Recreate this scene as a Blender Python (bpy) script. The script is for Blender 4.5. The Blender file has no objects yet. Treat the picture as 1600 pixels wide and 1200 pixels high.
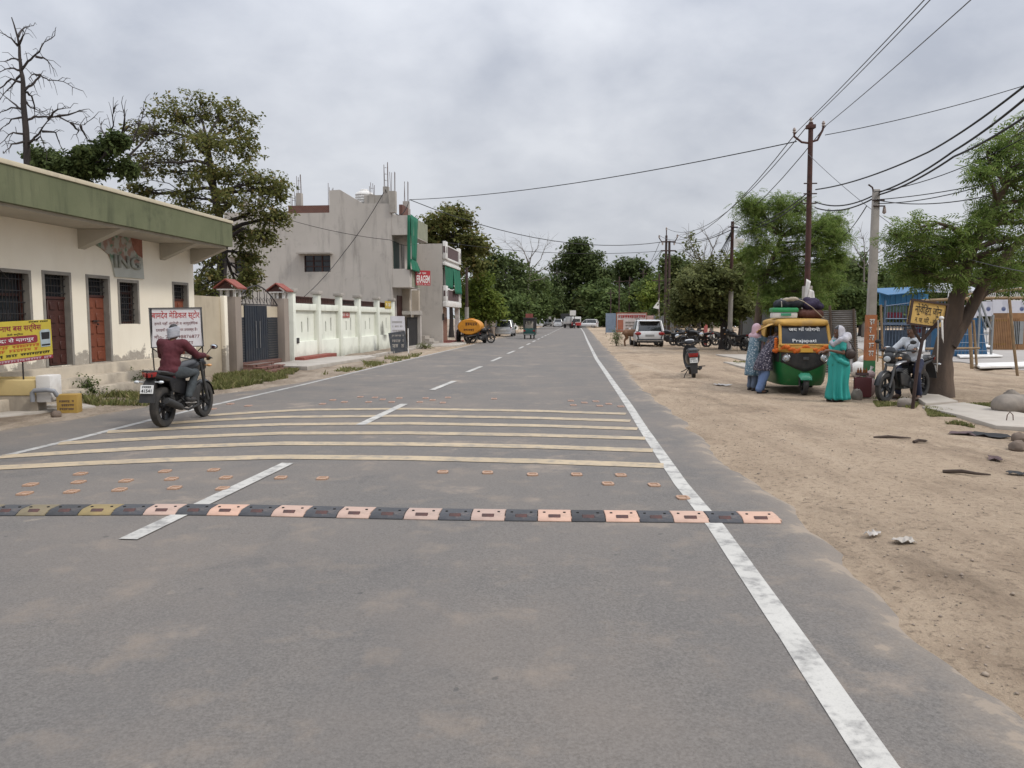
import bpy, bmesh, math, random
import numpy as np
from mathutils import Matrix, Vector, Euler
from mathutils import noise as mnoise
SC = bpy.context.scene
COL = SC.collection
R = math.radians
rnd = random.Random(7)
# ------------------------------------------------------------------ camera model of the place
F, HC = 1200.0, 1.7
TH = math.atan(103/1200.0)
CT, ST = math.cos(TH), math.sin(TH)
def ratio(py):                      # (z-HC)/Y along the row py
    b = 600-py
    return (-F*ST+b*CT)/(F*CT+b*ST)
def ZH(py, Y): return HC+ratio(py)*Y
def G(px, py, z=0.0):               # point on the horizontal plane z
    Y = (z-HC)/ratio(py)
    return Vector(((px-800)*Y/(F*CT+(600-py)*ST), Y, z))
def D(px, py, Y):                   # point at distance Y
    return Vector(((px-800)*Y/(F*CT+(600-py)*ST), Y, ZH(py, Y)))
# ------------------------------------------------------------------ materials
MATS = {}
def nn(nt, t, **kw):
    n = nt.nodes.new(t)
    for k, v in kw.items(): setattr(n, k, v)
    return n
def mix(nt, fac, a, b, mode='MIX'):
    m = nn(nt, 'ShaderNodeMix', data_type='RGBA', blend_type=mode)
    for s, v in ((m.inputs[0], fac), (m.inputs[6], a), (m.inputs[7], b)):
        if hasattr(v, 'is_output'): nt.links.new(v, s)
        elif isinstance(v, (int, float)): s.default_value = v
        else: s.default_value = (*v[:3], 1)
    return m.outputs[2]
def math_(nt, op, a, b=None, clamp=False):
    m = nn(nt, 'ShaderNodeMath', operation=op, use_clamp=clamp)
    for s, v in zip(m.inputs, (a, b)):
        if v is None: continue
        if hasattr(v, 'is_output'): nt.links.new(v, s)
        else: s.default_value = v
    return m.outputs[0]
def noise(nt, scale, detail=5, rough=.55, vec=None, stretch=None, coord='Object', dist=0):
    if vec is None:
        tc = nn(nt, 'ShaderNodeTexCoord'); vec = tc.outputs[coord]
    if stretch:
        mp = nn(nt, 'ShaderNodeMapping'); mp.inputs['Scale'].default_value = stretch
        nt.links.new(vec, mp.inputs[0]); vec = mp.outputs[0]
    n = nn(nt, 'ShaderNodeTexNoise'); n.inputs['Scale'].default_value = scale
    n.inputs['Detail'].default_value = detail; n.inputs['Roughness'].default_value = rough
    n.inputs['Distortion'].default_value = dist
    nt.links.new(vec, n.inputs['Vector'])
    return n.outputs['Fac']
def ramp(nt, fac, stops):
    r = nn(nt, 'ShaderNodeValToRGB'); e = r.color_ramp.elements
    while len(e) < len(stops): e.new(.5)
    for k, (p, c) in zip(e, stops):
        k.position = p; k.color = (c, c, c, 1) if isinstance(c, (int, float)) else (*c[:3], 1)
    nt.links.new(fac, r.inputs[0])
    return r.outputs[0]
def base(name):
    m = bpy.data.materials.new(name); m.use_nodes = True
    nt = m.node_tree; b = nt.nodes['Principled BSDF']
    MATS[name] = m
    return m, nt, b
def bump(nt, b, h, strength=.3, dist=.01):
    n = nn(nt, 'ShaderNodeBump'); n.inputs['Strength'].default_value = strength; n.inputs['Distance'].default_value = dist
    nt.links.new(h, n.inputs['Height']); nt.links.new(n.outputs[0], b.inputs['Normal'])
def pm(name, c1, c2=None, scale=6, rough=.7, metal=0, bmp=0, spec=.4, lo=.35, hi=.65, dirt=None, dscale=2.5, damt=.5, coat=0, stretch=None, rndv=0):
    """procedural paint / plaster / metal: two tones mottled by noise, optional dirt patches, optional bump"""
    if name in MATS: return MATS[name]
    m, nt, b = base(name)
    c2 = c2 or tuple(x*.82 for x in c1)
    f = ramp(nt, noise(nt, scale, stretch=stretch), [(lo, 0), (hi, 1)])
    c = mix(nt, f, c2, c1)
    if dirt:
        d = ramp(nt, noise(nt, dscale, 8, .65, stretch=stretch), [(.52, 0), (.72, 1)])
        c = mix(nt, math_(nt, 'MULTIPLY', d, damt), c, dirt)
    if rndv:                        # each copy of the thing weathered a little differently
        oi = nn(nt, 'ShaderNodeObjectInfo'); hv = nn(nt, 'ShaderNodeHueSaturation'); nt.links.new(c, hv.inputs['Color'])
        nt.links.new(math_(nt, 'ADD', 1-rndv, math_(nt, 'MULTIPLY', oi.outputs['Random'], 2*rndv)), hv.inputs['Value']); nt.links.new(math_(nt, 'ADD', .75, math_(nt, 'MULTIPLY', oi.outputs['Random'], .35)), hv.inputs['Saturation']); c = hv.outputs[0]
    nt.links.new(c, b.inputs['Base Color'])
    b.inputs['Roughness'].default_value = rough; b.inputs['Metallic'].default_value = metal
    b.inputs['Specular IOR Level'].default_value = spec
    if coat: b.inputs['Coat Weight'].default_value = coat; b.inputs['Coat Roughness'].default_value = .08
    if bmp: bump(nt, b, noise(nt, scale*6, 4), bmp, .01)
    return m
def leaf_mat(name, dark, light, tip=None, trans=.35):
    if name in MATS: return MATS[name]
    m, nt, b = base(name)
    g = nn(nt, 'ShaderNodeNewGeometry')
    f = math_(nt, 'ADD', math_(nt, 'MULTIPLY', g.outputs['Random Per Island'], .6), math_(nt, 'MULTIPLY', noise(nt, .9, 3), .6))
    c = mix(nt, ramp(nt, f, [(.25, 0), (.95, 1)]), dark, light)
    if tip:
        t = ramp(nt, math_(nt, 'FRACT', math_(nt, 'MULTIPLY', g.outputs['Random Per Island'], 7.13)), [(.86, 0), (.9, 1)])
        c = mix(nt, t, c, tip)
    nt.links.new(c, b.inputs['Base Color']); b.inputs['Roughness'].default_value = .7
    b.inputs['Specular IOR Level'].default_value = .12
    tr = nn(nt, 'ShaderNodeBsdfTranslucent'); nt.links.new(c, tr.inputs[0])
    mx = nn(nt, 'ShaderNodeMixShader'); mx.inputs[0].default_value = trans
    out = nt.nodes['Material Output']
    nt.links.new(b.outputs[0], mx.inputs[1]); nt.links.new(tr.outputs[0], mx.inputs[2]); nt.links.new(mx.outputs[0], out.inputs[0])
    return m
# ------------------------------------------------------------------ mesh builder
def rot(rx=0, ry=0, rz=0): return Euler((rx, ry, rz)).to_matrix().to_4x4()
def frame_of(d):
    d = Vector(d).normalized()
    up = Vector((0, 0, 1)) if abs(d.z) < .95 else Vector((0, 1, 0))
    x = d.cross(up).normalized(); y = x.cross(d).normalized()
    return x, y
class MB:
    def __init__(s, M=None): s.v = []; s.f = []; s.M = M or Matrix()
    def add(s, vs, fs):
        o = len(s.v); s.v += [tuple(s.M @ Vector(v)) for v in vs]; s.f += [tuple(i+o for i in f) for f in fs]
        return s
    def box(s, c, d, r=None):
        x, y, z = (k/2 for k in d)
        vs = [Vector((a*x, b*y, e*z)) for a in (-1, 1) for b in (-1, 1) for e in (-1, 1)]
        if r is not None: vs = [r @ v for v in vs]
        return s.add([v+Vector(c) for v in vs], [(0, 1, 3, 2), (4, 6, 7, 5), (0, 4, 5, 1), (2, 3, 7, 6), (0, 2, 6, 4), (1, 5, 7, 3)])
    def rng(s, x0, x1, y0, y1, z0, z1): return s.box(((x0+x1)/2, (y0+y1)/2, (z0+z1)/2), (x1-x0, y1-y0, z1-z0))
    def hexa(s, p):                 # eight points: bottom four then top four, same order
        return s.add(p, [(3, 2, 1, 0), (4, 5, 6, 7), (0, 1, 5, 4), (1, 2, 6, 5), (2, 3, 7, 6), (3, 0, 4, 7)])
    def rings(s, rs, cap=True, closed=False):
        n = len(rs[0]); vs = [v for r in rs for v in r]; fs = []
        m = len(rs)
        for i in range(m if closed else m-1):
            j = (i+1) % m
            for k in range(n):
                l = (k+1) % n
                fs.append((i*n+k, i*n+l, j*n+l, j*n+k))
        if cap and not closed: fs += [tuple(range(n-1, -1, -1)), tuple((m-1)*n+k for k in range(n))]
        return s.add(vs, fs)
    def tube(s, pts, r, n=8, cap=True, flat=1.0):
        pts = [Vector(p) for p in pts]; rr = r if isinstance(r, (list, tuple)) else [r]*len(pts)
        rs = []; px = None
        for i, p in enumerate(pts):
            d = (pts[min(i+1, len(pts)-1)]-pts[max(i-1, 0)])
            if d.length < 1e-9: d = Vector((0, 0, 1))
            x, y = frame_of(d)
            if px is not None:
                x = (px-d.normalized()*px.dot(d.normalized()))
                if x.length < 1e-6: x, _ = frame_of(d)
                x.normalize(); y = x.cross(d.normalized())
            px = x
            rs.append([p+x*math.cos(a)*rr[i]+y*math.sin(a)*rr[i]*flat for a in [2*math.pi*k/n for k in range(n)]])
        return s.rings(rs, cap)
    def lathe(s, prof, c=(0, 0, 0), ax='Z', n=20, cap=False):   # prof: (radius, along axis)
        rs = []
        for r, h in prof:
            ring = []
            for k in range(n):
                a = 2*math.pi*k/n; p, q = r*math.cos(a), r*math.sin(a)
                v = {'Z': (p, q, h), 'X': (h, p, q), 'Y': (q, h, p)}[ax]
                ring.append(Vector(v)+Vector(c))
            rs.append(ring)
        return s.rings(rs, cap)
    def ell(s, c, r, n=12, m=8, rm=None):
        rs = []
        for i in range(m+1):
            t = math.pi*i/m; t = min(max(t, .02), math.pi-.02)
            ring = []
            for k in range(n):
                a = 2*math.pi*k/n
                v = Vector((r[0]*math.sin(t)*math.cos(a), r[1]*math.sin(t)*math.sin(a), -r[2]*math.cos(t)))
                if rm is not None: v = rm @ v
                ring.append(v+Vector(c))
            rs.append(ring)
        return s.rings(rs, True)
    def prism(s, poly, t, M=None):  # polygon in XY extruded by t along Z, moved by M
        M = M or Matrix(); n = len(poly)
        vs = [M @ Vector((x, y, 0)) for x, y in poly]+[M @ Vector((x, y, t)) for x, y in poly]
        return s.add(vs, [tuple(range(n-1, -1, -1)), tuple(range(n, 2*n))]+[(i, (i+1) % n, n+(i+1) % n, n+i) for i in range(n)])
    def holed(s, M, u0, u1, v0, v1, holes, depth=.2):
        """a wall face in the plane (u, v) with normal +w; holes are recessed openings with reveals"""
        us = sorted({u0, u1, *[min(max(h[k], u0), u1) for h in holes for k in (0, 1)]}); vs_ = sorted({v0, v1, *[min(max(h[k], v0), v1) for h in holes for k in (2, 3)]})
        for a, b in zip(us, us[1:]):
            for c, d in zip(vs_, vs_[1:]):
                mu, mv = (a+b)/2, (c+d)/2
                if any(h[0] < mu < h[1] and h[2] < mv < h[3] for h in holes): continue
                s.add([M @ Vector(p) for p in ((a, c, 0), (b, c, 0), (b, d, 0), (a, d, 0))], [(0, 1, 2, 3)])
        for h in holes:
            a, b, c, d = h[:4]
            q = [M @ Vector(p) for p in ((a, c, 0), (b, c, 0), (b, d, 0), (a, d, 0), (a, c, -depth), (b, c, -depth), (b, d, -depth), (a, d, -depth))]
            s.add(q, [(0, 4, 5, 1), (1, 5, 6, 2), (2, 6, 7, 3), (3, 7, 4, 0)])
        return s
    def build(s, name, m, parent=None, smooth=False, bevel=0, seg=2, weld=False, ang=40):
        me = bpy.data.meshes.new(name)
        me.from_pydata(s.v, [], s.f)
        if bevel or weld or smooth:
            bm = bmesh.new(); bm.from_mesh(me)
            if weld: bmesh.ops.remove_doubles(bm, verts=bm.verts, dist=1e-4)
            bmesh.ops.recalc_face_normals(bm, faces=bm.faces)
            if bevel:
                es = [e for e in bm.edges if len(e.link_faces) == 2 and e.calc_face_angle(0) > R(30)]
                bmesh.ops.bevel(bm, geom=es, offset=bevel, segments=seg, affect='EDGES', profile=.6, clamp_overlap=True)
            bm.to_mesh(me); bm.free()
        return link(name, me, m, parent, smooth or bevel > 0, ang)
def link(name, me, m, parent=None, smooth=False, ang=40):
    if smooth:
        me.polygons.foreach_set('use_smooth', [True]*len(me.polygons))
        me.set_sharp_from_angle(angle=R(ang))
    o = bpy.data.objects.new(name, me); COL.objects.link(o)
    if m is not None and len(me.materials) == 0: me.materials.append(m)
    if parent is not None: o.parent = parent
    return o
def fast_mesh(name, V, Fq):
    """V (n,3) float array, Fq (m,4) int array of quads"""
    me = bpy.data.meshes.new(name)
    me.vertices.add(len(V)); me.vertices.foreach_set('co', np.asarray(V, np.float32).ravel())
    me.loops.add(Fq.size); me.loops.foreach_set('vertex_index', Fq.astype(np.int32).ravel())
    k = Fq.shape[1]
    me.polygons.add(len(Fq)); me.polygons.foreach_set('loop_start', np.arange(0, Fq.size, k, dtype=np.int32))
    me.polygons.foreach_set('loop_total', np.full(len(Fq), k, np.int32))
    me.update(calc_edges=True); me.validate()
    return me
def tag(o, label=None, cat=None, group=None, kind=None):
    if label: o['label'] = label
    if cat: o['category'] = cat
    if group: o['group'] = group
    if kind: o['kind'] = kind
    return o
def thing(name, label, cat, loc=(0, 0, 0), rz=0, group=None, rx=0, ry=0):
    o = bpy.data.objects.new(name, None); COL.objects.link(o)
    o.location = loc; o.rotation_euler = (rx, ry, rz); o.empty_display_size = .1
    return tag(o, label, cat, group)
def struct(o): o['kind'] = 'structure'; return o
def copy_tree(o, parent=None):
    c = o.copy(); COL.objects.link(c); c.parent = parent
    for ch in list(o.children): copy_tree(ch, c)
    return c
def dup(o, loc, rz, label, group=None, scale=None):
    c = copy_tree(o); c.location = loc; c.rotation_euler = (o.rotation_euler.x, o.rotation_euler.y, rz); c['label'] = label
    if group: c['group'] = group
    if scale: c.scale = (scale,)*3
    return c
def blob(name, m, parent, caps, vox=.012, smooth=3, ells=(), wr=0, wf=9):
    """one continuous skin: tapered capsule chains and ellipsoids fused by a voxel remesh"""
    b = MB()
    for pts, rr in caps:
        fl = 1.0
        b.tube(pts, rr, 12)
        for p, r in ((pts[0], rr[0]), (pts[-1], rr[-1])): b.ell(p, (r, r, r), 12, 8)
        for p, r in list(zip(pts, rr))[1:-1]: b.ell(p, (r, r, r), 12, 8)
    for e in ells: b.ell(e[0], e[1], 16, 12, e[2] if len(e) > 2 else None)
    me = bpy.data.meshes.new(name); me.from_pydata(b.v, [], b.f)
    bm = bmesh.new(); bm.from_mesh(me); bmesh.ops.recalc_face_normals(bm, faces=bm.faces); bm.to_mesh(me); bm.free()
    o = bpy.data.objects.new(name, me); COL.objects.link(o)
    md = o.modifiers.new('r', 'REMESH'); md.mode = 'VOXEL'; md.voxel_size = vox
    if smooth:
        sm = o.modifiers.new('s', 'SMOOTH'); sm.iterations = smooth; sm.factor = .5
    dg = bpy.context.evaluated_depsgraph_get(); dg.update()
    m2 = bpy.data.meshes.new_from_object(o.evaluated_get(dg))
    o.modifiers.clear(); o.data = m2; bpy.data.meshes.remove(me); m2.name = name
    if wr:
        for v in m2.vertices:
            p = v.co; q = Vector((p.x*wf, p.y*wf, p.z*wf*.8)); v.co = p+v.normal*wr*(mnoise.noise(q)+.8*(.5-abs(mnoise.noise(q*1.7+Vector((3, 1, 7)))))+.5*mnoise.noise(q*3.1))
    m2.materials.clear(); m2.materials.append(m)
    m2.polygons.foreach_set('use_smooth', [True]*len(m2.polygons))
    if parent is not None: o.parent = parent
    return o
def bars(name, m, parent, list_, n=6):
    """each bar a part of its own: (points, radius)"""
    return [MB().tube(p, r, n).build(name, m, parent, smooth=True) for p, r in list_]
def text_mesh(body, width=None, height=None, bold=.004, align='C'):
    c = bpy.data.curves.new('t', 'FONT'); c.body = body; c.size = 1; c.offset = bold; c.resolution_u = 2
    o = bpy.data.objects.new('t', c); COL.objects.link(o)
    dg = bpy.context.evaluated_depsgraph_get(); dg.update()
    me = bpy.data.meshes.new_from_object(o.evaluated_get(dg))
    bpy.data.objects.remove(o); bpy.data.curves.remove(c)
    n = len(me.vertices); a = np.empty(n*3, np.float32); me.vertices.foreach_get('co', a); a = a.reshape(-1, 3)
    lo, hi = a.min(0), a.max(0)
    sx = width/(hi[0]-lo[0]) if width else None; sy = height/(hi[1]-lo[1]) if height else None
    sx = sx or sy; sy = sy or sx
    a[:, 0] = (a[:, 0]-(lo[0]+hi[0])/2)*sx; a[:, 1] = (a[:, 1]-(lo[1]+hi[1])/2)*sy
    if align == 'L': a[:, 0] -= a[:, 0].min()
    me.vertices.foreach_set('co', a.ravel()); me.update()
    return me
def text(name, body, m, parent, M, width=None, height=None, bold=.004, thick=0):
    me = text_mesh(body, width, height, bold); me.transform(M)
    if thick:
        pass
    return link(name, me, m, parent)
def marks(b, M, x0, x1, y, h, n, seed=0, t=.003):
    """a row of illegible painted letters: short strokes under a head line"""
    r = random.Random(seed); w = (x1-x0)/n
    for i in range(n):
        if r.random() < .14: continue
        x = x0+i*w
        b.prism([(x, y+h*.82), (x+w*.92, y+h*.82), (x+w*.92, y+h), (x, y+h)], t, M)
        for _ in range(2):
            a = x+r.random()*w*.6; c = y+r.random()*h*.3
            b.prism([(a, c), (a+w*.22, c), (a+w*.3, y+h*.8), (a+w*.08, y+h*.8)], t, M)
        c = y+h*(.2+.3*r.random())
        b.prism([(x+w*.1, c), (x+w*.75, c+h*.05), (x+w*.75, c+h*.22), (x+w*.1, c+h*.18)], t, M)
# ================================================================== sky, light, camera
w = bpy.data.worlds.new("World"); SC.world = w; w.use_nodes = True
nt = w.node_tree; bg = nt.nodes['Background']
SUN_EL, SUN_AZ = 47, 115            # degrees; azimuth clockwise from +Y
sky = nn(nt, 'ShaderNodeTexSky', sky_type='NISHITA', sun_disc=False)
sky.sun_elevation = R(SUN_EL); sky.sun_rotation = R(SUN_AZ); sky.dust_density = 3.0; sky.air_density = 1.2
tc = nn(nt, 'ShaderNodeTexCoord')
sp = nn(nt, 'ShaderNodeSeparateXYZ'); nt.links.new(tc.outputs['Generated'], sp.inputs[0])
zc = math_(nt, 'MAXIMUM', sp.outputs['Z'], 0.0)
den = math_(nt, 'ADD', zc, .42)
cb = nn(nt, 'ShaderNodeCombineXYZ')
nt.links.new(math_(nt, 'DIVIDE', sp.outputs['X'], den), cb.inputs[0]); nt.links.new(math_(nt, 'DIVIDE', sp.outputs['Y'], den), cb.inputs[1])
cb.inputs[2].default_value = 3.7
n1 = noise(nt, 1.55, 6, .48, vec=cb.outputs[0], dist=.25)
n2 = noise(nt, 5.5, 6, .55, vec=cb.outputs[0], dist=.2)
cl = math_(nt, 'ADD', math_(nt, 'MULTIPLY', n1, .75), math_(nt, 'MULTIPLY', n2, .25))
cloud = mix(nt, ramp(nt, cl, [(.37, 0), (.47, .5), (.58, 1)]), (3.45, 3.7, 4.3), (5.9, 6.08, 6.5))
hz = ramp(nt, zc, [(0, 1), (.16, .35), (.4, 0)])
cloud = mix(nt, math_(nt, 'MULTIPLY', hz, .55), cloud, (5.6, 5.75, 6.1))
cloud = mix(nt, .06, cloud, sky.outputs[0])
gain = math_(nt, 'ADD', 1.0, math_(nt, 'MULTIPLY', math_(nt, 'MULTIPLY', zc, zc), 2.6))   # an overcast sky is brightest overhead
vm = nn(nt, 'ShaderNodeVectorMath', operation='SCALE'); nt.links.new(cloud, vm.inputs[0]); nt.links.new(gain, vm.inputs['Scale'])
nt.links.new(vm.outputs[0], bg.inputs[0]); bg.inputs[1].default_value = .1
sl = bpy.data.lights.new('sun', 'SUN'); sl.energy = 1.5; sl.angle = R(10); sl.color = (1, .95, .87)
so = bpy.data.objects.new('sun', sl); COL.objects.link(so)
az, el = R(SUN_AZ), R(SUN_EL)
sd = Vector((math.sin(az)*math.cos(el), math.cos(az)*math.cos(el), math.sin(el)))
so.rotation_euler = (-sd).to_track_quat('-Z', 'Y').to_euler()
cam = bpy.data.cameras.new('camera'); co = bpy.data.objects.new('camera', cam); COL.objects.link(co)
cam.sensor_fit = 'HORIZONTAL'; cam.sensor_width = 36; cam.lens = 36*F/1600; cam.clip_end = 3000; cam.clip_start = .05
co.location = (0, 0, HC); co.rotation_euler = (R(90)-TH, 0, 0)
SC.camera = co
SC.view_settings.view_transform = 'Standard'; SC.view_settings.look = 'None'; SC.view_settings.gamma = 1
SC.view_settings.exposure = 0.18
SC.cycles.max_bounces = 6; SC.cycles.diffuse_bounces = 3; SC.cycles.transparent_max_bounces = 8

# ================================================================== road outline
def interp(pl, y):
    if y <= pl[0][1]: return pl[0][0]
    for a, b in zip(pl, pl[1:]):
        if y <= b[1]: return a[0]+(b[0]-a[0])*(y-a[1])/max(b[1]-a[1], 1e-6)
    return pl[-1][0]
rpx = [(1600, 1105), (1500, 1022), (1437, 972), (1381, 916), (1325, 872), (1275, 828), (1219, 775), (1144, 722), (1100, 686), (1060, 648), (1035, 630), (1000, 600), (966, 562), (940, 536), (926, 520)]
lpx = [(0, 672), (140, 650), (235, 633), (335, 616), (400, 609), (450, 600), (520, 588), (590, 572), (650, 558), (690, 549), (735, 539), (775, 530)]
REDGE = [(2.0, -40), (2.0, 1)]+[(p.x, p.y) for p in (G(*q) for q in rpx)]
LEDGE = [(-9.6, -40), (-9.2, 4)]+[(p.x, p.y) for p in (G(*q) for q in lpx)]
def tail(pl, slope, y0, y1):        # the road runs on, bending slightly right, to the junction far off
    x, y = pl[-1]
    while y < y1:
        y += 10; x += slope*10; pl.append((x, y))
tail(REDGE, .085, 0, 420); tail(LEDGE, .082, 0, 420)
def nz(x, y, s):                    # cheap smooth value noise
    def h(i, j):
        v = math.sin(i*127.1+j*311.7+s*17.3)*43758.5453; return v-math.floor(v)
    i, j = math.floor(x), math.floor(y); u, v = x-i, y-j; u = u*u*(3-2*u); v = v*v*(3-2*v)
    return (h(i, j)*(1-u)+h(i+1, j)*u)*(1-v)+(h(i, j+1)*(1-u)+h(i+1, j+1)*u)*v
def redge(y): return interp(REDGE, y)+.14*(nz(y*1.6, 0, 3)-.5)+.06*(nz(y*6, 0, 5)-.5)
def ledge(y): return interp(LEDGE, y)+.14*(nz(y*1.4, 0, 8)-.5)+.06*(nz(y*5, 0, 9)-.5)
def gz(x, y):                       # lie of the land
    dl, dr = ledge(y)-x, x-redge(y)
    d = max(dl, dr)
    if d < 0: return -.035
    k = min(d/.5, 1)
    z = -.035+.05*k
    z += k*(.05*(nz(x*.5, y*.5, 1)-.5)+.035*(nz(x*1.7, y*1.7, 2)-.5)+.018*(nz(x*5, y*5, 4)-.5))
    return z
xs = np.unique(np.concatenate([np.arange(-900, -60, 60), np.arange(-60, -14, 4), np.arange(-14, -5, .22), np.arange(-5, 1.6, .8), np.arange(1.6, 16, .14), np.arange(16, 60, 3), np.arange(60, 901, 60)]))
ys = np.unique(np.concatenate([np.arange(-300, -4, 20), np.arange(-4, 28, .16), np.arange(28, 70, .6), np.arange(70, 200, 6), np.arange(200, 1400, 60)]))
V = np.array([(x, y, gz(x, y)) for y in ys for x in xs], np.float32)
nx = len(xs); I = np.arange(len(ys)-1)[:, None]*nx+np.arange(nx-1)[None, :]
Fq = np.stack([I, I+1, I+nx+1, I+nx], -1).reshape(-1, 4)
me = fast_mesh('ground', V, Fq)
m, nt, b = base('dirt')
tcg = nn(nt, 'ShaderNodeTexCoord').outputs['Object']
big = noise(nt, .35, 6, .6, vec=tcg); mid = noise(nt, 1.5, 9, .72, vec=tcg, stretch=(1, .5, 1)); fine = noise(nt, 14, 8, .7, vec=tcg); grit = noise(nt, 60, 3, .6, vec=tcg)
c = mix(nt, ramp(nt, mid, [(.35, 0), (.62, 1)]), (.265, .198, .14), (.46, .358, .258))
c = mix(nt, ramp(nt, big, [(.4, 0), (.65, 1)]), c, (.425, .33, .238))
c = mix(nt, math_(nt, 'MULTIPLY', ramp(nt, fine, [(.53, 0), (.66, 1)]), .62), c, (.12, .09, .065))
c = mix(nt, math_(nt, 'MULTIPLY', ramp(nt, fine, [(.3, 1), (.42, 0)]), .55), c, (.46, .38, .29))
c = mix(nt, math_(nt, 'MULTIPLY', ramp(nt, grit, [(.62, 0), (.72, 1)]), .35), c, (.09, .07, .055))
sx = nn(nt, 'ShaderNodeSeparateXYZ'); nt.links.new(tcg, sx.inputs[0])
lf = ramp(nt, math_(nt, 'MULTIPLY', sx.outputs['X'], -.1), [(.3, 0), (.55, 1)])
c = mix(nt, math_(nt, 'MULTIPLY', lf, .6), c, mix(nt, ramp(nt, mid, [(.4, 0), (.6, 1)]), (.15, .125, .10), (.32, .28, .235)))
c = mix(nt, math_(nt, 'MULTIPLY', ramp(nt, noise(nt, .8, 10, .75, vec=tcg, stretch=(1, .35, 1)), [(.54, 0), (.64, 1)]), .5), c, (.17, .13, .095))
trk = noise(nt, 1.0, 5, .6, vec=tcg, stretch=(1.5, .06, 1), dist=.3)
c = mix(nt, math_(nt, 'MULTIPLY', ramp(nt, trk, [(.52, 0), (.62, 1)]), .24), c, (.22, .165, .12))
c = mix(nt, math_(nt, 'MULTIPLY', ramp(nt, trk, [(.34, 1), (.44, 0)]), .35), c, (.49, .40, .305))
c = mix(nt, math_(nt, 'MULTIPLY', ramp(nt, noise(nt, 28, 4, .6, vec=tcg), [(.66, 0), (.72, 1)]), .7), c, (.085, .065, .05))
nt.links.new(c, b.inputs['Base Color']); b.inputs['Roughness'].default_value = .95; b.inputs['Specular IOR Level'].default_value = .15
bump(nt, b, math_(nt, 'ADD', math_(nt, 'MULTIPLY', fine, .7), math_(nt, 'ADD', mid, math_(nt, 'MULTIPLY', grit, .2))), 1.0, .09)
struct(link('ground', me, m, smooth=True, ang=80))

# ------------------------------------------------------------------ asphalt
ys2 = np.unique(np.concatenate([np.arange(-38, 0, 2), np.arange(0, 30, .12), np.arange(30, 80, .5), np.arange(80, 420, 6)]))
NC = 40; V = []; A = []
for y in ys2:
    a, c_ = ledge(y), redge(y)
    for k in range(NC+1):
        t = k/NC; t = t*t*(3-2*t)*.5+t*.5
        x = a+(c_-a)*t; e = min(x-a, c_-x)
        V.append((x, y, .006-.05*max(0, 1-e/.07))); A.append(e)
nx = NC+1; I = np.arange(len(ys2)-1)[:, None]*nx+np.arange(NC)[None, :]
me = fast_mesh('road', np.array(V, np.float32), np.stack([I, I+1, I+nx+1, I+nx], -1).reshape(-1, 4))
at = me.attributes.new('edge', 'FLOAT', 'POINT'); at.data.foreach_set('value', np.array(A, np.float32))
m, nt, b = base('asphalt')
tcg = nn(nt, 'ShaderNodeTexCoord').outputs['Object']
ag = noise(nt, 70, 4, .7, vec=tcg); md = noise(nt, 2.2, 7, .62, vec=tcg); bg_ = noise(nt, .45, 5, .6, vec=tcg); tr = noise(nt, 1.3, 4, .55, vec=tcg, stretch=(1, .07, 1))
c = mix(nt, ramp(nt, ag, [(.3, 0), (.7, 1)]), (.084, .076, .069), (.186, .171, .156))
c = mix(nt, math_(nt, 'MULTIPLY', ramp(nt, tr, [(.38, 0), (.65, 1)]), .35), c, (.112, .106, .102))
c = mix(nt, math_(nt, 'MULTIPLY', ramp(nt, bg_, [(.42, 0), (.68, 1)]), .5), c, (.19, .16, .135))
c = mix(nt, math_(nt, 'MULTIPLY', ramp(nt, md, [(.54, 0), (.70, 1)]), .42), c, (.25, .20, .155))
c = mix(nt, math_(nt, 'MULTIPLY', ramp(nt, noise(nt, 3.1, 3, .5, vec=tcg), [(.70, 0), (.78, 1)]), .4), c, (.33, .275, .215))
pd = math_(nt, 'ADD', noise(nt, .9, 7, .7, vec=tcg), math_(nt, 'MULTIPLY', noise(nt, .17, 2, .5, vec=tcg), .5))
c = mix(nt, math_(nt, 'MULTIPLY', ramp(nt, pd, [(.84, 0), (.95, 1)]), .5), c, (.31, .25, .195))
c = mix(nt, math_(nt, 'MULTIPLY', ramp(nt, pd, [(.56, 1), (.66, 0)]), .3), c, (.075, .072, .072))
c = mix(nt, math_(nt, 'MULTIPLY', ramp(nt, noise(nt, 9, 2, .5, vec=tcg), [(.73, 0), (.76, 1)]), .5), c, (.05, .05, .05))
ea = nn(nt, 'ShaderNodeAttribute', attribute_name='edge')
ed = math_(nt, 'ADD', ea.outputs['Fac'], math_(nt, 'MULTIPLY', math_(nt, 'SUBTRACT', md, .5), 1.6))
c = mix(nt, math_(nt, 'MULTIPLY', ramp(nt, ed, [(.0, 1), (.06, .45), (.38, 0)]), .75), c, (.29, .235, .18))
nt.links.new(c, b.inputs['Base Color']); b.inputs['Roughness'].default_value = .82; b.inputs['Specular IOR Level'].default_value = .35
bump(nt, b, math_(nt, 'ADD', ag, math_(nt, 'MULTIPLY', noise(nt, 180, 2, .6, vec=tcg), .8)), .5, .008)
struct(link('road', me, m, smooth=True, ang=60))

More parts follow.
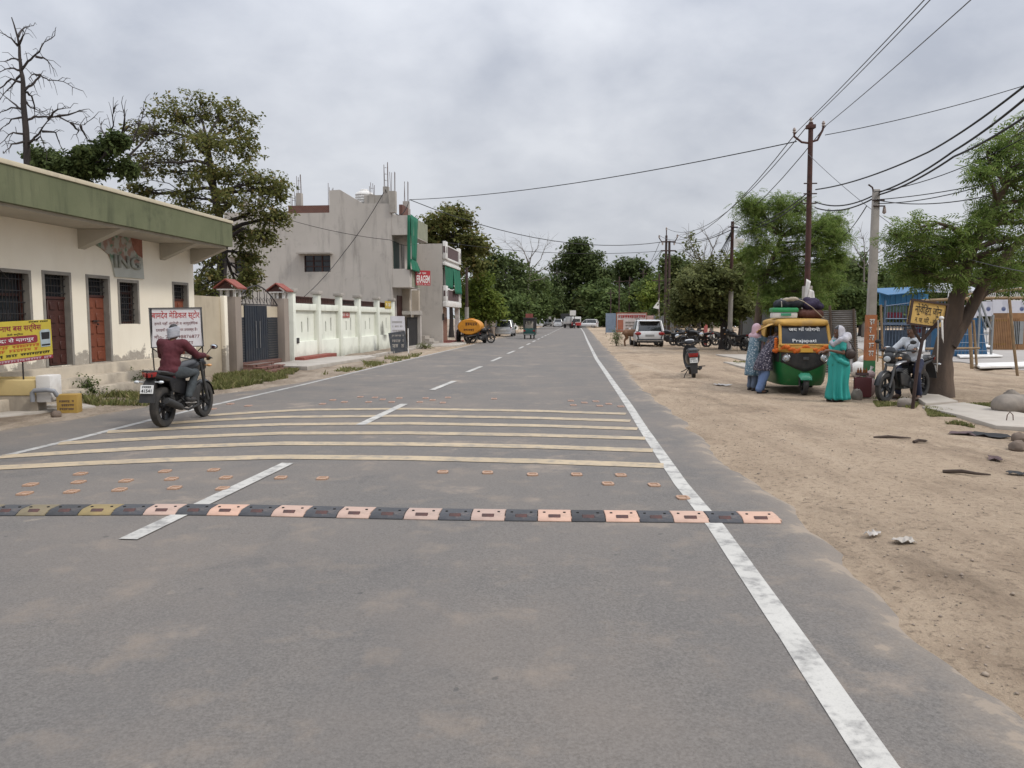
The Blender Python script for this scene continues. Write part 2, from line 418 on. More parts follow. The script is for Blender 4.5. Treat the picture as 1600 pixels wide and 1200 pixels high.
# ------------------------------------------------------------------ painted markings
def paint_mat(name, col, wear, under=(.15, .145, .14), amt=.75):
    m, nt, b = base(name)
    f = ramp(nt, noise(nt, 5, 9, .75), [(wear-.05, 1), (wear+.07, 0)])
    c = mix(nt, ramp(nt, noise(nt, 1.3, 5), [(.35, 0), (.65, 1)]), tuple(x*.82 for x in col), col)
    c = mix(nt, math_(nt, 'MULTIPLY', f, amt), c, under)
    c = mix(nt, math_(nt, 'MULTIPLY', ramp(nt, noise(nt, 80, 3, .7), [(.5, 0), (.75, 1)]), .3), c, under)
    nt.links.new(c, b.inputs['Base Color']); b.inputs['Roughness'].default_value = .75
    return m
PW = paint_mat('worn_white_paint', (.47, .455, .42), .44)
PWT = paint_mat('thin_white_paint', (.42, .41, .39), .46)
PY = paint_mat('dusty_yellow_paint', (.43, .34, .225), .45, amt=.55)
def strip(b, pts, wd, z, wx=False):
    """a painted band along ground points; wx: width measured along X (lines along the road) else along Y"""
    fine = []
    for p, q in zip(pts, pts[1:]):
        n = max(1, int((q-p).length/.35))
        n = min(n, 60)
        fine += [p.lerp(q, i/n) for i in range(n)]
    fine.append(pts[-1]); vs = []
    for i, p in enumerate(fine):
        d = fine[min(i+1, len(fine)-1)]-fine[max(i-1, 0)]; d.z = 0; d.normalize(); nrm = Vector((d.y, -d.x, 0))
        ww = wd*(.5+.03*(nz(p.x*4, p.y*4, 6)-.5))
        vs += [(p.x-nrm.x*ww, p.y-nrm.y*ww, z), (p.x+nrm.x*ww, p.y+nrm.y*ww, z)]
    b.add(vs, [(2*i, 2*i+1, 2*i+3, 2*i+2) for i in range(len(fine)-1)])
b = MB()
rl = [Vector((1.36, -6, 0)), Vector((1.42, 1.5, 0))]+[G(*p) for p in ((1374, 1200), (1240, 1000), (1118, 823), (1064, 757), (1006, 672), (983, 635), (956, 596), (932, 561), (918, 533), (912, 519))]
for k in range(1, 16): rl.append(rl[-1]+Vector((.08*14, 14, 0)))
strip(b, rl, .145, .0105); b.build('edge_line', PW).__setitem__('kind', 'structure')
b = MB()
ll = [Vector((-6.7, -6, 0)), Vector((-6.55, 5, 0))]+[G(*p) for p in ((0, 715), (130, 684), (235, 657), (335, 633), (480, 600), (600, 571), (730, 541))]
for k in range(1, 20): ll.append(ll[-1]+Vector((.083*14, 14, 0)))
strip(b, ll, .12, .0105); struct(b.build('edge_line', PWT))
b = MB()
ds = [((200, 845), (450, 725)), ((563, 665), (632, 632)), ((675, 610), (710, 596)), ((730, 582), (752, 573)), ((768, 565), (783, 558.5)), ((793, 553), (804, 548.5))]
for p, q in ds: strip(b, [G(*p), G(*q)], .15, .0145)
e0 = G(804, 548.5)
for k in range(1, 26):
    p = e0+Vector((.09*6*k, 6*k, 0)); strip(b, [p-Vector((.27, 3, 0)), p], .15, .0145)
strip(b, [Vector((-3.5, -.5, 0)), Vector((-3.2, 2.6, 0))], .15, .0145)
struct(b.build('centre_line', PW))
b = MB()
st = [[(-130, 738), (0, 732), (130, 725.5), (256, 720), (440, 715), (640, 717), (840, 722), (1037, 729)],
      [(0, 715), (130, 707), (256, 700), (440, 694), (640, 695), (840, 699), (1020, 705)],
      [(92, 694), (256, 685), (440, 678), (640, 677.5), (840, 681), (1008, 686)],
      [(168, 676), (300, 669), (440, 664), (640, 662.5), (840, 666), (996, 671)],
      [(250, 663), (340, 657), (440, 652.5), (640, 650.5), (840, 654), (985, 658.5)],
      [(325, 650), (400, 645), (480, 641), (640, 639.5), (840, 643), (978, 647.5)]]
for s in st: strip(b, [G(*p) for p in s], .29, .0125)
struct(b.build('rumble_strip_marking', PY))

# ------------------------------------------------------------------ rubber speed bump in segments
M_PEACH = pm('peach_rubber', (.47, .315, .245), (.40, .265, .205), 7, .8, bmp=.3, dirt=(.22, .16, .12), dscale=7, damt=.75, rndv=.16)
M_BLACK = pm('black_rubber', (.030, .033, .040), (.055, .055, .058), 7, .7, bmp=.3, dirt=(.17, .14, .12), dscale=7, damt=.7, rndv=.25)
M_OLIVE = pm('olive_rubber', (.23, .175, .085), (.17, .135, .07), 6, .8, bmp=.3, dirt=(.14, .11, .08), dscale=8, damt=.6, rndv=.2)
M_BOLT = pm('dark_bolt', (.03, .028, .026), rough=.5, metal=.6)
M_SLOT = pm('dull_red_slot', (.075, .022, .016), (.03, .015, .012), 20, .4)
BX = [-184, -138, -92, -46, 0, 42, 87, 136, 187, 236, 286, 335, 384, 434, 484, 534, 584, 636, 689, 738, 790, 840, 892, 944, 996, 1048, 1102, 1154, 1212]
def bump_y(px): return 801+((-3.5) if 200 < px < 300 else 0)*0+(px-0)*.0088-4.5*math.exp(-((px-330)/260)**2)
def bump_seg(L, dp=.33, h=.048):
    prof = [(-dp/2, .006), (-dp/2, .016), (-dp*.30, h*.9), (-dp*.2, h), (dp*.2, h), (dp*.30, h*.9), (dp/2, .016), (dp/2, .006)]
    b = MB(); x0, x1 = -L/2+.003, L/2-.003
    b.rings([[Vector((x, y, z)) for y, z in prof] for x in (x0, x1)])
    for y in (-.10, .02, .11):      # interlocking knuckles on the joint
        b.box((x1+.006, y, .02), (.02, .05, .024))
    return b
ORD = ['rightmost', 'second', 'third', 'fourth', 'fifth', 'sixth', 'seventh', 'eighth', 'ninth', 'tenth', 'eleventh', 'twelfth', 'thirteenth', 'fourteenth']
cnt = {}
for i in range(len(BX)-2, -1, -1):
    a, c_ = BX[i], BX[i+1]; k = len(BX)-2-i
    col = 'black' if k % 2 else ('peach' if k < 20 else 'olive')
    p, q = G(a, bump_y(a)), G(c_, bump_y(c_)); L = (q-p).length; mid_ = (p+q)/2
    j = cnt.get(col, 0); cnt[col] = j+1
    nm = 'rightmost' if j == 0 else ORD[j]+' from the right'
    lab = {'peach': 'peach rubber speed bump segment', 'black': 'black rubber speed bump segment', 'olive': 'dusty olive yellow speed bump segment'}[col]+', '+nm+' of the '+col+' ones'
    t = thing('speed_bump_segment', lab, 'speed bump', (mid_.x, mid_.y, 0), math.atan2(q.y-p.y, q.x-p.x), 'speed bump segments laid across the road')
    bump_seg(L).build('rubber_body', {'peach': M_PEACH, 'black': M_BLACK, 'olive': M_OLIVE}[col], t, bevel=.004, seg=1)
    MB().box((0, -.108, .0385), (L*.36, .04, .012), rot(.62, 0, 0)).build('reflector_slot', M_SLOT, t, bevel=.003, seg=1)  # dark block on the slope; the slot recess's shade is in its colour
    for s in (-1, 1): MB().lathe([(0.0001, .056), (.011, .055), (.012, .047)], (s*L*.3, -.02, 0), n=10).build('bolt', M_BOLT, t)
# ------------------------------------------------------------------ road studs
M_STUD = pm('orange_stud', (.42, .26, .17), (.32, .2, .135), 12, .6, dirt=(.2, .15, .12), dscale=14, damt=.7)
M_STUDF = pm('faded_stud', (.42, .27, .21), (.30, .21, .17), 12, .8, dirt=(.2, .17, .15), dscale=10, damt=.8)
M_STUDI = pm('stud_recess', (.36, .23, .155), (.27, .18, .125), 20, .8)
near = [(48, 759), (39, 773), (126, 742), (123, 755), (112, 770), (197, 753), (187, 767), (258, 738), (268, 750), (273, 764), (334, 736), (353, 748), (348, 765), (439, 748), (504, 749)]
near2 = [(692, 739), (762, 740), (832, 743), (901, 743), (970, 744), (950, 757.5), (1022, 759.5), (1067, 779.5)]
far = [(332, 640), (360, 632), (388, 635), (504, 632), (520, 626), (538, 629), (563, 621), (576, 629), (586, 622), (598, 625), (612, 629), (624, 623), (656, 629), (665, 623), (676, 626), (692, 630), (700, 622), (772, 624), (892, 627), (896, 634), (913, 630), (931, 628), (937, 635), (951, 632), (970, 636)]
def stud(p, lab, grp, mt, w=.095, d=.115):
    t = thing('road_stud', lab, 'road stud', (p.x, p.y, .006), .02, grp)
    b = MB(); r_ = .022
    for c_, s in (((0, -d/2, .006), (w, r_, .016)), ((0, d/2, .006), (w, r_, .016)), ((-w/2, 0, .006), (r_, d-r_, .0155)), ((w/2, 0, .006), (r_, d-r_, .0155))): b.box(c_, s)
    b.build('stud_rim', mt, t)
    MB().box((0, 0, .003), (w-.02, d-.02, .008)).build('stud_bed', M_STUDI, t)
for p in near:
    g = G(*p); stud(g, 'orange road stud frame between yellow stripes and the left half of speed bump', 'orange stud frames left of the centre dash', M_STUD)
for i, p in enumerate(near2):
    lab = 'orange road stud frame, '+['leftmost of the row right of the centre dash', 'second in the row right of the centre dash', 'third in the row right of the centre dash', 'fourth in the row right of the centre dash', 'fifth in the row, nearest the yellow stripes and edge line', 'in the shorter second row, left one', 'in the shorter second row, right one by the edge line', 'lying against the white edge line above the speed bump'][i]
    stud(G(*p), lab, 'orange stud frames right of the centre dash', M_STUD)
for p in far:
    stud(G(*p), 'small faded road stud beyond the farthest yellow stripe', 'faded studs beyond the yellow stripes', M_STUDF, .10, .17)
# ================================================================== buildings along the left side
LO = Vector((-11.1, 0, 0)); LRZ = -math.atan2(.1, 1); CA, SA = math.cos(LRZ), math.sin(-LRZ)
def LW(x, y, z=0): return Vector((LO.x+CA*x+SA*y, -SA*x+CA*y, z))       # local (out to the road, along the row) to world
def S(px, d=0.0, z=1.5):            # how far along the row column px meets the plane d metres out from the front line
    r = (px-800)/F
    k = r*CT*CA-SA
    return (LO.x+CA*d+r*CT*SA*d-r*(HC-z)*ST)/k
def SY(s, d=0): return CA*s-SA*d
def SZ(py, s, d=0): return ZH(py, SY(s, d))
WALLM = Matrix(((0, 0, 1, 0), (1, 0, 0, 0), (0, 1, 0, 0), (0, 0, 0, 1)))  # (along, up, out) -> local
def at_x(x): return Matrix.Translation((x, 0, 0)) @ WALLM
SIDEM = Matrix(((1, 0, 0, 0), (0, 0, -1, 0), (0, 1, 0, 0), (0, 0, 0, 1)))  # (x, up, towards camera)
def at_y(y): return Matrix.Translation((0, y, 0)) @ SIDEM

def plaster(name, c1, c2, stain, top=None, low=None, streak=.5, sc=.8):
    """wall plaster with blotches, rain streaks and a damp foot; low=(z0, z1, amount)"""
    m, nt, b = base(name); v = nn(nt, 'ShaderNodeTexCoord').outputs['Object']
    c = mix(nt, ramp(nt, noise(nt, sc, 6, .6, vec=v), [(.35, 0), (.65, 1)]), c2, c1)
    sk = ramp(nt, noise(nt, 2.2, 6, .65, vec=v, stretch=(1, 1, .16)), [(.52, 0), (.75, 1)])
    c = mix(nt, math_(nt, 'MULTIPLY', sk, streak), c, stain)
    bl = ramp(nt, noise(nt, 1.1, 8, .7, vec=v), [(.58, 0), (.7, 1)])
    c = mix(nt, math_(nt, 'MULTIPLY', bl, streak*.6), c, stain)
    if low:
        sx = nn(nt, 'ShaderNodeSeparateXYZ'); nt.links.new(v, sx.inputs[0])
        h = math_(nt, 'ADD', sx.outputs['Z'], math_(nt, 'MULTIPLY', math_(nt, 'SUBTRACT', noise(nt, 1.7, 7, .65, vec=v), .5), low[3] if len(low) > 3 else 1.6))
        f = nn(nt, 'ShaderNodeMapRange'); nt.links.new(h, f.inputs[0]); f.inputs[1].default_value = low[1]; f.inputs[2].default_value = low[0]
        f.clamp = True
        c = mix(nt, math_(nt, 'MULTIPLY', f.outputs[0], low[2]), c, stain)
    nt.links.new(c, b.inputs['Base Color']); b.inputs['Roughness'].default_value = .9; b.inputs['Specular IOR Level'].default_value = .2
    bump(nt, b, noise(nt, 25, 4, .6, vec=v), .25, .01)
    return m, nt, b
M_CREAM = plaster('cream_plaster', (.84, .785, .665), (.79, .725, .60), (.42, .36, .29), streak=.10)[0]
nt = M_CREAM.node_tree; b = nt.nodes['Principled BSDF']; v = nn(nt, 'ShaderNodeTexCoord').outputs['Object']
sx = nn(nt, 'ShaderNodeSeparateXYZ'); nt.links.new(v, sx.inputs[0])
mr = nn(nt, 'ShaderNodeMapRange'); nt.links.new(sx.outputs['Z'], mr.inputs[0]); mr.inputs[1].default_value = .72; mr.inputs[2].default_value = 1.16; mr.inputs[3].default_value = .20; mr.inputs[4].default_value = -.12
pk = ramp(nt, math_(nt, 'ADD', noise(nt, 2.6, 9, .68, vec=v), mr.outputs[0]), [(.585, 0), (.64, 1)])
old = b.inputs['Base Color'].links[0].from_socket
nt.links.new(mix(nt, math_(nt, 'MULTIPLY', pk, .85), old, mix(nt, noise(nt, 14, 5, .6, vec=v), (.17, .15, .13), (.38, .345, .30))), b.inputs['Base Color'])
M_PLINTH = plaster('stained_plinth', (.56, .49, .39), (.43, .375, .30), (.2, .175, .15), low=(.0, .35, .6), streak=.6, sc=1.6)[0]
M_GREEN = plaster('mossy_green_paint', (.150, .160, .095), (.118, .130, .075), (.06, .066, .042), streak=.85)[0]
M_SOFFIT = plaster('grey_soffit', (.46, .42, .35), (.40, .37, .31), (.25, .23, .2), streak=.3)[0]
M_COPE = pm('cream_coping', (.56, .50, .37), (.48, .43, .32), 3, .9, dirt=(.25, .22, .17), dscale=3)
M_FRAME = pm('grey_cement', (.27, .25, .22), (.21, .195, .175), 4, .9, bmp=.2, dirt=(.16, .15, .13))
M_DARK = pm('dark_interior', (.022, .020, .020), (.014, .013, .013), 3, .9)
M_GLASS = pm('dark_glass', (.018, .022, .028), (.03, .032, .036), 3, .12, spec=.5)
M_IRON = pm('black_iron', (.025, .026, .03), (.045, .035, .03), 9, .55, metal=.3)
M_REDW = pm('red_brown_wood', (.20, .060, .030), (.155, .045, .024), 7, .5, stretch=(1, 1, .15))
M_DKW = pm('dark_red_wood', (.062, .020, .014), (.045, .015, .012), 7, .5, stretch=(1, 1, .15))
M_CONC = pm('bare_concrete', (.37, .34, .305), (.30, .28, .25), 1.2, .92, bmp=.3, dirt=(.2, .185, .165), dscale=1.4)
M_CONC2 = pm('pale_concrete', (.40, .365, .32), (.33, .30, .265), 1.6, .95, bmp=.3, dirt=(.24, .21, .175), dscale=2)
M_BRICK = None
def brick_mat(name, c1, c2, mort, scale, sq=.5):
    m, nt, b = base(name); v = nn(nt, 'ShaderNodeTexCoord').outputs['Object']
    mp = nn(nt, 'ShaderNodeMapping'); mp.inputs['Rotation'].default_value = (R(90), 0, 0); nt.links.new(v, mp.inputs[0])
    sx = nn(nt, 'ShaderNodeSeparateXYZ'); nt.links.new(v, sx.inputs[0]); cb = nn(nt, 'ShaderNodeCombineXYZ')
    nt.links.new(math_(nt, 'ADD', sx.outputs['X'], sx.outputs['Y']), cb.inputs[0]); nt.links.new(sx.outputs['Z'], cb.inputs[1])
    t = nn(nt, 'ShaderNodeTexBrick'); nt.links.new(cb.outputs[0], t.inputs['Vector']); t.inputs['Scale'].default_value = scale
    for k, c in (('Color1', c1), ('Color2', c2), ('Mortar', mort)): t.inputs[k].default_value = (*c, 1)
    t.inputs['Mortar Size'].default_value = .025
    c = mix(nt, math_(nt, 'MULTIPLY', noise(nt, 3, 6), .5), t.outputs['Color'], tuple(x*.5 for x in c1))
    nt.links.new(c, b.inputs['Base Color']); b.inputs['Roughness'].default_value = .9
    return m
M_BRICK = brick_mat('red_brick', (.17, .065, .045), (.12, .05, .038), (.17, .14, .12), 4)
M_WHITEP = pm('white_trim', (.66, .645, .62), (.57, .555, .53), 2, .8, dirt=(.33, .3, .27), dscale=2.5)

# ------------------------------------------------------------------ cream single-storey building
cb_ = thing('cream_building', 'single-storey cream building with broad mossy green parapet and brown doors', 'building', LO, LRZ)
E1 = S(305)
Wp = LW
def hole(pa, pb, ya, yb):
    a, b = S(pa), S(pb); m_ = (a+b)/2
    return (a, b, SZ(yb, m_), SZ(ya, m_))
SILL = .70
hA = hole(-34, 52, 419, 530); hA = (hA[0], hA[1], 1.0, hA[3])
hB = hole(69, 114, 424, 566); hB = (hB[0], hB[1], SILL, hB[3])
hC = hole(137, 174, 430, 564); hC = (hC[0], hC[1], SILL, hC[3])
hD = hole(186, 219, 437, 506)
hE = hole(271, 296, 441, 575); hE = (hE[0], hE[1], SILL, hE[3])
hF = (9.6, 11.0, 1.0, hA[3]); hG = (7.4, 8.5, SILL, hA[3])
WT = 3.62
b = MB(); b.holed(at_x(0), 6, E1, -.1, WT, [hA, hB, hC, hD, hE, hF, hG], .24)
b.add([(0, E1, -.1), (-7, E1, -.1), (-7, E1, WT), (0, E1, WT)], [(0, 1, 2, 3)])
b.add([(0, 6, -.1), (-7, 6, -.1), (-7, 6, WT), (0, 6, WT)], [(3, 2, 1, 0)])
b.add([(-7, 6, -.1), (-7, E1, -.1), (-7, E1, WT), (-7, 6, WT)], [(3, 2, 1, 0)])
b.build('wall', M_CREAM, cb_)
OH = 1.12; EC = S(363, OH, 4)
zt, zb = SZ(345, EC, OH), SZ(386, EC, OH)
MB().rng(-7.1, OH-.125, 5.9, EC-.125, WT+.003, zb+.10).build('roof', M_SOFFIT, cb_)
b = MB(); b.rng(OH-.12, OH, 5.8, EC, zb, zt-.085); b.rng(-7.2, OH-.122, EC-.12, EC, zb, zt-.087)
b.build('parapet', M_GREEN, cb_)
b = MB(); b.rng(OH-.15, OH+.03, 5.8, EC+.03, zt-.084, zt); b.rng(-7.2, OH-.152, EC-.15, EC+.03, zt-.084, zt-.002); b.build('coping', M_COPE, cb_, bevel=.012)
for s in (S(121, 0, 3.5), S(249, 0, 3.5), E1-.14, 10.2):
    MB().hexa([(.003, s, 3.2), (OH-.13, s, zb-.07), (OH-.13, s+.22, zb-.07), (.003, s+.22, 3.2), (.003, s, WT), (OH-.13, s, WT), (OH-.13, s+.22, WT), (.003, s+.22, WT)]).build('bracket', M_SOFFIT, cb_)
for i in range(3):
    MB().rng(.004, .30+.24*i, 6, E1-1.6+.1*i, -.1, SILL-.01-.215*i-(.0 if i else 0)).build('plinth_step', M_PLINTH, cb_, bevel=.025)
def surround(h, parent):
    a, b_, c, d = h[:4]; t = .07; m_ = MB()
    m_.rng(-.235, .014, a, a+t, c, d); m_.rng(-.235, .014, b_-t, b_, c, d); m_.rng(-.235, .013, a+t, b_-t, d-t, d)
    m_.build('frame', M_FRAME, parent)
    return a+t, b_-t, c, d-t
def grille(h, n, rows, x=-.10, r=.008):
    m_ = MB()
    for i in range(n): m_.box((x, h[0]+(i+.5)*(h[1]-h[0])/n, (h[2]+h[3])/2), (.014, .014, h[3]-h[2]))
    for j in range(rows): m_.box((x+.012, (h[0]+h[1])/2, h[2]+(j+.5)*(h[3]-h[2])/rows), (.01, h[1]-h[0], .018))
    return m_
def window(h, parent, lab=None):
    w_ = MB().rng(-.24, -.20, h[0], h[1], h[2], h[3]).build('window', M_GLASS, parent)
    if lab: w_['label'] = lab
    f = surround((h[0], h[1], h[2], h[3]), w_)
    a, b_, c, d = h[0]+.07, h[1]-.07, h[2], h[3]-.07
    m_ = MB(); m_.rng(-.2, -.15, a, a+.05, c, d); m_.rng(-.2, -.15, b_-.05, b_, c, d); m_.rng(-.2, -.152, a+.05, b_-.05, c+(d-c)*.72, c+(d-c)*.72+.05); m_.rng(-.2, -.152, a+.05, b_-.05, c, c+.05)
    m_.build('sash', M_DKW, w_)
    grille((a, b_, c, d), max(6, int((b_-a)/.085)), 7).build('grille', M_IRON, w_)
    return w_
def panel_door(h, parent, mt, gap=0, tr=.30, lab=None):
    a, b_, c, d = h[0]+.07, h[1]-.07, h[2], h[3]-.07
    zt_ = d-tr*1.25
    pan = MB().rng(-.16, -.12, a+gap, b_, c+.01, zt_-.05); ncol, nrow = 2, 5
    for i in range(ncol):
        for j in range(nrow):
            w1, h1 = (b_-a-gap)/ncol, (zt_-c-.06)/nrow
            pan.rng(-.1195, -.1, a+gap+i*w1+.05, a+gap+(i+1)*w1-.05, c+j*h1+.06, c+(j+1)*h1-.05)
    dd = pan.build('door', mt, parent, bevel=.008, seg=1)
    if lab: dd['label'] = lab
    surround(h, dd)
    MB().rng(-.2, -.1, a, b_, zt_-.05, zt_).build('transom_bar', M_DKW, dd)
    grille((a, b_, zt_, d), max(6, int((b_-a)/.09)), 3).build('transom_grille', M_IRON, dd)
    MB().rng(-.2, -.19, a, b_, zt_, d).build('transom_glass', M_GLASS, dd)
    if not gap:
        MB().rng(-.1, -.075, (a+b_)/2-.1, (a+b_)/2+.1, c+.92, c+.95).lathe([(.0, -.07), (.02, -.07), (.022, -.045), (.0, -.045)], (0, (a+b_)/2+.03, c+.86), 'X', 8).build('handle', M_IRON, dd)
    return dd
window(hA, cb_); window(hD, cb_); window(hF, cb_)
panel_door(hB, cb_, M_DKW, gap=.22, tr=.36, lab='dark red door standing ajar'); panel_door(hC, cb_, M_REDW, lab='bolted red brown panel door'); panel_door(hE, cb_, M_REDW); panel_door(hG, cb_, M_REDW)
# broken plaster with raised letters
ys_ = lambda px, z=3: S(px, 0, z)
pp = [(134, 371), (160, 366), (190, 368), (221, 374), (221, 400), (222.5, 436), (200, 434), (177, 432.5), (174, 412), (169, 398), (158, 388), (145, 380)]
pl = [(ys_(x), SZ(y, ys_(x))) for x, y in pp]
m_, nt, b = base('faded_mural'); v = nn(nt, 'ShaderNodeTexCoord').outputs['Object']
sx = nn(nt, 'ShaderNodeSeparateXYZ'); nt.links.new(v, sx.inputs[0])
up = nn(nt, 'ShaderNodeMapRange'); nt.links.new(math_(nt, 'ADD', sx.outputs['Z'], math_(nt, 'MULTIPLY', noise(nt, 3, 4, vec=v), .25)), up.inputs[0]); up.inputs[1].default_value = 3.08; up.inputs[2].default_value = 3.2
art = mix(nt, ramp(nt, noise(nt, 5, 3, vec=v), [(.45, 0), (.55, 1)]), (.36, .35, .30), (.31, .19, .15))
art = mix(nt, ramp(nt, noise(nt, 4, 3, vec=v, stretch=(1, 1, 1.01)), [(.58, 0), (.64, 1)]), art, (.13, .22, .15))
art = mix(nt, ramp(nt, sx.outputs['Y'], [(0, 0), (1, 0)]), art, (.3, .07, .05))
cc = mix(nt, up.outputs[0], mix(nt, noise(nt, 4, 6, vec=v), (.36, .37, .33), (.48, .49, .45)), art)
nt.links.new(cc, b.inputs['Base Color']); b.inputs['Roughness'].default_value = .9
pt = MB().prism(pl, .035, at_x(.002)).build('plaster_patch', m_, cb_); pt['label'] = 'broken grey plaster panel with faded mural and raised letters'
M_LET = pm('grey_letter', (.33, .34, .30), (.24, .25, .22), 8, .9)
a0, a1 = ys_(175), ys_(215); me = text_mesh('ING', a1-a0, .30, .012)
me.transform(at_x(.04) @ Matrix.Translation(((a0+a1)/2, SZ(410, (a0+a1)/2), 0)))
lt = link('lettering', me, M_LET, pt)
md = lt.modifiers.new('s', 'SOLIDIFY'); md.thickness = .05; md.offset = 1
# red curtain painted at the right top of the mural
M_CURT = pm('painted_curtain', (.30, .13, .09), (.22, .09, .06), 9, .9)
cp = [(203, 371), (221, 375), (221, 403), (214, 399), (208, 390)]
MB().prism([(ys_(x), SZ(y, ys_(x))) for x, y in cp], .006, at_x(.036)).build('painted_curtain', M_CURT, pt)
# service wire down the wall
MB().tube([(.03, S(3, 1.1), zb), (.02, S(19), 2.4)], .008, 5).build('wire', M_IRON, cb_)
# roof box
rb = thing('roof_hatch', 'weathered concrete stair hatch standing on the roof behind the green parapet', 'roof hatch', LW(-2.4, S(165, -2, 4.6)), LRZ)
MB().rng(-.9, .9, -1.2, 1.35, zb+.1, zt+.42).build('hatch_body', M_CONC2, rb)
MB().rng(-1, 1, -1.35, 1.5, zt+.42, zt+.5).build('hatch_slab', M_COPE, rb, bevel=.02)

# ------------------------------------------------------------------ yard wall, gate pillars and gate
P1a, P1b = S(351), S(376); P2a, P2b = S(426), S(453)
M_BEIGE = plaster('beige_plaster', (.50, .435, .33), (.42, .36, .27), (.24, .2, .155), low=(.1, .8, .6, 1.2), streak=.45)[0]
M_PILL = plaster('grey_brown_plaster', (.30, .255, .215), (.25, .21, .18), (.17, .145, .125), streak=.4)[0]
M_REDT = pm('red_clay_paint', (.25, .065, .045), (.19, .05, .037), 5, .75, dirt=(.14, .09, .075))
yw = thing('yard_wall', 'beige stained yard wall joining the cream building to the gate pillar', 'wall', LO, LRZ)
MB().rng(-.25, -.02, E1+.005, P1a-.02, -.1, 2.34).build('wall_panel', M_BEIGE, yw)
MB().rng(-.02, .12, P1a-.22, P1a-.012, -.1, 2.37).build('end_post', M_CREAM, yw, bevel=.02)
def gate_pillar(ya, yb, zt_, lab):
    t = thing('gate_pillar', lab, 'gate pillar', LW(0, (ya+yb)/2), LRZ, 'gate pillars with red house-shaped caps')
    h = .21
    MB().rng(-.30, .2, -h, h, -.05, zt_).build('shaft', M_PILL, t, bevel=.015)
    m_ = MB()
    for x in (-.26, -.05, .16):
        for y in (-h+.05, h-.05): m_.rng(x-.035, x+.035, y-.035, y+.035, zt_, zt_+.2)
    m_.build('lantern_post', M_WHITEP, t)
    MB().rng(-.12, 0.02, -.08, .08, zt_+.002, zt_+.19).build('lantern_core', M_PILL, t)
    MB().rng(-.35, .25, -h-.08, h+.08, zt_+.2, zt_+.235).build('cap_slab', M_WHITEP, t)
    m_ = MB(); e, pk = h+.13, .27
    for s in (-1, 1):                # the ridge runs along the row, gables to either side
        q = [(-.05+s*e*1.15, -e, zt_+.235), (-.05+s*e*1.15, e, zt_+.235), (-.05, e, zt_+.235+pk), (-.05, -e, zt_+.235+pk)]
        m_.add(q+[(x, y, z+.045) for x, y, z in q], [(0, 1, 2, 3), (4, 5, 6, 7), (0, 1, 5, 4), (1, 2, 6, 5), (2, 3, 7, 6), (3, 0, 4, 7)])
    m_.build('cap_roof', M_REDT, t, weld=False)
    MB().add([(-.05-e*.8, .06-e, zt_+.24), (-.05+e*.8, .06-e, zt_+.24), (-.05, .06-e, zt_+.16+pk)], [(0, 1, 2)]).build('gable', M_DKW, t)
    return t
gate_pillar(P1a, P1b, 2.36, 'grey gate pillar with red house cap left of the dark gate')
gate_pillar(P2a, P2b, 2.40, 'grey gate pillar with red house cap right of the dark gate, against the white wall')
ga, gb = (P1a+P1b)/2+.23, (P2a+P2b)/2-.23
gt = thing('gate', 'dark navy double metal gate with slatted side panels and scrolled arch', 'gate', LO, LRZ)
M_NAVY = pm('navy_sheet_metal', (.016, .022, .034), (.024, .029, .038), 3, .45, dirt=(.06, .055, .05), dscale=2, damt=.5)
M_SLAT = pm('grey_slat_metal', (.05, .052, .055), (.08, .075, .07), 6, .5)
gw = gb-ga; l0, l1, l2 = ga+gw*.2, ga+gw*.47, ga+gw*.72
for a, c in ((l0, l1), (l1+.012, l2)):
    lf_ = MB().rng(-.07, -.03, a, c, .28, 2.12).build('gate_leaf', M_NAVY, gt)
    m_ = MB()
    for k in range(5): m_.rng(-.03, -.02, a+(c-a)*(k+.1)/5, a+(c-a)*(k+.16)/5, .3, 2.1)
    m_.build('rib', M_NAVY, lf_)
    MB().tube([(0, c-.12 if a == l0 else a+.16, .7), (0, c-.12 if a == l0 else a+.16, 1.6)], .014, 6).build('handle', pm('steel', (.4, .4, .4), rough=.35, metal=.8), lf_)
for a, c in ((ga, l0-.012), (l2+.012, gb)):
    p_ = MB().rng(-.075, -.055, a, c, .28, 1.72).build('side_panel', M_NAVY, gt)
    m_ = MB()
    for k in range(16): m_.rng(-.055, -.03, a+.04, c-.04, .34+k*.085, .34+k*.085+.03)
    m_.build('slat', M_SLAT, p_)
    MB().rng(-.08, -.05, a, c, 1.73, 2.1).build('sheet_infill', M_BEIGE, p_)
m_ = MB(); n = 16
arch = [(-.05, ga+gw*i/n, 2.16+.62*math.sin(math.pi*i/n)**.9*(1-.0*i)) for i in range(n+1)]
m_.tube(arch, .022, 6); m_.tube([(-.05, ga, 2.15), (-.05, gb, 2.15)], .022, 6)
for i in range(1, 12):
    y = ga+gw*i/12; zt_ = 2.16+.6*math.sin(math.pi*i/12)**.9
    m_.tube([(-.05, y, 2.15), (-.05, y+.06*(-1)**i, (2.15+zt_)/2), (-.05, y, zt_)], .011, 5)
    if zt_ > 2.35: m_.tube([(-.05, y+.09*math.cos(a), 2.3+.09*math.sin(a)) for a in [k*.7 for k in range(8)]], .009, 5)
m_.build('arch', M_IRON, gt)
MB().rng(-.35, .06, ga, gb, .0, .26).build('threshold', M_BRICK, gt)

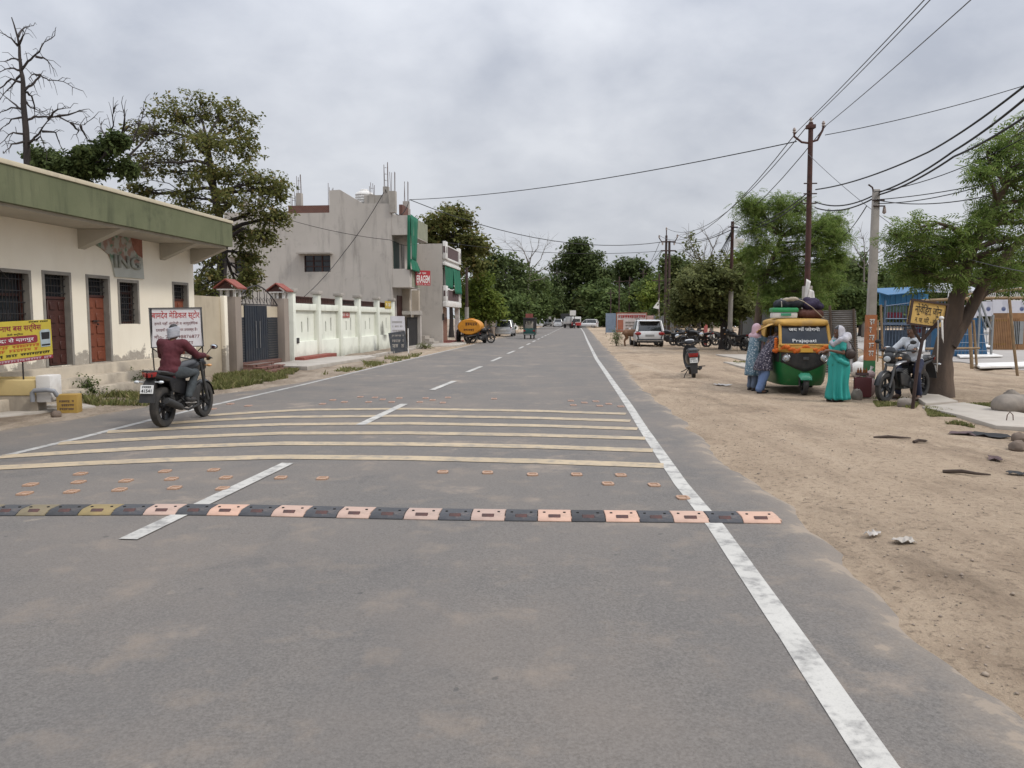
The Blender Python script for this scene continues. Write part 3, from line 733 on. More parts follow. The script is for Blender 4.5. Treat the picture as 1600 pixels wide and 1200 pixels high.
# ------------------------------------------------------------------ white compound wall
cw = thing('compound_wall', 'pale white compound wall of five bays with slit openings and capped posts', 'wall', LO, LRZ)
m, nt, b = plaster('lime_white_plaster', (.74, .755, .67), (.67, .685, .60), (.22, .22, .18), low=(-.2, .42, .75, .9), streak=.28)
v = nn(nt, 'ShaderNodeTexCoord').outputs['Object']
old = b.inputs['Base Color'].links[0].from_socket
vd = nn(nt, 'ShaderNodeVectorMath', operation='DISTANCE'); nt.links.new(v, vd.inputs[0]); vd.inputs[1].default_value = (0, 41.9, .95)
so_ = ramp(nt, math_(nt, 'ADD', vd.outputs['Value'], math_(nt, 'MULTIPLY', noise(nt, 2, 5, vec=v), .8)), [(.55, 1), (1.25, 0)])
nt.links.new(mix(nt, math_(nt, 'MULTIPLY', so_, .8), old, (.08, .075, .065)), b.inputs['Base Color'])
M_LIME = m
posts = [S(456)]+[S(p) for p in (496, 530, 559.5, 589, 613)]
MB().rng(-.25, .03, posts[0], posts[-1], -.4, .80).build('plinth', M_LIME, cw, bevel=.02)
MB().rng(-.25, .02, posts[0], posts[-1], 2.0, 2.26).build('ledge', M_LIME, cw, bevel=.02)
for i, (a, c) in enumerate(zip(posts, posts[1:])):
    hs = []
    for f, h in ((.2, .26), (.46, .42), (.7, .58)):
        y = a+(c-a)*f; hs.append((y-.06, y+.06, 1.14, 1.14+h))
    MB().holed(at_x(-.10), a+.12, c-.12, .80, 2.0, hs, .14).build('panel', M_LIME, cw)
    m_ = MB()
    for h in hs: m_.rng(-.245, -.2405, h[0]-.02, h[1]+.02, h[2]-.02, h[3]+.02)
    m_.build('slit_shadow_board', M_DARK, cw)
    m_ = MB(); m_.rng(-.16, -.12, a+.14, c-.14, 2.50, 2.54); m_.rng(-.16, -.12, a+.14, c-.14, 2.30, 2.33)
    for k in range(14): m_.rng(-.145, -.13, a+.2+k*(c-a-.4)/13, a+.215+k*(c-a-.4)/13, 2.26, 2.5)
    m_.build('railing', M_DKW, cw)
    MB().rng(-.2, -.17, a+.12, c-.12, 2.262, 2.52).build('opening_shade_sheet', M_DKW if i != 2 else M_DARK, cw)  # dark sheet added behind the railing, shade of its openings as colour
for a in posts:
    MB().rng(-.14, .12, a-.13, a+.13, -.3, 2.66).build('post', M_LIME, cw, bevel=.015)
    MB().rng(-.2, .18, a-.2, a+.2, 2.66, 2.8).build('post_cap', M_CONC, cw, bevel=.02)
M_SIGNR = pm('red_sign_board', (.40, .11, .09), (.33, .08, .07), 4, .6); M_WHT = pm('white_paint', (.72, .71, .68), rough=.7); M_YSG = pm('yellow_sign', (.52, .37, .06), (.43, .3, .05), 5, .6)
s3 = (posts[2]+posts[3])/2-.4
sg = thing('red_notice', 'small red and white notice fixed at the top of the middle white wall bay', 'notice', LW(-.09, s3, 1.84), LRZ)
MB().rng(0, .02, -.75, .75, -.12, .12).build('board', M_SIGNR, sg); b = MB(); marks(b, at_x(.022), -.68, .68, -.07, .13, 9, 3); b.build('lettering', M_WHT, sg)
s5 = (posts[4]+posts[5])/2+.55
sg = thing('yellow_notice', 'yellow painted notice tied to the railing at the far end of white wall', 'notice', LW(.03, s5, 2.42), LRZ)
MB().rng(0, .02, -.62, .62, -.2, .2).build('board', M_YSG, sg); b = MB(); marks(b, at_x(.022), -.5, .5, -.1, .18, 4, 5); b.build('lettering', M_WHT, sg)
mb_ = thing('meter_box', 'small dark meter box low on the first white wall bay', 'meter box', LW(-.09, S(459, -.1, .8), .85), LRZ)
MB().rng(0, .16, -.16, .16, -.1, .1).build('box_body', M_IRON, mb_, bevel=.01); MB().rng(.16, .17, -.12, .12, -.07, .05).build('box_door', M_SLAT, mb_)

# ------------------------------------------------------------------ two storey concrete house
H0 = S(613.5); H1 = S(652, 0, 4)
hs_ = thing('concrete_house', 'unpainted two-storey concrete house with bare rebar columns and empty rooftop', 'house', LO, LRZ)
m, nt, b = plaster('raw_grey_plaster', (.485, .45, .412), (.42, .39, .355), (.22, .205, .19), streak=.7, sc=.35)
M_RAW = m
def zx(py): return SZ(py, H0)
def xs_(px, py=400):                # local x on the near side wall
    Y = CA*H0; r = (px-800)/F
    z = zx(py); 
    zc_ = lambda x: (-SA*x+CA*H0)*CT+(HC-z)*ST
    lo, hi = -40, 10
    for _ in range(50):
        mid__ = (lo+hi)/2
        if (LO.x+CA*mid__+SA*H0)/zc_(mid__) < r: lo = mid__
        else: hi = mid__
    return lo
XL = xs_(352)
zr = zx(331)
w1 = (xs_(475), xs_(516), zx(424), zx(398)); w2 = (xs_(366), xs_(394.5), zx(426), zx(402))
b = MB(); b.holed(at_y(H0), XL, 0, -.3, zr, [w1, w2], .2)
b.add([(0, H0, -.3), (0, H1, -.3), (0, H1, zr), (0, H0, zr), (XL, H0, -.3), (XL, H1, -.3), (XL, H1, zr), (XL, H0, zr)], [(0, 1, 2, 3), (7, 6, 5, 4), (1, 5, 6, 2), (3, 2, 6, 7)])
b.build('wall', M_RAW, hs_)
# stepped parapet over the side wall
pts = [(xs_(516), zr), (xs_(516), zx(296)), (xs_(533), zx(295)), (xs_(568), zx(317)), (0, zx(318)), (0, zr)]
MB().prism(pts, .2, Matrix.Translation((0, H0+.2, 0)) @ SIDEM).build('parapet', M_RAW, hs_)
MB().rng(XL, xs_(450), H0+.02, H0+.22, zr, zx(328)).build('low_parapet', M_RAW, hs_)
MB().rng(xs_(452), xs_(515.5), H0+.02, H0+.2, zr, zx(319)).build('brick_parapet', M_BRICK, hs_)
MB().rng(xs_(568), xs_(598), H0+.3, H0+1.5, zr, zx(303)).build('stair_room', M_CONC, hs_)
M_RUST = pm('rusty_rebar', (.10, .055, .04), (.07, .04, .03), 20, .8)
def stub(px, yb, yt, yr, w_=.3, dy=.25, mt=M_CONC):
    x = xs_(px)
    c_ = MB().rng(x-w_/2, x+w_/2, H0+dy, H0+dy+w_, zr-.1, max(zx(yt), zr+.02)).build('column', mt, hs_)
    m_ = MB()
    for i in (-1, 1):
        for j in (-1, 1):
            q = rnd.uniform(-.05, .05)
            m_.tube([(x+i*w_*.32, H0+dy+w_/2+j*w_*.32, zx(yt)-.02), (x+i*w_*.32+q, H0+dy+w_/2+j*w_*.32, zx(yr)+rnd.uniform(-.25, .1))], .014, 5)
    zz = zx(yt)
    while zz < zx(yr)-.3:
        m_.box((x, H0+dy+w_/2, zz), (w_*.7, .012, .012)); m_.box((x, H0+dy+w_/2-.1, zz), (.012, w_*.7, .012)); zz += .35
    m_.build('rebar', M_RUST, c_)
for a in ((466, 330, 298, 265), (457, 330, 329, 296), (514.5, 330, 318, 285), (580, 316, 302, 283), (602, 318, 290, 249), (383, 330, 308, 280), (405, 330, 306, 282)): stub(*a)
b = MB(); b.rng(.05, .25, H0+1.6, H0+3.6, zr, zx(313)); b.build('brick_parapet', M_BRICK, hs_)
for px, yt, yr in ((617, 299, 269), (637.5, 315, 284)):
    s = S(px, .2, 8); x = .1
    c_ = MB().rng(x-.17, x+.17, s-.17, s+.17, zr-.05, SZ(yt, s)).build('column', M_CONC, hs_)
    m_ = MB()
    for i in (-1, 1):
        for j in (-1, 1): m_.tube([(x+i*.1, s+j*.1, SZ(yt, s)), (x+i*.1+rnd.uniform(-.05, .05), s+j*.1, SZ(yr, s))], .014, 5)
    m_.build('rebar', M_RUST, c_)
for h, lab in ((w1, 'barred window'), (w2, 'barred window')):
    wn = MB().rng(h[0], h[1], H0+.16, H0+.19, h[2], h[3]).build('window', M_GLASS, hs_)
    m_ = MB()
    for k in range(4): m_.rng(h[0]+(h[1]-h[0])*k/3-.03, h[0]+(h[1]-h[0])*k/3+.03, H0+.10, H0+.16, h[2], h[3])
    for k in range(4): m_.rng(h[0], h[1], H0+.085, H0+.1, h[2]+(h[3]-h[2])*k/3-.02, h[2]+(h[3]-h[2])*k/3+.02)
    m_.build('window_frame', M_DKW, wn)
    MB().rng(h[0]-.3, h[1]+.15, H0-.45, H0, h[3]+.06, h[3]+.14).build('sunshade', M_CONC, wn)
# front with two projecting balconies
zu1, zu0 = zx(336.5), zx(367); zl1, zl0 = zx(420), zx(449)
HB = S(668, 1.05, 7); HB2 = S(655, .95, 4)
m_ = MB()
for (z0, z1, ye, d) in ((zu0, zu1, HB, 1.05), (zl0, zl1, HB2, 1.0)):
    m_ = MB(); m_.rng(.004, d, H0+.02, ye, z0, z0+.15); m_.rng(d-.13, d-.002, H0+.15, ye-.15, z0+.15, z1); m_.rng(.004, d, H0+.02, H0+.15, z0+.15, z1); m_.rng(.004, d, ye-.15, ye, z0+.15, z1)
    m_.build('balcony', M_RAW, hs_)
M_GRNP = pm('green_stained_plaster', (.27, .275, .20), (.22, .23, .165), 2, .9, dirt=(.13, .14, .10))
MB().rng(1.051, 1.06, H0+.6, HB-.03, zu0+.05, zu1).build('green_band', M_GRNP, hs_)
MB().rng(1.001, 1.01, H0+.6, HB2-.03, zl0+.05, zl1).build('green_band', M_GRNP, hs_)
m_ = MB(); m_.rng(.012, .03, H0+.35, H0+1.6, zl1-.9, zu0-.3); m_.build('door', pm('dark_green_shutter', (.03, .075, .06), (.02, .05, .042), 4, .6, stretch=(1, 6, .2)), hs_)
MB().rng(.012, .03, H0+2.2, H0+2.9, zl0+.9, zl0+2.6).build('window', M_GLASS, hs_)
MB().rng(.012, .05, H0+1.0, H0+2.1, 0, 3.0).build('door', M_DKW, hs_); d2 = MB().rng(.012, .05, H0+2.9, H0+4.3, 1.9, 3.05).build('window', M_REDW, hs_)
b = MB(); grille((H0+2.9, H0+4.3, 1.9, 3.05), 9, 3, x=.06).build('grille', M_IRON, d2)
for y in (H0+2.45, H0+4.9): MB().rng(.01, .45, y-.17, y+.17, -.2, zl0).build('porch_column', pm('cream_column', (.47, .41, .33), (.4, .35, .28), 2, .9), hs_)
for i in range(4): MB().rng(.46, 1.7-.3*i, H0+4.4+.15*i, H1-.06, -.1+.17*i-.02, -.1+.17*(i+1)).build('entrance_step', M_CONC2, hs_)
gm = thing('iron_gate', 'tall black iron gate in front of the concrete house doorway', 'gate', LW(.75, H0+1.6), LRZ)
m_ = MB(); m_.rng(-.03, .02, -1.2, 1.3, -.1, 1.75); m_.build('gate_sheet', M_DARK, gm)
MB().rng(-.2, .2, 1.32, 1.6, -.1, 2.15).build('gate_post', M_RAW, gm); MB().rng(-.25, .25, -1.4, 1.6, 1.9, 2.1).build('lintel', M_CONC, gm)
# green shade cloth hanging from the upper balcony
M_CLOTH = pm('green_shade_net', (.012, .135, .075), (.009, .105, .058), 5, .8, stretch=(2, 2, .3))
def cloth(name, pts, wv, parent=None, amp=.05, n=10, mt=None, seed=1):
    """hanging cloth: two rails of points (top and bottom), folds along the width, real thickness"""
    b = MB(); r_ = random.Random(seed); (A, B), (Cc, Dd) = pts; m = 8; g = []
    A, B, Cc, Dd, wv = map(Vector, (A, B, Cc, Dd, wv))
    for j in range(m+1):
        for i in range(n*3+1):
            u, t = i/(n*3), j/m
            p = A.lerp(B, u).lerp(Cc.lerp(Dd, u), t)+wv*amp*math.sin(u*n*2+math.sin(u*9+seed)*1.2+t*.8)*(.4+.6*t)
            g.append(p)
    W = n*3+1
    b.add(g, [(j*W+i, j*W+i+1, (j+1)*W+i+1, (j+1)*W+i) for j in range(m) for i in range(W-1)])
    o = b.build(name, mt or M_CLOTH, parent, smooth=True, ang=180); md = o.modifiers.new('t', 'SOLIDIFY'); md.thickness = .008
    return o
sh = thing('shade_net', 'long green net hanging off the upper balcony of concrete house', 'shade net', LO, LRZ)
xb = 1.09
y0_, y1_ = H0-.02, H0+1.9
cloth('net_drop', (((xb, y0_, zu1+.05), (xb, y1_, zu1+.02)), ((xb, y0_+.05, zl1+.5), (xb, y1_-.3, zl1+.4))), (1, 0, 0), sh, .06, 5)
cloth('net_bunch', (((xb, y0_+.05, zl1+.55), (xb, y1_-.3, zl1+.45)), ((xb+.12, y0_-.1, zl1-.1), (xb+.12, y1_+.1, zl1-.15))), (1, 0, 0), sh, .1, 6, seed=4)
cloth('net_side', (((xb-.16, H0-.03, zu1), (xb, H0-.03, zu1)), ((xb-.22, H0-.03, zl1-.05), (xb, H0-.03, zl1-.05))), (0, 1, 0), sh, .03, 3, seed=2)
# lettered sign on the lower balcony
M_SR = pm('red_enamel', (.36, .028, .038), (.30, .022, .03), 3, .5)
es = thing('shop_sign', 'red sign with white letters fixed across the lower balcony of concrete house', 'sign', LW(1.45, S(661, 1.45, 4), 0), LRZ+R(-50))
zs0, zs1 = SZ(447.5, S(660, 1.1)), SZ(425, S(660, 1.1)); ws = .47
MB().rng(-.02, .02, -ws, ws, zs0, zs1).build('board', M_SR, es)
text('lettering', 'ERAGEM', M_WHT, es, at_x(.024) @ Matrix.Translation((0, zs0+.36, 0)), .84, .44, .02)
b = MB(); marks(b, at_x(.022), -.42, .2, zs1-.22, .1, 9, 8); marks(b, at_x(.022), -.42, .42, zs0+.04, .05, 14, 9); b.build('small_lettering', M_WHT, es)
# water tank on the roof
wt = thing('water_tank', 'white ribbed plastic water tank on the concrete house roof', 'water tank', LW(xs_(559.5, 300), H0+1.2, 0), LRZ)
zt0 = zx(314); q = [(.0001, zt0), (.5, zt0)]
for k in range(4): q += [(.5, zt0+.05+k*.15), (.53, zt0+.09+k*.15), (.5, zt0+.13+k*.15)]
q += [(.46, zt0+.66), (.25, zt0+.76)]
MB().lathe(q, n=24).build('tank_body', M_WHITEP, wt, smooth=True, ang=50); MB().lathe([(.25, zt0+.74), (.25, zt0+.82), (.2, zt0+.85), (.0001, zt0+.85)], n=20).build('tank_lid', M_WHITEP, wt, smooth=True)
MB().rng(-.7, .7, -.7, .7, zr, zt0).build('tank_stand', M_CONC, wt)

# ------------------------------------------------------------------ second house with white trim
D2 = 1.75; K0 = H1+.03; K1 = S(718, D2, 3)
h2 = thing('trimmed_house', 'grey house with white trimmed balconies and green curtains upstairs', 'house', LO, LRZ)
kz = lambda py: SZ(py, K0, D2)
zt2 = kz(380)
b = MB(); b.rng(-7, D2-1.0, K0, K1, -.3, zt2-.3); b.rng(D2-1.0, D2-.12, K0, K0+.18, -.3, zt2-.02); b.rng(-7, D2-1.0, K0, K0+.18, zt2-.3, zt2-.02); b.build('wall', M_RAW, h2)
b = MB(); b.rng(D2-.999, D2-.02, K0+.19, K1, kz(478), kz(470)); b.build('floor_slab', M_WHITEP, h2)
MB().rng(D2-.999, D2-.02, K0+.19, K1, kz(410), kz(402)).build('upper_slab', M_WHITEP, h2)
M_BRN = pm('brown_trim', (.10, .065, .065), (.08, .052, .052), 3, .8)
for zb_, zt_ in ((kz(470), kz(446.5)), (kz(402), kz(377))):
    t_ = MB().rng(D2-.05, D2+.04, K0+.75, K1-.75, zb_+.03, zt_-.25).build('balcony_band', M_BRN, h2)
    m_ = MB(); m_.rng(D2-.08, D2+.12, K0+.02, K0+.72, zb_-.08, zt_+.02); m_.rng(D2-.08, D2+.12, K1-.72, K1, zb_-.08, zt_+.02); m_.rng(D2-.06, D2+.10, K0+.73, K1-.73, zb_-.1, zb_+.03); m_.rng(D2-.06, D2+.07, K0+.73, K1-.73, zt_-.24, zt_-.16)
    m_.build('balcony_trim', M_WHITEP, h2, bevel=.02)
    m_ = MB()
    for y in (K0+.37, K1-.36): m_.rng(D2+.12, D2+.128, y-.12, y+.12, zb_+.3, zt_-.3)
    m_.rng(D2-.05, D2+.08, K0+.014, K0+.018, zb_+.3, zt_-.3)
    m_.build('diamond_inlay', M_BRN, h2)
MB().rng(D2-.1, D2+.14, K0-.02, K1+.02, kz(479), kz(471)).build('beam', M_WHITEP, h2, bevel=.03)
MB().rng(D2-.1, D2+.1, K0, K1, kz(414), kz(409)).build('beam', M_WHITEP, h2, bevel=.03)
cu = thing('green_curtain', 'green shade curtains drawn across the upstairs balcony of trimmed house', 'curtain', LO, LRZ)
kc = (K0+K1)/2
cloth('curtain_half', (((D2+.02, K0+.1, kz(412)), (D2+.02, kc+.7, kz(412))), ((D2+.04, K0+.15, kz(449)), (D2+.04, kc+.5, kz(449)))), (1, 0, 0), cu, .05, 8)
cloth('curtain_half', (((D2+.03, kc+.2, kz(413)), (D2+.03, K1-.1, kz(412))), ((D2+.2, kc-.2, kz(457)), (D2+.2, K1-.1, kz(456)))), (1, 0, 0), cu, .06, 8, seed=3)
M_PINK = pm('pink_plaster', (.47, .36, .29), (.42, .32, .26), 2, .9); M_BRT = brick_mat('brick_tile', (.27, .13, .085), (.22, .10, .07), (.3, .2, .15), 5)
b = MB().rng(D2-.99, D2-.9, K0+.19, K1-.1, -.1, kz(479)); b.build('porch_wall', M_PINK, h2)
MB().rng(D2-.9, D2-.86, K0+2.6, K1-.25, 0, 1.75).build('brick_dado', M_BRT, h2)
MB().rng(D2-.9, D2-.84, K0+.9, K0+2.3, .1, 2.1).build('door', M_DKW, h2)
MB().rng(D2-.3, D2, K1-.3, K1, -.1, kz(479)).build('porch_column', M_WHITEP, h2)
MB().rng(D2-.85, D2+.3, K0+.2, K1, -.1, .12).build('porch_floor', M_REDT, h2)
MB().rng(D2-.13, D2-.02, K0-.02, K0+.1, kz(500), kz(490)).build('meter_box', M_IRON, h2)
# free standing boards by the doorway
bd = thing('paper_notice', 'white paper covered board leaning at the concrete house doorway', 'notice board', LW(1.35, S(622, 1.35, 1), 0), LRZ+R(-60), rx=R(0))
MB().box((0, 0, 1.05), (.03, .75, 1.5), rot(0, -.12, 0)).build('board', pm('greyish_paper', (.50, .49, .51), (.42, .41, .43), 3, .8), bd)
b = MB()
for k in range(5): marks(b, Matrix.Rotation(-.12, 4, 'Y') @ at_x(.145) , -.3, .3, .55+k*.22, .1, 9, k)
b.build('lettering', M_FRAME, bd)
bd = thing('dark_banner', 'dark leaning banner board with white writing and a pole beside it', 'banner', LW(2.0, S(622, 2.0, .5), 0), LRZ+R(-65))
bd.scale = (.8, .8, .9); MB().box((0, 0, .62), (.03, 1.0, 1.1), rot(.12, -.15, 0)).build('board', pm('navy_banner', (.05, .055, .062), (.035, .038, .045), 4, .7, dirt=(.14, .14, .14), dscale=5), bd)
b = MB()
for k, (h, n) in enumerate(((.2, 4), (.14, 7), (.1, 9))): marks(b, Matrix.Rotation(-.15, 4, 'Y') @ at_x(.115), -.36, .36, .3+k*.3, h, n, k+20)
b.build('lettering', M_CONC, bd)
MB().tube([(.3, .55, 0), (.3, .55, 1.35)], .035, 8).build('pole', M_WHITEP, bd)

# ------------------------------------------------------------------ apron, brick steps, kerb stones, verge things
def slab(name, poly, z0, z1, mt, **kw): return MB().prism(poly, z1-z0, Matrix.Translation((0, 0, z0))).build(name, mt, None, bevel=kw.get('bevel', .02))
def pxpoly(pts, z=0): return [tuple(G(x, y, z)[:2]) for x, y in pts]
struct(slab('gate_apron', [tuple(LW(x, y)[:2]) for x, y in ((.1, ga+1.6), (1.9, ga+1.0), (2.3, posts[0]+3.2), (1.6, posts[1]+1.5), (.1, posts[0]+2))], -.1, .13, M_CONC2))
t = thing('brick_step', 'crumbling red brick steps heaped below the dark gate', 'brick steps', LW(.75, ga+.55), LRZ)
for i in range(3):
    m_ = MB()
    for k in range(9-i):
        m_.box((-.3*i+.35+rnd.uniform(-.03, .03), -.95+k*.24+rnd.uniform(-.02, .02)+.1*i, .04+.085*i), (.32, .215, .08), rot(0, 0, rnd.uniform(-.06, .06)))
    m_.build('brick_course', M_BRICK, t, bevel=.008, seg=1)
struct(slab('path', [tuple(LW(x, y)[:2]) for x, y in ((.5, H0+.4), (3.3, H0+2.5), (3.1, K0+.5), (1.8, K1), (.4, K0-.1))], -.1, .10, M_CONC2))
MB().rng(.05, .5, posts[0]-.1, posts[0]+3.6, -.1, .24).build('brick_sill', M_REDT, t2 := thing('red_sill', 'low dark red step along the foot of the first white wall bay', 'step', LO, LRZ), bevel=.02)
b = MB()
for k in range(13):
    y = posts[1]+.5+k*.85; b.box((1.75+rnd.uniform(-.06, .06), y, .05), (.16, .8, .16), rot(rnd.uniform(-.04, .04), rnd.uniform(-.1, .1), rnd.uniform(-.08, .08)))
b.build('kerb', M_CONC2, None, bevel=.02).location = LO; struct(bpy.data.objects['kerb']); bpy.data.objects['kerb'].rotation_euler = (0, 0, LRZ)
# ================================================================== trees
M_BARK = pm('brown_bark', (.115, .082, .06), (.06, .045, .036), 5, .95, bmp=.8, stretch=(1, 1, .25))
M_BARKD = pm('dark_bark', (.045, .036, .033), (.03, .025, .024), 6, .95, bmp=.6, stretch=(1, 1, .25))
M_BARKG = pm('grey_bark', (.17, .15, .13), (.11, .097, .085), 6, .95, bmp=.6, stretch=(1, 1, .3))
LV_OLIVE = leaf_mat('olive_leaves', (0.067, 0.081, 0.024), (0.189, 0.189, 0.061), tip=(.20, .16, .06), trans=.45)
LV_NEEM = leaf_mat('neem_leaves', (0.067, 0.116, 0.024), (0.201, 0.268, 0.071), tip=(.22, .26, .09), trans=.48)
LV_DARK = leaf_mat('dark_leaves', (0.044, 0.066, 0.024), (0.116, 0.146, 0.051))
LV_DEEP = leaf_mat('deep_green_leaves', (0.054, 0.085, 0.027), (0.140, 0.183, 0.059))
LV_LIGHT = leaf_mat('yellow_green_leaves', (0.073, 0.116, 0.020), (0.207, 0.244, 0.051))
LV_DUST = leaf_mat('dusty_olive_leaves', (0.073, 0.088, 0.032), (0.183, 0.195, 0.071))
LV_GRASS = leaf_mat('grass_blades', (0.091, 0.104, 0.037), (0.232, 0.232, 0.091), tip=(.28, .23, .12), trans=.3)
LV_DRY = leaf_mat('dry_leaves', (0.122, 0.091, 0.049), (0.244, 0.183, 0.098))
def quad(l, w, bx=0.0, droop=0.0):
    return np.array([[0, 0, 0], [l*.5, w/2, -droop*.3], [l, 0, -droop], [l*.5, -w/2, -droop*.3]])
def tpl_broad(n=4):
    out = []
    for k in range(n):
        a = 2*math.pi*k/n+.4*k; q = quad(1, .62, droop=.35); q[:, 0] += .15
        c, s = math.cos(a), math.sin(a); out.append(q @ np.array([[c, s, 0], [-s, c, 0], [0, 0, 1]])+np.array([0, 0, .12*k]))
    return np.array(out)
def tpl_neem(n=5):
    out = []
    for k in range(n):
        t = (k+.6)/n; p = np.array([t*1.5, 0, -.45*t*t])
        for s in (-1, 1):
            q = quad(.62, .17, droop=.22); a = s*1.05; c, s_ = math.cos(a), math.sin(a)
            out.append(q @ np.array([[c, s_, 0], [-s_, c, 0], [0, 0, 1]])+p)
    q = quad(.6, .17, droop=.3); out.append(q+np.array([1.5, 0, -.45])); return np.array(out)
TPL = {'broad': tpl_broad(), 'neem': tpl_neem(), 'tuft': tpl_broad(3)}
def scatter(C, tpl, size, rs, up=.5):
    """leaf sprays at centres C (n,3): random yaw, tilt outward"""
    n = len(C); T = TPL[tpl]; k = len(T)
    yaw = rs.uniform(0, 2*np.pi, n); tilt = rs.normal(.15, .55, n); roll = rs.normal(0, .5, n)
    cy, sy, ct, st_, cr, sr = np.cos(yaw), np.sin(yaw), np.cos(tilt), np.sin(tilt), np.cos(roll), np.sin(roll)
    Z = np.zeros(n); O = np.ones(n)
    Rz = np.stack([cy, -sy, Z, sy, cy, Z, Z, Z, O], -1).reshape(n, 3, 3)
    Ry = np.stack([ct, Z, st_, Z, O, Z, -st_, Z, ct], -1).reshape(n, 3, 3)
    Rx = np.stack([O, Z, Z, Z, cr, -sr, Z, sr, cr], -1).reshape(n, 3, 3)
    M = Rz @ Ry @ Rx; s = size*rs.uniform(.65, 1.3, n)
    V = np.einsum('nij,kvj->nkvi', M, T)*s[:, None, None, None]+C[:, None, None, :]
    V = V.reshape(-1, 3); Fq = np.arange(len(V)).reshape(-1, 4)
    return V, Fq
def limb_path(a, b, rs, bend=.12, n=5):
    a, b = np.array(a, float), np.array(b, float); d = b-a; L = np.linalg.norm(d)
    off = rs.normal(0, 1, 3)*bend*L; off[2] = abs(off[2])*.6
    return [tuple(a+d*t+off*math.sin(math.pi*t)+rs.normal(0, .015, 3)*L*(0 < t < 1)) for t in np.linspace(0, 1, n)]
def grow(wood, leafC, a, lobe, r, ra, rs, ntw, tuft, sig, limbs=True):
    c = np.array(lobe)
    P = limb_path(a, c, rs); n = len(P)
    if limbs: wood.tube(P, [ra*(1-.75*i/(n-1)) for i in range(n)], 6)
    for _ in range(ntw):
        v = rs.normal(0, 1, 3); v /= np.linalg.norm(v); v[2] *= .8
        e = c+v*r*rs.uniform(.55, 1.02); s = np.array(P[rs.integers(2, n)])
        Q = limb_path(s, e, rs, .1, 4)
        if limbs: wood.tube(Q, [max(ra*.28*(1-.3*i), .012) for i in range(4)], 4, cap=False)
        Qa = np.array(Q)
        for t in (.6, .8, 1.0, 1.06):
            p = Qa[0]+(Qa[-1]-Qa[0])*t if t > 1 else np.array([np.interp(t*3, range(4), Qa[:, k]) for k in range(3)])
            m = max(1, int(tuft*(1 if t >= .8 else .55)))
            leafC.append(p+rs.normal(0, sig, (m, 3))*np.array([1, 1, .75]))
def tree(name, label, base_, trunk, r0, lobes, leaf, mt, bark=M_BARK, group=None, tpl='broad', ntw=7, tuft=7, sig=.22, seed=1, limbs=True, taper=.45, cat='tree'):
    """base_: world point; trunk: list of world points from the foot up; lobes: (world point, radius)"""
    rs = np.random.default_rng(seed)
    B = Vector(base_); t = thing(name, label, cat, B, 0, group)
    wood = MB(); T = [Vector(p)-B for p in trunk]
    pts = []
    for i, (p, q) in enumerate(zip(T, T[1:])):
        n = 4
        for k in range(n): pts.append(p.lerp(q, k/n))
    pts.append(T[-1]); m = len(pts); rr = []
    for i, p in enumerate(pts):
        u = i/(m-1); rr.append(r0*((1-u)+taper*u)*(1.0+.45*max(0, 1-u*7))); pts[i] = p+Vector(rs.normal(0, r0*.07, 3)) if i else p-Vector((0, 0, .15))
    wood.tube(pts, rr, 10)
    C = []
    for c, r in lobes:
        c = Vector(c)-B
        best = min(range(m//3, m), key=lambda i: (pts[i]-c).length+max(0, pts[i].z-c.z+.2*r)*1.5)
        grow(wood, C, pts[best], c, r, min(rr[best]*.62, .05+r*.09), rs, ntw, tuft, sig, limbs)
    wood.build('trunk', bark, t, smooth=True, ang=70)
    C = np.concatenate(C); V, Fq = scatter(C, tpl, leaf, rs)
    link('crown', fast_mesh('crown', V, Fq), mt, t)
    return t
def pxlobes(L, Y, rs_seed=3, dy=1.5):
    r = random.Random(rs_seed); out = []
    for px, py, rp in L:
        y = Y+r.uniform(-dy, dy); out.append((D(px, py, y), rp*y/F))
    return out
def pxpath(L, Y): return [D(x, y, Y) for x, y in L]

# --- left: broad tree behind the yard wall
Y = 33
L = [(262, 172, 24), (300, 172, 26), (338, 172, 28), (372, 190, 26), (222, 212, 24), (262, 222, 30), (308, 220, 30), (352, 222, 30), (392, 230, 24), (228, 256, 22), (275, 268, 30), (330, 272, 24), (372, 272, 26), (408, 285, 22), (438, 296, 18), (295, 308, 22), (350, 318, 26), (398, 326, 28), (432, 342, 18), (312, 345, 18), (378, 368, 18), (412, 372, 14), (210, 300, 14), (318, 395, 18), (390, 400, 12), (330, 440, 20), (322, 482, 20), (372, 450, 16), (350, 470, 16), (395, 432, 10), (310, 455, 12)]
tree('broadleaf_tree', 'tall open crowned olive green tree rising behind the yard wall and gate', D(345, 560, Y)-Vector((0, 0, D(345, 560, Y).z)), [G(345, 559)*0+Vector((D(345, 500, Y).x, Y, 0))]+pxpath([(344, 440), (350, 380), (338, 320), (330, 270), (322, 220)], Y), .25, [(c, r*1.22) for c, r in pxlobes(L, Y, 5, 1.9)], .15, LV_OLIVE, M_BARKD, tpl='broad', ntw=13, tuft=4.6, sig=.2, seed=11)
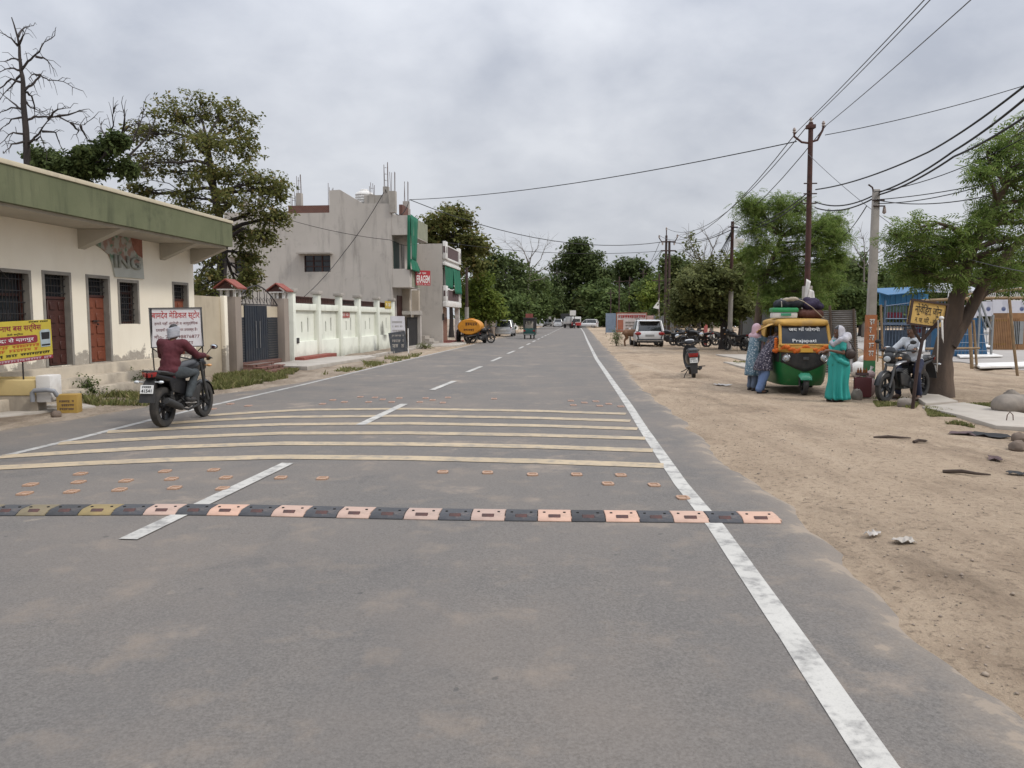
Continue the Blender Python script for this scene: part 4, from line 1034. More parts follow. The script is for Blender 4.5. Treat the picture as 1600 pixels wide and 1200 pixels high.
# --- dead tree
def bare(name, label, base_, paths, r0, Y, bark, seed=2, twigs=3, group=None, jitter=1.2, twl=.9):
    rs = np.random.default_rng(seed); B = Vector(base_); t = thing(name, label, 'tree', B, 0, group)
    wood, tw = MB(), MB()
    for i, path in enumerate(paths):
        yo = 0 if i == 0 else rs.uniform(-jitter, jitter)
        P = []
        for k, (x, y) in enumerate(path): P.append(D(x, y, Y+yo*k/max(1, len(path)-1))-B)
        if i == 0: P = [Vector((P[0].x, P[0].y, -.1))]+P
        ra = r0 if i == 0 else r0*.30
        Q = []
        for p, q in zip(P, P[1:]):
            for k in range(3): Q.append(p.lerp(q, k/3)+(Vector(rs.normal(0, .02, 3)) if k else Vector()))
        Q.append(P[-1]); n = len(Q)
        rad = [max(ra*(1-.9*j/(n-1)), .012) for j in range(n)]
        (wood if i == 0 else tw).tube(Q, rad, 7 if i == 0 else 5)
        if i == 0: continue
        for j in range(2, n):
            for _ in range(twigs if rs.random() < .6 else 1):
                d = (Q[j]-Q[j-1]).normalized(); v = (d+Vector(rs.normal(0, .6, 3))).normalized()*twl*rs.uniform(.3, 1)
                m_ = Q[j]+v*.5+Vector((0, 0, .06)); tw.tube([Q[j], m_, Q[j]+v+Vector((0, 0, -.12*v.length))], [.012, .009, .006], 4, cap=False)
    wood.build('trunk', bark, t, smooth=True); tw.build('branch_work', bark, t, smooth=True)
    return t
sc_ = lambda path: [(x/3.3333, y/3.3333) for x, y in path]
BR = [[(150, 960), (140, 830), (127, 600), (120, 433), (107, 333), (93, 200), (60, 90)],
      [(115, 360), (160, 310), (205, 270), (230, 220), (285, 185)], [(185, 295), (240, 310), (272, 350)], [(95, 240), (60, 200), (0, 170)], [(96, 190), (120, 150), (175, 133)], [(100, 230), (118, 190), (128, 170)], [(108, 310), (60, 305), (0, 320)], [(112, 365), (60, 355), (-20, 385)],
      [(130, 470), (180, 430), (212, 390), (250, 418), (330, 425), (415, 468)], [(212, 390), (180, 385), (150, 410)], [(118, 430), (60, 410), (0, 460), (-40, 480)], [(125, 575), (60, 530), (0, 480)], [(125, 575), (60, 560), (-20, 595)],
      [(140, 625), (200, 610), (300, 605), (370, 640), (440, 650), (490, 610)], [(250, 620), (300, 570), (365, 562)], [(300, 605), (380, 590), (440, 570)], [(420, 655), (440, 700), (470, 745)], [(370, 640), (410, 680), (400, 710)],
      [(145, 745), (200, 700), (240, 640), (260, 610)], [(145, 745), (210, 710), (245, 800)], [(220, 685), (290, 690), (330, 790)], [(130, 610), (60, 620), (0, 680)], [(135, 700), (70, 690), (0, 750)], [(135, 735), (60, 750), (20, 800)], [(128, 480), (165, 500), (180, 580), (240, 600)], [(125, 520), (160, 560), (230, 580)], [(110, 390), (60, 450), (0, 520)]]
Yd = 27
bare('dead_tree', 'bare black dead tree standing behind the cream building roof', Vector((D(42, 250, Yd).x, Yd, 0)), [sc_(p) for p in BR], .155, Yd, M_BARKD, 4, 1, jitter=1.6, twl=.55)
# --- dark shrub and leaning half bare tree behind the roof
Y = 28
tree('dark_tree', 'dense dark green low tree just showing over the cream building roof', Vector((D(120, 300, Y).x, Y, 0)), [Vector((D(120, 300, Y).x, Y, 0))]+pxpath([(120, 330), (122, 280)], Y), .14, pxlobes([(110, 265, 14), (128, 245, 15), (125, 272, 14), (92, 272, 10), (70, 255, 9), (150, 262, 9), (88, 255, 7), (58, 244, 7), (160, 235, 6), (182, 222, 7), (200, 265, 6)], Y, 4, .6), .17, LV_DARK, M_BARKD, ntw=10, tuft=7, sig=.16, seed=5)
LB = [[(100, 330), (130, 285), (150, 268), (165, 258)], [(150, 268), (185, 252), (215, 240), (250, 236)], [(155, 265), (175, 215), (176, 185), (178, 168)], [(160, 262), (185, 215), (200, 200), (215, 190)], [(165, 258), (205, 225), (222, 185), (224, 165)], [(150, 268), (180, 262), (205, 270), (230, 262)], [(172, 225), (160, 205), (155, 190)], [(190, 215), (195, 185), (190, 160)], [(200, 245), (230, 215), (240, 195)], [(165, 258), (190, 235), (215, 215)]]
bare('leaning_tree', 'thin leaning leafless grey tree behind the cream building roof', Vector((D(105, 330, 29).x, 29, 0)), LB, .16, 29, M_BARKD, 6, 3, twl=.7)
# --- behind the trimmed house and along the far left side
def simple(name, label, px, Y, lobes, leaf, mt, bark=M_BARK, grp=None, seed=1, dy=2, r0=.2, top=None, **kw):
    gx = D(px, 500, Y).x; ys3 = sorted(l[1] for l in lobes); tp = top or (ys3[len(ys3)//3])
    base_ = Vector((gx, Y, 0)); h = ZH(tp, Y)
    cx = sum(l[0] for l in lobes)/len(lobes)
    return tree(name, label, base_, [base_, base_+Vector((0, 0, h*.4)), D(cx*.6+px*.4, tp, Y)], r0, pxlobes(lobes, Y, seed, dy), leaf, mt, bark, grp, seed=seed, **kw)
GL = 'roadside trees beyond the houses on the left'
simple('broadleaf_tree', 'tall dark leafy tree rising directly behind the trimmed house roof', 705, 68, [(690, 345, 18), (708, 332, 15), (722, 350, 17), (676, 352, 10), (738, 376, 15), (750, 392, 13), (705, 372, 20), (725, 395, 20), (690, 395, 15), (745, 415, 14), (700, 420, 20), (672, 372, 9)], .34, LV_OLIVE, M_BARKD, GL, 21, 2, ntw=10, tuft=6, sig=.42)
simple('round_tree', 'bright yellow green bushy tree beside the orange tanker', 752, 70, [(735, 452, 20), (755, 446, 19), (770, 468, 15), (738, 478, 20), (758, 482, 18), (722, 465, 13), (775, 490, 9), (748, 500, 13)], .26, LV_LIGHT, M_BARK, GL, 22, 1.5, ntw=10, tuft=9, sig=.4)
simple('broadleaf_tree', 'dark green tree filling the gap right of the yellow green tree', 790, 92, [(765, 425, 20), (790, 418, 20), (810, 430, 18), (780, 445, 20), (800, 455, 22), (790, 480, 18), (815, 460, 16), (770, 410, 14)], .42, LV_DARK, M_BARKD, GL, 23, 3, ntw=10, tuft=7, sig=.65)
simple('broadleaf_tree', 'dull grey green tree above the parked silver hatchback', 800, 85, [(785, 478, 14), (800, 470, 16), (815, 480, 14), (808, 495, 12), (790, 495, 10)], .36, LV_DEEP, M_BARKD, GL, 24, 2, ntw=9, tuft=7, sig=.5)
simple('broadleaf_tree', 'deep green tree behind the wall on the far left roadside', 836, 125, [(825, 440, 16), (842, 448, 14), (832, 465, 16), (848, 475, 12), (820, 475, 12), (815, 450, 12), (840, 488, 8)], .5, LV_DEEP, M_BARKD, GL, 25, 3, ntw=10, tuft=7, sig=.8)
simple('broadleaf_tree', 'dark rounded tree behind the row, at the bare tree foot', 852, 165, [(850, 450, 12), (862, 460, 12), (858, 478, 12), (845, 470, 10), (868, 482, 8)], .6, LV_DARK, M_BARKD, GL, 26, 3, ntw=9, tuft=7, sig=.9)
LB2 = [[(826, 497), (826, 450), (828, 420), (826, 400)], [(827, 425), (812, 405), (800, 388), (790, 378)], [(828, 420), (820, 395), (812, 378)], [(827, 415), (832, 392), (828, 374)], [(828, 425), (845, 405), (852, 385), (862, 378)], [(828, 430), (850, 420), (868, 405), (878, 390)], [(826, 440), (808, 425), (795, 410)], [(827, 405), (840, 388), (842, 375)], [(828, 440), (850, 435), (870, 425)], [(826, 410), (818, 392), (805, 380)]]
bare('leafless_tree', 'pale grey leafless tree against the sky above the far left trees', Vector((D(826, 500, 120).x, 120, 0)), LB2, .28, 120, M_BARKG, 8, 5, jitter=4, twl=2.6)
# --- big dark tree at the end of the road
simple('banyan_tree', 'huge dark tree at the far end of the road', 905, 185, [(905, 386, 10), (895, 400, 14), (918, 405, 14), (880, 420, 18), (905, 420, 18), (930, 425, 16), (870, 445, 18), (895, 448, 20), (922, 450, 20), (945, 448, 12), (865, 470, 15), (885, 475, 18), (910, 475, 18), (935, 472, 16), (948, 430, 10)], .75, LV_DARK, M_BARKD, None, 31, 5, ntw=11, tuft=8, sig=1.1, r0=.9)
GR = 'trees along the far right roadside'
for i, (lab, px, Y, lb, lf, mt) in enumerate([
    ('olive tree standing right of the huge dark tree', 950, 160, [(945, 450, 14), (962, 455, 14), (950, 470, 14), (968, 475, 12), (940, 478, 10), (955, 488, 8)], .6, LV_DEEP),
    ('tall dark crowned tree behind the far power poles', 985, 150, [(975, 418, 10), (990, 415, 10), (1003, 428, 11), (980, 435, 12), (1000, 445, 12), (985, 455, 14), (972, 470, 12), (1000, 470, 13), (1015, 450, 10)], .6, LV_DARK),
    ('dark green tree behind the orange and white hoarding', 1005, 105, [(1000, 455, 14), (1018, 445, 15), (1035, 455, 14), (1010, 475, 15), (1030, 478, 15), (990, 478, 12), (1040, 435, 10)], .45, LV_DEEP),
    ('dark tree behind the leaning double power pole', 1060, 80, [(1050, 415, 13), (1068, 420, 13), (1060, 440, 15), (1078, 445, 14), (1045, 450, 12), (1056, 475, 16), (1035, 490, 10)], .4, LV_DARK)]):
    simple('broadleaf_tree', lab, px, Y, lb, lf, mt, M_BARKD, GR, 40+i, 3, ntw=10, tuft=7, sig=Y*.0055)
# --- right side near trees
simple('roadside_tree', 'dusty olive tree with thick trunk shading the parked motorcycles', 1132, 41.5, [(1078, 440, 20), (1105, 425, 20), (1130, 435, 18), (1070, 465, 16), (1095, 462, 20), (1118, 470, 18), (1148, 455, 18), (1160, 480, 12), (1085, 488, 12), (1062, 492, 7), (1140, 485, 12), (1160, 430, 14), (1110, 492, 9)], .2, LV_DUST, M_BARKD, None, 51, 1.6, ntw=11, tuft=9, sig=.3, r0=.26)
for i, (lab, px, Y, lb, lf, mt) in enumerate([('yellowish green tree filling in behind the olive tree and the double pole', 1092, 64, [(1080, 432, 16), (1100, 425, 16), (1092, 450, 18), (1072, 458, 14), (1112, 455, 16), (1085, 478, 14)], .3, LV_DUST), ('light green tree between the olive tree and the bright neem', 1158, 58, [(1150, 415, 14), (1168, 405, 14), (1160, 435, 17), (1142, 445, 14), (1172, 455, 15), (1155, 475, 14)], .28, LV_LIGHT), ('pale green tree beside the far slim poles', 1022, 92, [(1012, 462, 13), (1028, 455, 14), (1040, 470, 13), (1020, 480, 12), (1035, 488, 10)], .4, LV_LIGHT)]):
    simple('broadleaf_tree', lab, px, Y, lb, lf, mt, M_BARKD, GR, 140+i, 2.5, ntw=10, tuft=6, sig=Y*.0058)
LB3 = [[(1112, 500), (1110, 450), (1108, 420)], [(1108, 430), (1095, 405), (1082, 385), (1076, 365)], [(1108, 420), (1112, 395), (1120, 375), (1130, 360)], [(1110, 430), (1128, 410), (1140, 390), (1150, 370)], [(1108, 425), (1100, 400), (1105, 380)], [(1112, 440), (1135, 425), (1155, 412)], [(1095, 405), (1080, 400), (1072, 392)], [(1115, 390), (1105, 370), (1098, 362)]]
bt = bare('leafless_tree', 'sparse twiggy tree with few leaves above the dusty olive tree', Vector((D(1112, 500, 52).x, 52, 0)), LB3, .16, 52, M_BARKG, 9, 4, jitter=2, twl=1.1)
rs = np.random.default_rng(5); C = np.concatenate([np.array(D(px, py, 52)-bt.location)+rs.normal(0, .28, (n, 3)) for px, py, n in ((1082, 372, 26), (1078, 385, 16), (1085, 395, 18), (1092, 405, 14), (1140, 372, 10), (1130, 400, 12))])
V, Fq = scatter(C, 'broad', .2, rs); link('crown', fast_mesh('crown', V, Fq), LV_DUST, bt)
Y = 36
bx = D(1180, 545, Y).x
tree('neem_tree', 'bright green neem tree behind the auto rickshaw and rusty pole', Vector((bx, Y, 0)), [Vector((bx, Y, 0))]+pxpath([(1184, 490), (1190, 450), (1205, 410), (1222, 370)], Y), .20,
     pxlobes([(1185, 325, 16), (1215, 318, 18), (1245, 325, 18), (1180, 352, 16), (1212, 348, 20), (1248, 355, 22), (1280, 355, 16), (1302, 345, 9), (1195, 385, 20), (1232, 388, 24), (1268, 385, 22), (1300, 375, 12), (1215, 420, 24), (1255, 420, 24), (1290, 412, 18), (1310, 400, 8), (1185, 425, 14), (1230, 452, 22), (1268, 452, 22), (1205, 455, 14), (1298, 442, 14), (1170, 318, 7), (1310, 365, 7), (1245, 475, 15), (1212, 478, 14), (1275, 472, 14), (1232, 420, 22), (1175, 395, 9)], Y, 7, 1.6), .19, LV_NEEM, M_BARK, tpl='neem', ntw=13, tuft=6, sig=.24, seed=61)
Y = 16.6
bx = D(1466, 615, Y).x
near_l = [(1398, 366, 12), (1416, 374, 16), (1438, 354, 14), (1458, 374, 18), (1436, 395, 18), (1480, 392, 20), (1412, 402, 14), (1458, 415, 17), (1500, 378, 18), (1420, 426, 11), (1445, 436, 9), (1516, 352, 9), (1546, 232, 11), (1538, 262, 11), (1530, 272, 6), (1570, 228, 14), (1590, 222, 20), (1595, 255, 24), (1578, 290, 20), (1600, 295, 28), (1570, 335, 24), (1596, 340, 30), (1548, 365, 18), (1580, 385, 28), (1545, 405, 16), (1600, 410, 25), (1575, 430, 16), (1535, 328, 7), (1552, 318, 10), (1625, 240, 36), (1640, 310, 40), (1640, 390, 38), (1665, 260, 36), (1690, 340, 45), (1625, 440, 20), (1500, 430, 12), (1620, 190, 26)]
near_w = [(D(px, py, Y+.8*math.sin(i*2.1)), rp*Y/F*1.08) for i, (px, py, rp) in enumerate(near_l)]
t = tree('neem_tree', 'large leaning neem tree with forked trunk beside the yellow signboard', Vector((bx, Y, 0)), [Vector((bx, Y, 0))]+pxpath([(1472, 560), (1488, 500), (1498, 455), (1512, 405), (1540, 345), (1572, 290)], Y), .235, near_w, .155, LV_NEEM, M_BARK, tpl='neem', ntw=8, tuft=3.1, sig=.15, seed=71, taper=.3)
lm = MB()
B = t.location
for path, ra in (([(1484, 540), (1508, 500), (1528, 462), (1548, 425), (1580, 390), (1625, 350)], .15), ([(1520, 478), (1540, 458), (1565, 447), (1600, 432)], .075), ([(1500, 452), (1488, 420), (1490, 380)], .07), ([(1505, 430), (1470, 405), (1430, 392)], .05), ([(1530, 365), (1560, 350), (1600, 320)], .06)):
    P = [D(x, y, Y-.12*i*0-.05)-B for i, (x, y) in enumerate(path)]; lm.tube(P, [ra*(1-.5*i/(len(P)-1)) for i in range(len(P))], 9)
lm.build('limb', M_BARK, t, smooth=True, ang=70)
GB = 'thicket trees behind the fairground'
for i, (lab, px, Y, lb, lf, mt) in enumerate([
    ('dark green thicket tree behind the bright neem and tin fence', 1300, 62, [(1290, 430, 22), (1315, 420, 22), (1300, 455, 22), (1330, 450, 22), (1318, 480, 20), (1290, 480, 18)], .32, LV_DARK),
    ('leafy thicket tree behind the concrete pole', 1345, 70, [(1340, 415, 22), (1365, 425, 24), (1345, 450, 24), (1375, 455, 24), (1355, 480, 22), (1330, 485, 20), (1385, 480, 16)], .32, LV_DEEP),
    ('dark thicket tree above the blue fairground stall', 1415, 78, [(1400, 430, 24), (1425, 420, 24), (1415, 450, 26), (1445, 445, 24), (1435, 470, 18), (1465, 430, 22)], .36, LV_DARK),
    ('dark thicket tree between neem trunk and striped banners', 1520, 85, [(1500, 430, 26), (1530, 425, 26), (1515, 455, 24), (1545, 460, 22), (1490, 465, 20)], .38, LV_DARK),
    ('green thicket tree behind the banners at the right edge', 1590, 85, [(1570, 430, 26), (1600, 430, 26), (1590, 460, 24), (1620, 455, 26), (1565, 460, 20), (1640, 430, 30)], .38, LV_DEEP),
    ('low green thicket tree left of the concrete pole, over the tin fence', 1325, 55, [(1310, 462, 14), (1330, 470, 14), (1345, 465, 12), (1318, 488, 12), (1340, 490, 10), (1300, 480, 10)], .24, LV_DEEP)]):
    simple('thicket_tree', lab, px, Y, lb, lf, mt, M_BARKD, GB, 80+i, 2.5, ntw=10, tuft=7, sig=Y*.0062)
LB4 = [[(1350, 480), (1350, 420), (1352, 395)], [(1350, 410), (1335, 385), (1325, 370)], [(1352, 400), (1350, 380), (1345, 362)], [(1352, 400), (1365, 380), (1372, 362)], [(1351, 415), (1372, 395), (1390, 388)], [(1350, 420), (1330, 405), (1318, 400)]]
bare('leafless_tree', 'thin leafless tree behind the concrete pole', Vector((D(1350, 500, 66).x, 66, 0)), LB4, .16, 66, M_BARKG, 10, 5, jitter=2, twl=1.2)
# --- far woods closing the horizon on both sides, each tree its own object
def far_row(spec, group, seed):
    r = random.Random(seed); protos = []
    for k in range(4):
        lb = [(Vector((r.uniform(-2.6, 2.6), r.uniform(-2, 2), r.uniform(2.6, 6.6))), r.uniform(1.2, 1.9)) for _ in range(10)]
        protos.append(lb)
    return protos
wr = random.Random(12); PRO = []
GW = 'far trees closing the horizon'
labs = ['dark leafy far tree on the horizon behind the roadside trees', 'grey green far tree on the horizon behind the roadside trees', 'deep green far tree on the horizon behind the roadside trees']
for k in range(3):
    lb = [(Vector((wr.uniform(-3.2, 3.2), wr.uniform(-2.4, 2.4), wr.uniform(1.6, 7.0))), wr.uniform(1.5, 2.2)) for _ in range(12)]
    PRO.append(tree('horizon_tree', labs[k], Vector((0, 0, 0)), [Vector((0, 0, 0)), Vector((0, 0, 2.5)), Vector((.4, 0, 5.5))], .3, lb, .75, [LV_DARK, LV_DUST, LV_DEEP][k], M_BARKD, GW, ntw=7, tuft=7, sig=.85, seed=90+k, limbs=False))
spots = []
for px in range(-60, 860, 22): spots.append((px+wr.uniform(-6, 6), wr.uniform(150, 215)))
for px in range(925, 1700, 20): spots.append((px+wr.uniform(-6, 6), wr.uniform(120, 190)))
spots = [(px, Y) for px, Y in spots if not (300 < px < 735)]
used = set()
for i, (px, Y) in enumerate(spots):
    k = i % 3; p = D(px, 497, Y); q = (p.x, Y, -.1); s = wr.uniform(.85, 1.15)*Y/150
    if k not in used: PRO[k].location = q; PRO[k].scale = (s*1.1, s, s); used.add(k)
    else:
        c = dup(PRO[k], q, wr.uniform(0, 6.28), labs[k]); c.scale = (s*1.1, s*1.1, s*wr.uniform(.8, 1.15))
# ================================================================== vehicles
M_TYRE = pm('tyre_rubber', (.028, .027, .027), (.04, .037, .034), 12, .85, dirt=(.12, .10, .08), dscale=6, damt=.5)
M_ALLOY = pm('black_alloy', (.035, .035, .037), rough=.45, metal=.5)
M_ALLOYS = pm('silver_alloy', (.42, .42, .43), rough=.35, metal=.8)
M_CHROME = pm('chrome', (.6, .6, .6), rough=.18, metal=1)
M_BLKP = pm('black_gloss_paint', (.010, .010, .012), (.013, .013, .014), 4, .38, spec=.35, coat=.12, dirt=(.04, .034, .028), dscale=4, damt=.3)
M_BLKM = pm('black_plastic', (.024, .024, .025), (.032, .031, .03), 8, .6, dirt=(.08, .07, .06), dscale=6, damt=.4)
M_ENG = pm('engine_grey', (.10, .10, .10), (.07, .07, .07), 14, .5, metal=.5)
M_SEAT = pm('seat_vinyl', (.02, .02, .021), (.028, .027, .027), 10, .5)
M_RLENS = pm('red_lens', (.28, .012, .010), (.2, .009, .008), 10, .2, coat=.5)
M_OLENS = pm('amber_lens', (.55, .28, .10), rough=.25)
M_CLENS = pm('clear_lens', (.55, .57, .58), (.40, .42, .43), 14, .12, coat=.8)
M_PLATE = pm('white_plate', (.66, .66, .64), rough=.5)
M_MIRR = pm('mirror_glass', (.72, .75, .78), rough=.06, metal=1)
M_DECAL = pm('white_decal', (.6, .6, .6), rough=.4)
M_INK = pm('black_ink', (.015, .015, .016), rough=.7)
def sect(y, hw, z0, z1, n=14, p=2.6, x=0):
    cz, hz = (z0+z1)/2, (z1-z0)/2; out = []
    for k in range(n):
        a = 2*math.pi*k/n; c, s = math.cos(a), math.sin(a)
        out.append(Vector((x+hw*math.copysign(abs(c)**(2/p), c), y, cz+hz*math.copysign(abs(s)**(2/p), s))))
    return out
def loft(secs, **kw): return MB().rings([sect(*s, **kw) for s in secs])
def wheel(parent, y, r, w, x=0, spokes=6, rimm=None, name='wheel', rr=.72):
    q = [(r*rr, -w*.42), (r*.86, -w*.5), (r*.965, -w*.4), (r, -w*.14), (r, w*.14), (r*.965, w*.4), (r*.86, w*.5), (r*rr, w*.42)]
    o = MB().lathe([(a, h) for a, h in q]+[q[0]], (x, y, r), 'X', 28).build(name, M_TYRE, parent, smooth=True, ang=50)
    b = MB()
    b.lathe([(r*rr*1.0, -w*.4), (r*rr*.9, -w*.36), (r*rr*.9, w*.36), (r*rr, w*.4), (r*rr*1.0, -w*.4)], (x, y, r), 'X', 24)
    for k in range(spokes):
        a = 2*math.pi*k/spokes
        m_ = Matrix.Translation((x, y, r)) @ Matrix.Rotation(a, 4, 'X')
        b.hexa([m_ @ Vector(p) for p in ((-w*.16, -.026, .02), (w*.16, -.026, .02), (w*.16, .026, .02), (-w*.16, .026, .02), (-w*.16, -.014, r*rr*.93), (w*.16, -.014, r*rr*.93), (w*.16, .014, r*rr*.93), (-w*.16, .014, r*rr*.93))])
    b.lathe([(.001, -w*.5), (.05, -w*.5), (.055, w*.5), (.001, w*.5)], (x, y, r), 'X', 14)
    b.build('rim', rimm or M_ALLOY, o, smooth=True, ang=35)
    return o
def motorcycle(label, loc, rz, tankm=None, plate=None, rimm=None, group=None, accent=None, name='motorcycle', lean=0, cat='motorcycle', steer=0):
    t = thing(name, label, cat, loc, rz, group, ry=lean)
    tk = tankm or M_BLKP
    wheel(t, 0, .315, .125, rimm=rimm); wheel(t, 1.30, .305, .10, rimm=rimm)
    b = MB()
    b.tube([(0, 1.02, .93), (0, .80, .80), (0, .45, .72), (0, -.1, .74), (0, -.32, .80)], .024, 7)
    b.tube([(0, 1.05, .86), (0, .92, .5), (0, .78, .28), (0, .45, .26)], .022, 7); b.tube([(0, .45, .72), (0, .38, .4), (0, .45, .26)], .024, 7)
    for s in (-1, 1):
        b.tube([(s*.075, .42, .38), (s*.085, .2, .34), (s*.085, 0, .315)], .022, 6)
        b.tube([(s*.08, .42, .42), (s*.16, .42, .35)], .014, 6)
    b.build('frame', M_BLKM, t, smooth=True)
    b = MB()
    for s in (-1, 1):
        b.tube([(s*.1, .04, .36), (s*.1, .14, .72)], .02, 7)
        for k in range(7): b.lathe([(.036, -.008), (.036, .008)], (s*.1, .06+k*.011, .42+k*.04), 'Z', 10, cap=True)
    b.build('shock_absorber', M_BLKM, t)
    b = MB(); b.box((0, .62, .36), (.22, .36, .2)); b.box((0, .70, .54), (.15, .17, .22), rot(-.3, 0, 0))
    for k in range(6): b.box((0, .70+.014*k, .47+k*.034), (.21, .21, .012), rot(-.3, 0, 0))
    for s in (-1, 1): b.lathe([(.001, s*.02), (.085, s*.02), (.095, 0)], (s*.13, .56, .34), 'X', 16)
    b.build('engine', M_ENG, t, bevel=.008, seg=1)
    loft([(.50, .06, .80, .88), (.56, .10, .76, .93), (.70, .145, .73, .99), (.86, .155, .73, 1.01), (.98, .13, .76, 1.0), (1.06, .07, .82, .95)]).build('fuel_tank', tk, t, smooth=True, ang=60)
    if accent: loft([(.82, .16, .79, .86), (.96, .165, .78, .85), (1.12, .15, .72, .80), (1.15, .12, .73, .78)]).build('tank_shroud', accent, t, smooth=True)
    loft([(-.24, .085, .83, .89), (-.18, .12, .82, .90), (0, .135, .80, .88), (.15, .14, .78, .85), (.25, .14, .765, .82), (.45, .115, .77, .82), (.54, .09, .79, .84)]).build('seat', M_SEAT, t, smooth=True, ang=60)
    c_ = loft([(-.40, .07, .80, .87), (-.32, .10, .77, .88), (-.1, .125, .72, .83), (.2, .13, .64, .78), (.42, .12, .58, .78), (.48, .10, .58, .78)]).build('tail_cowl', tk, t, smooth=True, ang=60)
    b = MB()
    for s in (-1, 1): b.tube([(s*.13, -.05, .86), (s*.135, -.25, .885), (s*.08, -.38, .90), (0, -.40, .90)], .014, 6)
    b.build('grab_rail', M_ENG, t, smooth=True)
    for s in (-1, 1): MB().hexa([(s*.10, .06, .56), (s*.10, .46, .46), (s*.13, .46, .46), (s*.13, .06, .56), (s*.09, .0, .76), (s*.10, .5, .74), (s*.13, .5, .74), (s*.125, .0, .76)]).build('side_panel', tk, t, bevel=.02)
    for s in (-1, 1): MB().hexa([(s*.11, .56, .26), (s*.10, .92, .34), (s*.13, .92, .36), (s*.14, .56, .28), (s*.11, .62, .52), (s*.10, .98, .60), (s*.13, .98, .60), (s*.14, .62, .52)]).build('engine_cowl', M_BLKM, t, bevel=.015)
    tl = MB()
    for s in (-1, 1): tl.hexa([(s*.015, -.425, .80), (s*.10, -.37, .815), (s*.10, -.34, .815), (s*.015, -.39, .80), (s*.015, -.43, .875), (s*.115, -.36, .885), (s*.115, -.33, .885), (s*.015, -.39, .875)])
    tl.build('tail_light', M_RLENS, t, bevel=.008)
    b = MB(); b.rings([[Vector((s*w_, y, z)) for s, y, z in ((-1, y0, z0), (1, y0, z0), (1, y0+.02, z0), (-1, y0+.02, z0))] for w_, y0, z0 in ((.07, -.30, .80), (.09, -.38, .70), (.11, -.43, .56), (.12, -.46, .43))])
    b.build('rear_mudguard', M_BLKM, t)
    p_ = MB().box((0, -.435, .63), (.20, .012, .13), rot(-.25, 0, 0)).build('number_plate', M_PLATE, t)
    if plate:
        M = Matrix.Translation((0, -.4435, .63)) @ Matrix.Rotation(-.25, 4, 'X') @ Matrix(((1, 0, 0, 0), (0, 0, -1, 0), (0, 1, 0, 0), (0, 0, 0, 1)))
        text('plate_number', plate, M_INK, p_, M @ Matrix.Translation((0, -.022, .002)), .16, .05, .02)
        b = MB(); marks(b, M, -.07, .07, .02, .03, 5, 4, .002); b.build('plate_letters', M_INK, p_)
    for y, z, x0 in ((-.36, .735, .09), (1.17, .90, .10)):
        for s in (-1, 1):
            MB().tube([(s*x0, y, z), (s*(x0+.06), y, z)], .009, 6).ell((s*(x0+.10), y-.01, z), (.045, .035, .024), 10, 6).build('indicator', M_OLENS if y > 0 else M_CLENS, t, smooth=True)
    b = MB(); b.tube([(.12, .86, .45), (.14, .84, .26), (.15, .5, .22), (.155, .28, .27)], .02, 8); b.tube([(.155, .30, .26), (.165, .2, .30), (.185, -.18, .42), (.187, -.24, .44)], [.03, .055, .062, .05], 12)
    b.build('exhaust', M_BLKM, t, smooth=True, ang=50)
    b = MB()
    for s in (-1, 1): b.tube([(s*.09, 1.30, .305), (s*.09, 1.20, .55), (s*.09, 1.06, .97)], [.026, .028, .022], 9)
    b.build('front_fork', M_ENG, t, smooth=True)
    b = MB(); pr = []
    for k in range(9):
        a = R(-10+k*17.5); pr.append([Vector((x*.06, 1.30+(.335+dz)*math.cos(a+R(20)), .305+(.335+dz)*math.sin(a+R(20)))) for x, dz in ((-1, -.02), (-.6, .012), (.6, .012), (1, -.02))])
    b.rings(pr); b.build('front_mudguard', tk, t, smooth=True, ang=60)
    loft([(1.06, .10, .84, 1.04), (1.14, .125, .80, 1.06), (1.22, .12, .80, 1.00), (1.27, .09, .82, .95)]).build('headlamp_cowl', tk, t, smooth=True, ang=60)
    MB().ell((0, 1.255, .88), (.085, .035, .065), 14, 8).build('headlight', M_CLENS, t, smooth=True)
    loft([(1.10, .08, 1.02, 1.06), (1.16, .11, .98, 1.12), (1.20, .10, .98, 1.05)]).build('visor', M_GLASS, t, smooth=True)
    b = MB()
    for s in (-1, 1):
        b.tube([(0, 1.04, .99), (s*.12, 1.02, 1.02), (s*.24, .96, 1.05), (s*.36, .88, 1.04)], .013, 7); b.tube([(s*.24, .96, 1.05), (s*.37, .87, 1.04)], .019, 8)
        b.tube([(s*.26, .99, 1.04), (s*.36, .96, 1.03)], .007, 5)
    b.build('handlebar', M_BLKM, t, smooth=True)
    for s in (-1, 1):
        mr = MB().tube([(s*.22, .97, 1.05), (s*.28, 1.02, 1.16), (s*.33, 1.01, 1.2)], .007, 6).ell((s*.37, 1.0, 1.22), (.068, .022, .042), 12, 8).build('mirror', M_BLKM, t, smooth=True)
        MB().ell((s*.37, .982, 1.22), (.058, .008, .034), 12, 6).build('mirror_glass', M_MIRR, mr, smooth=True)
    b = MB()
    for s in (-1, 1): b.tube([(s*.1, .42, .34), (s*.21, .42, .34)], .014, 6)
    b.tube([(-.1, .40, .3), (-.2, .3, .03), (-.23, .33, .02)], .012, 6)
    b.build('footpeg', M_BLKM, t)
    return t

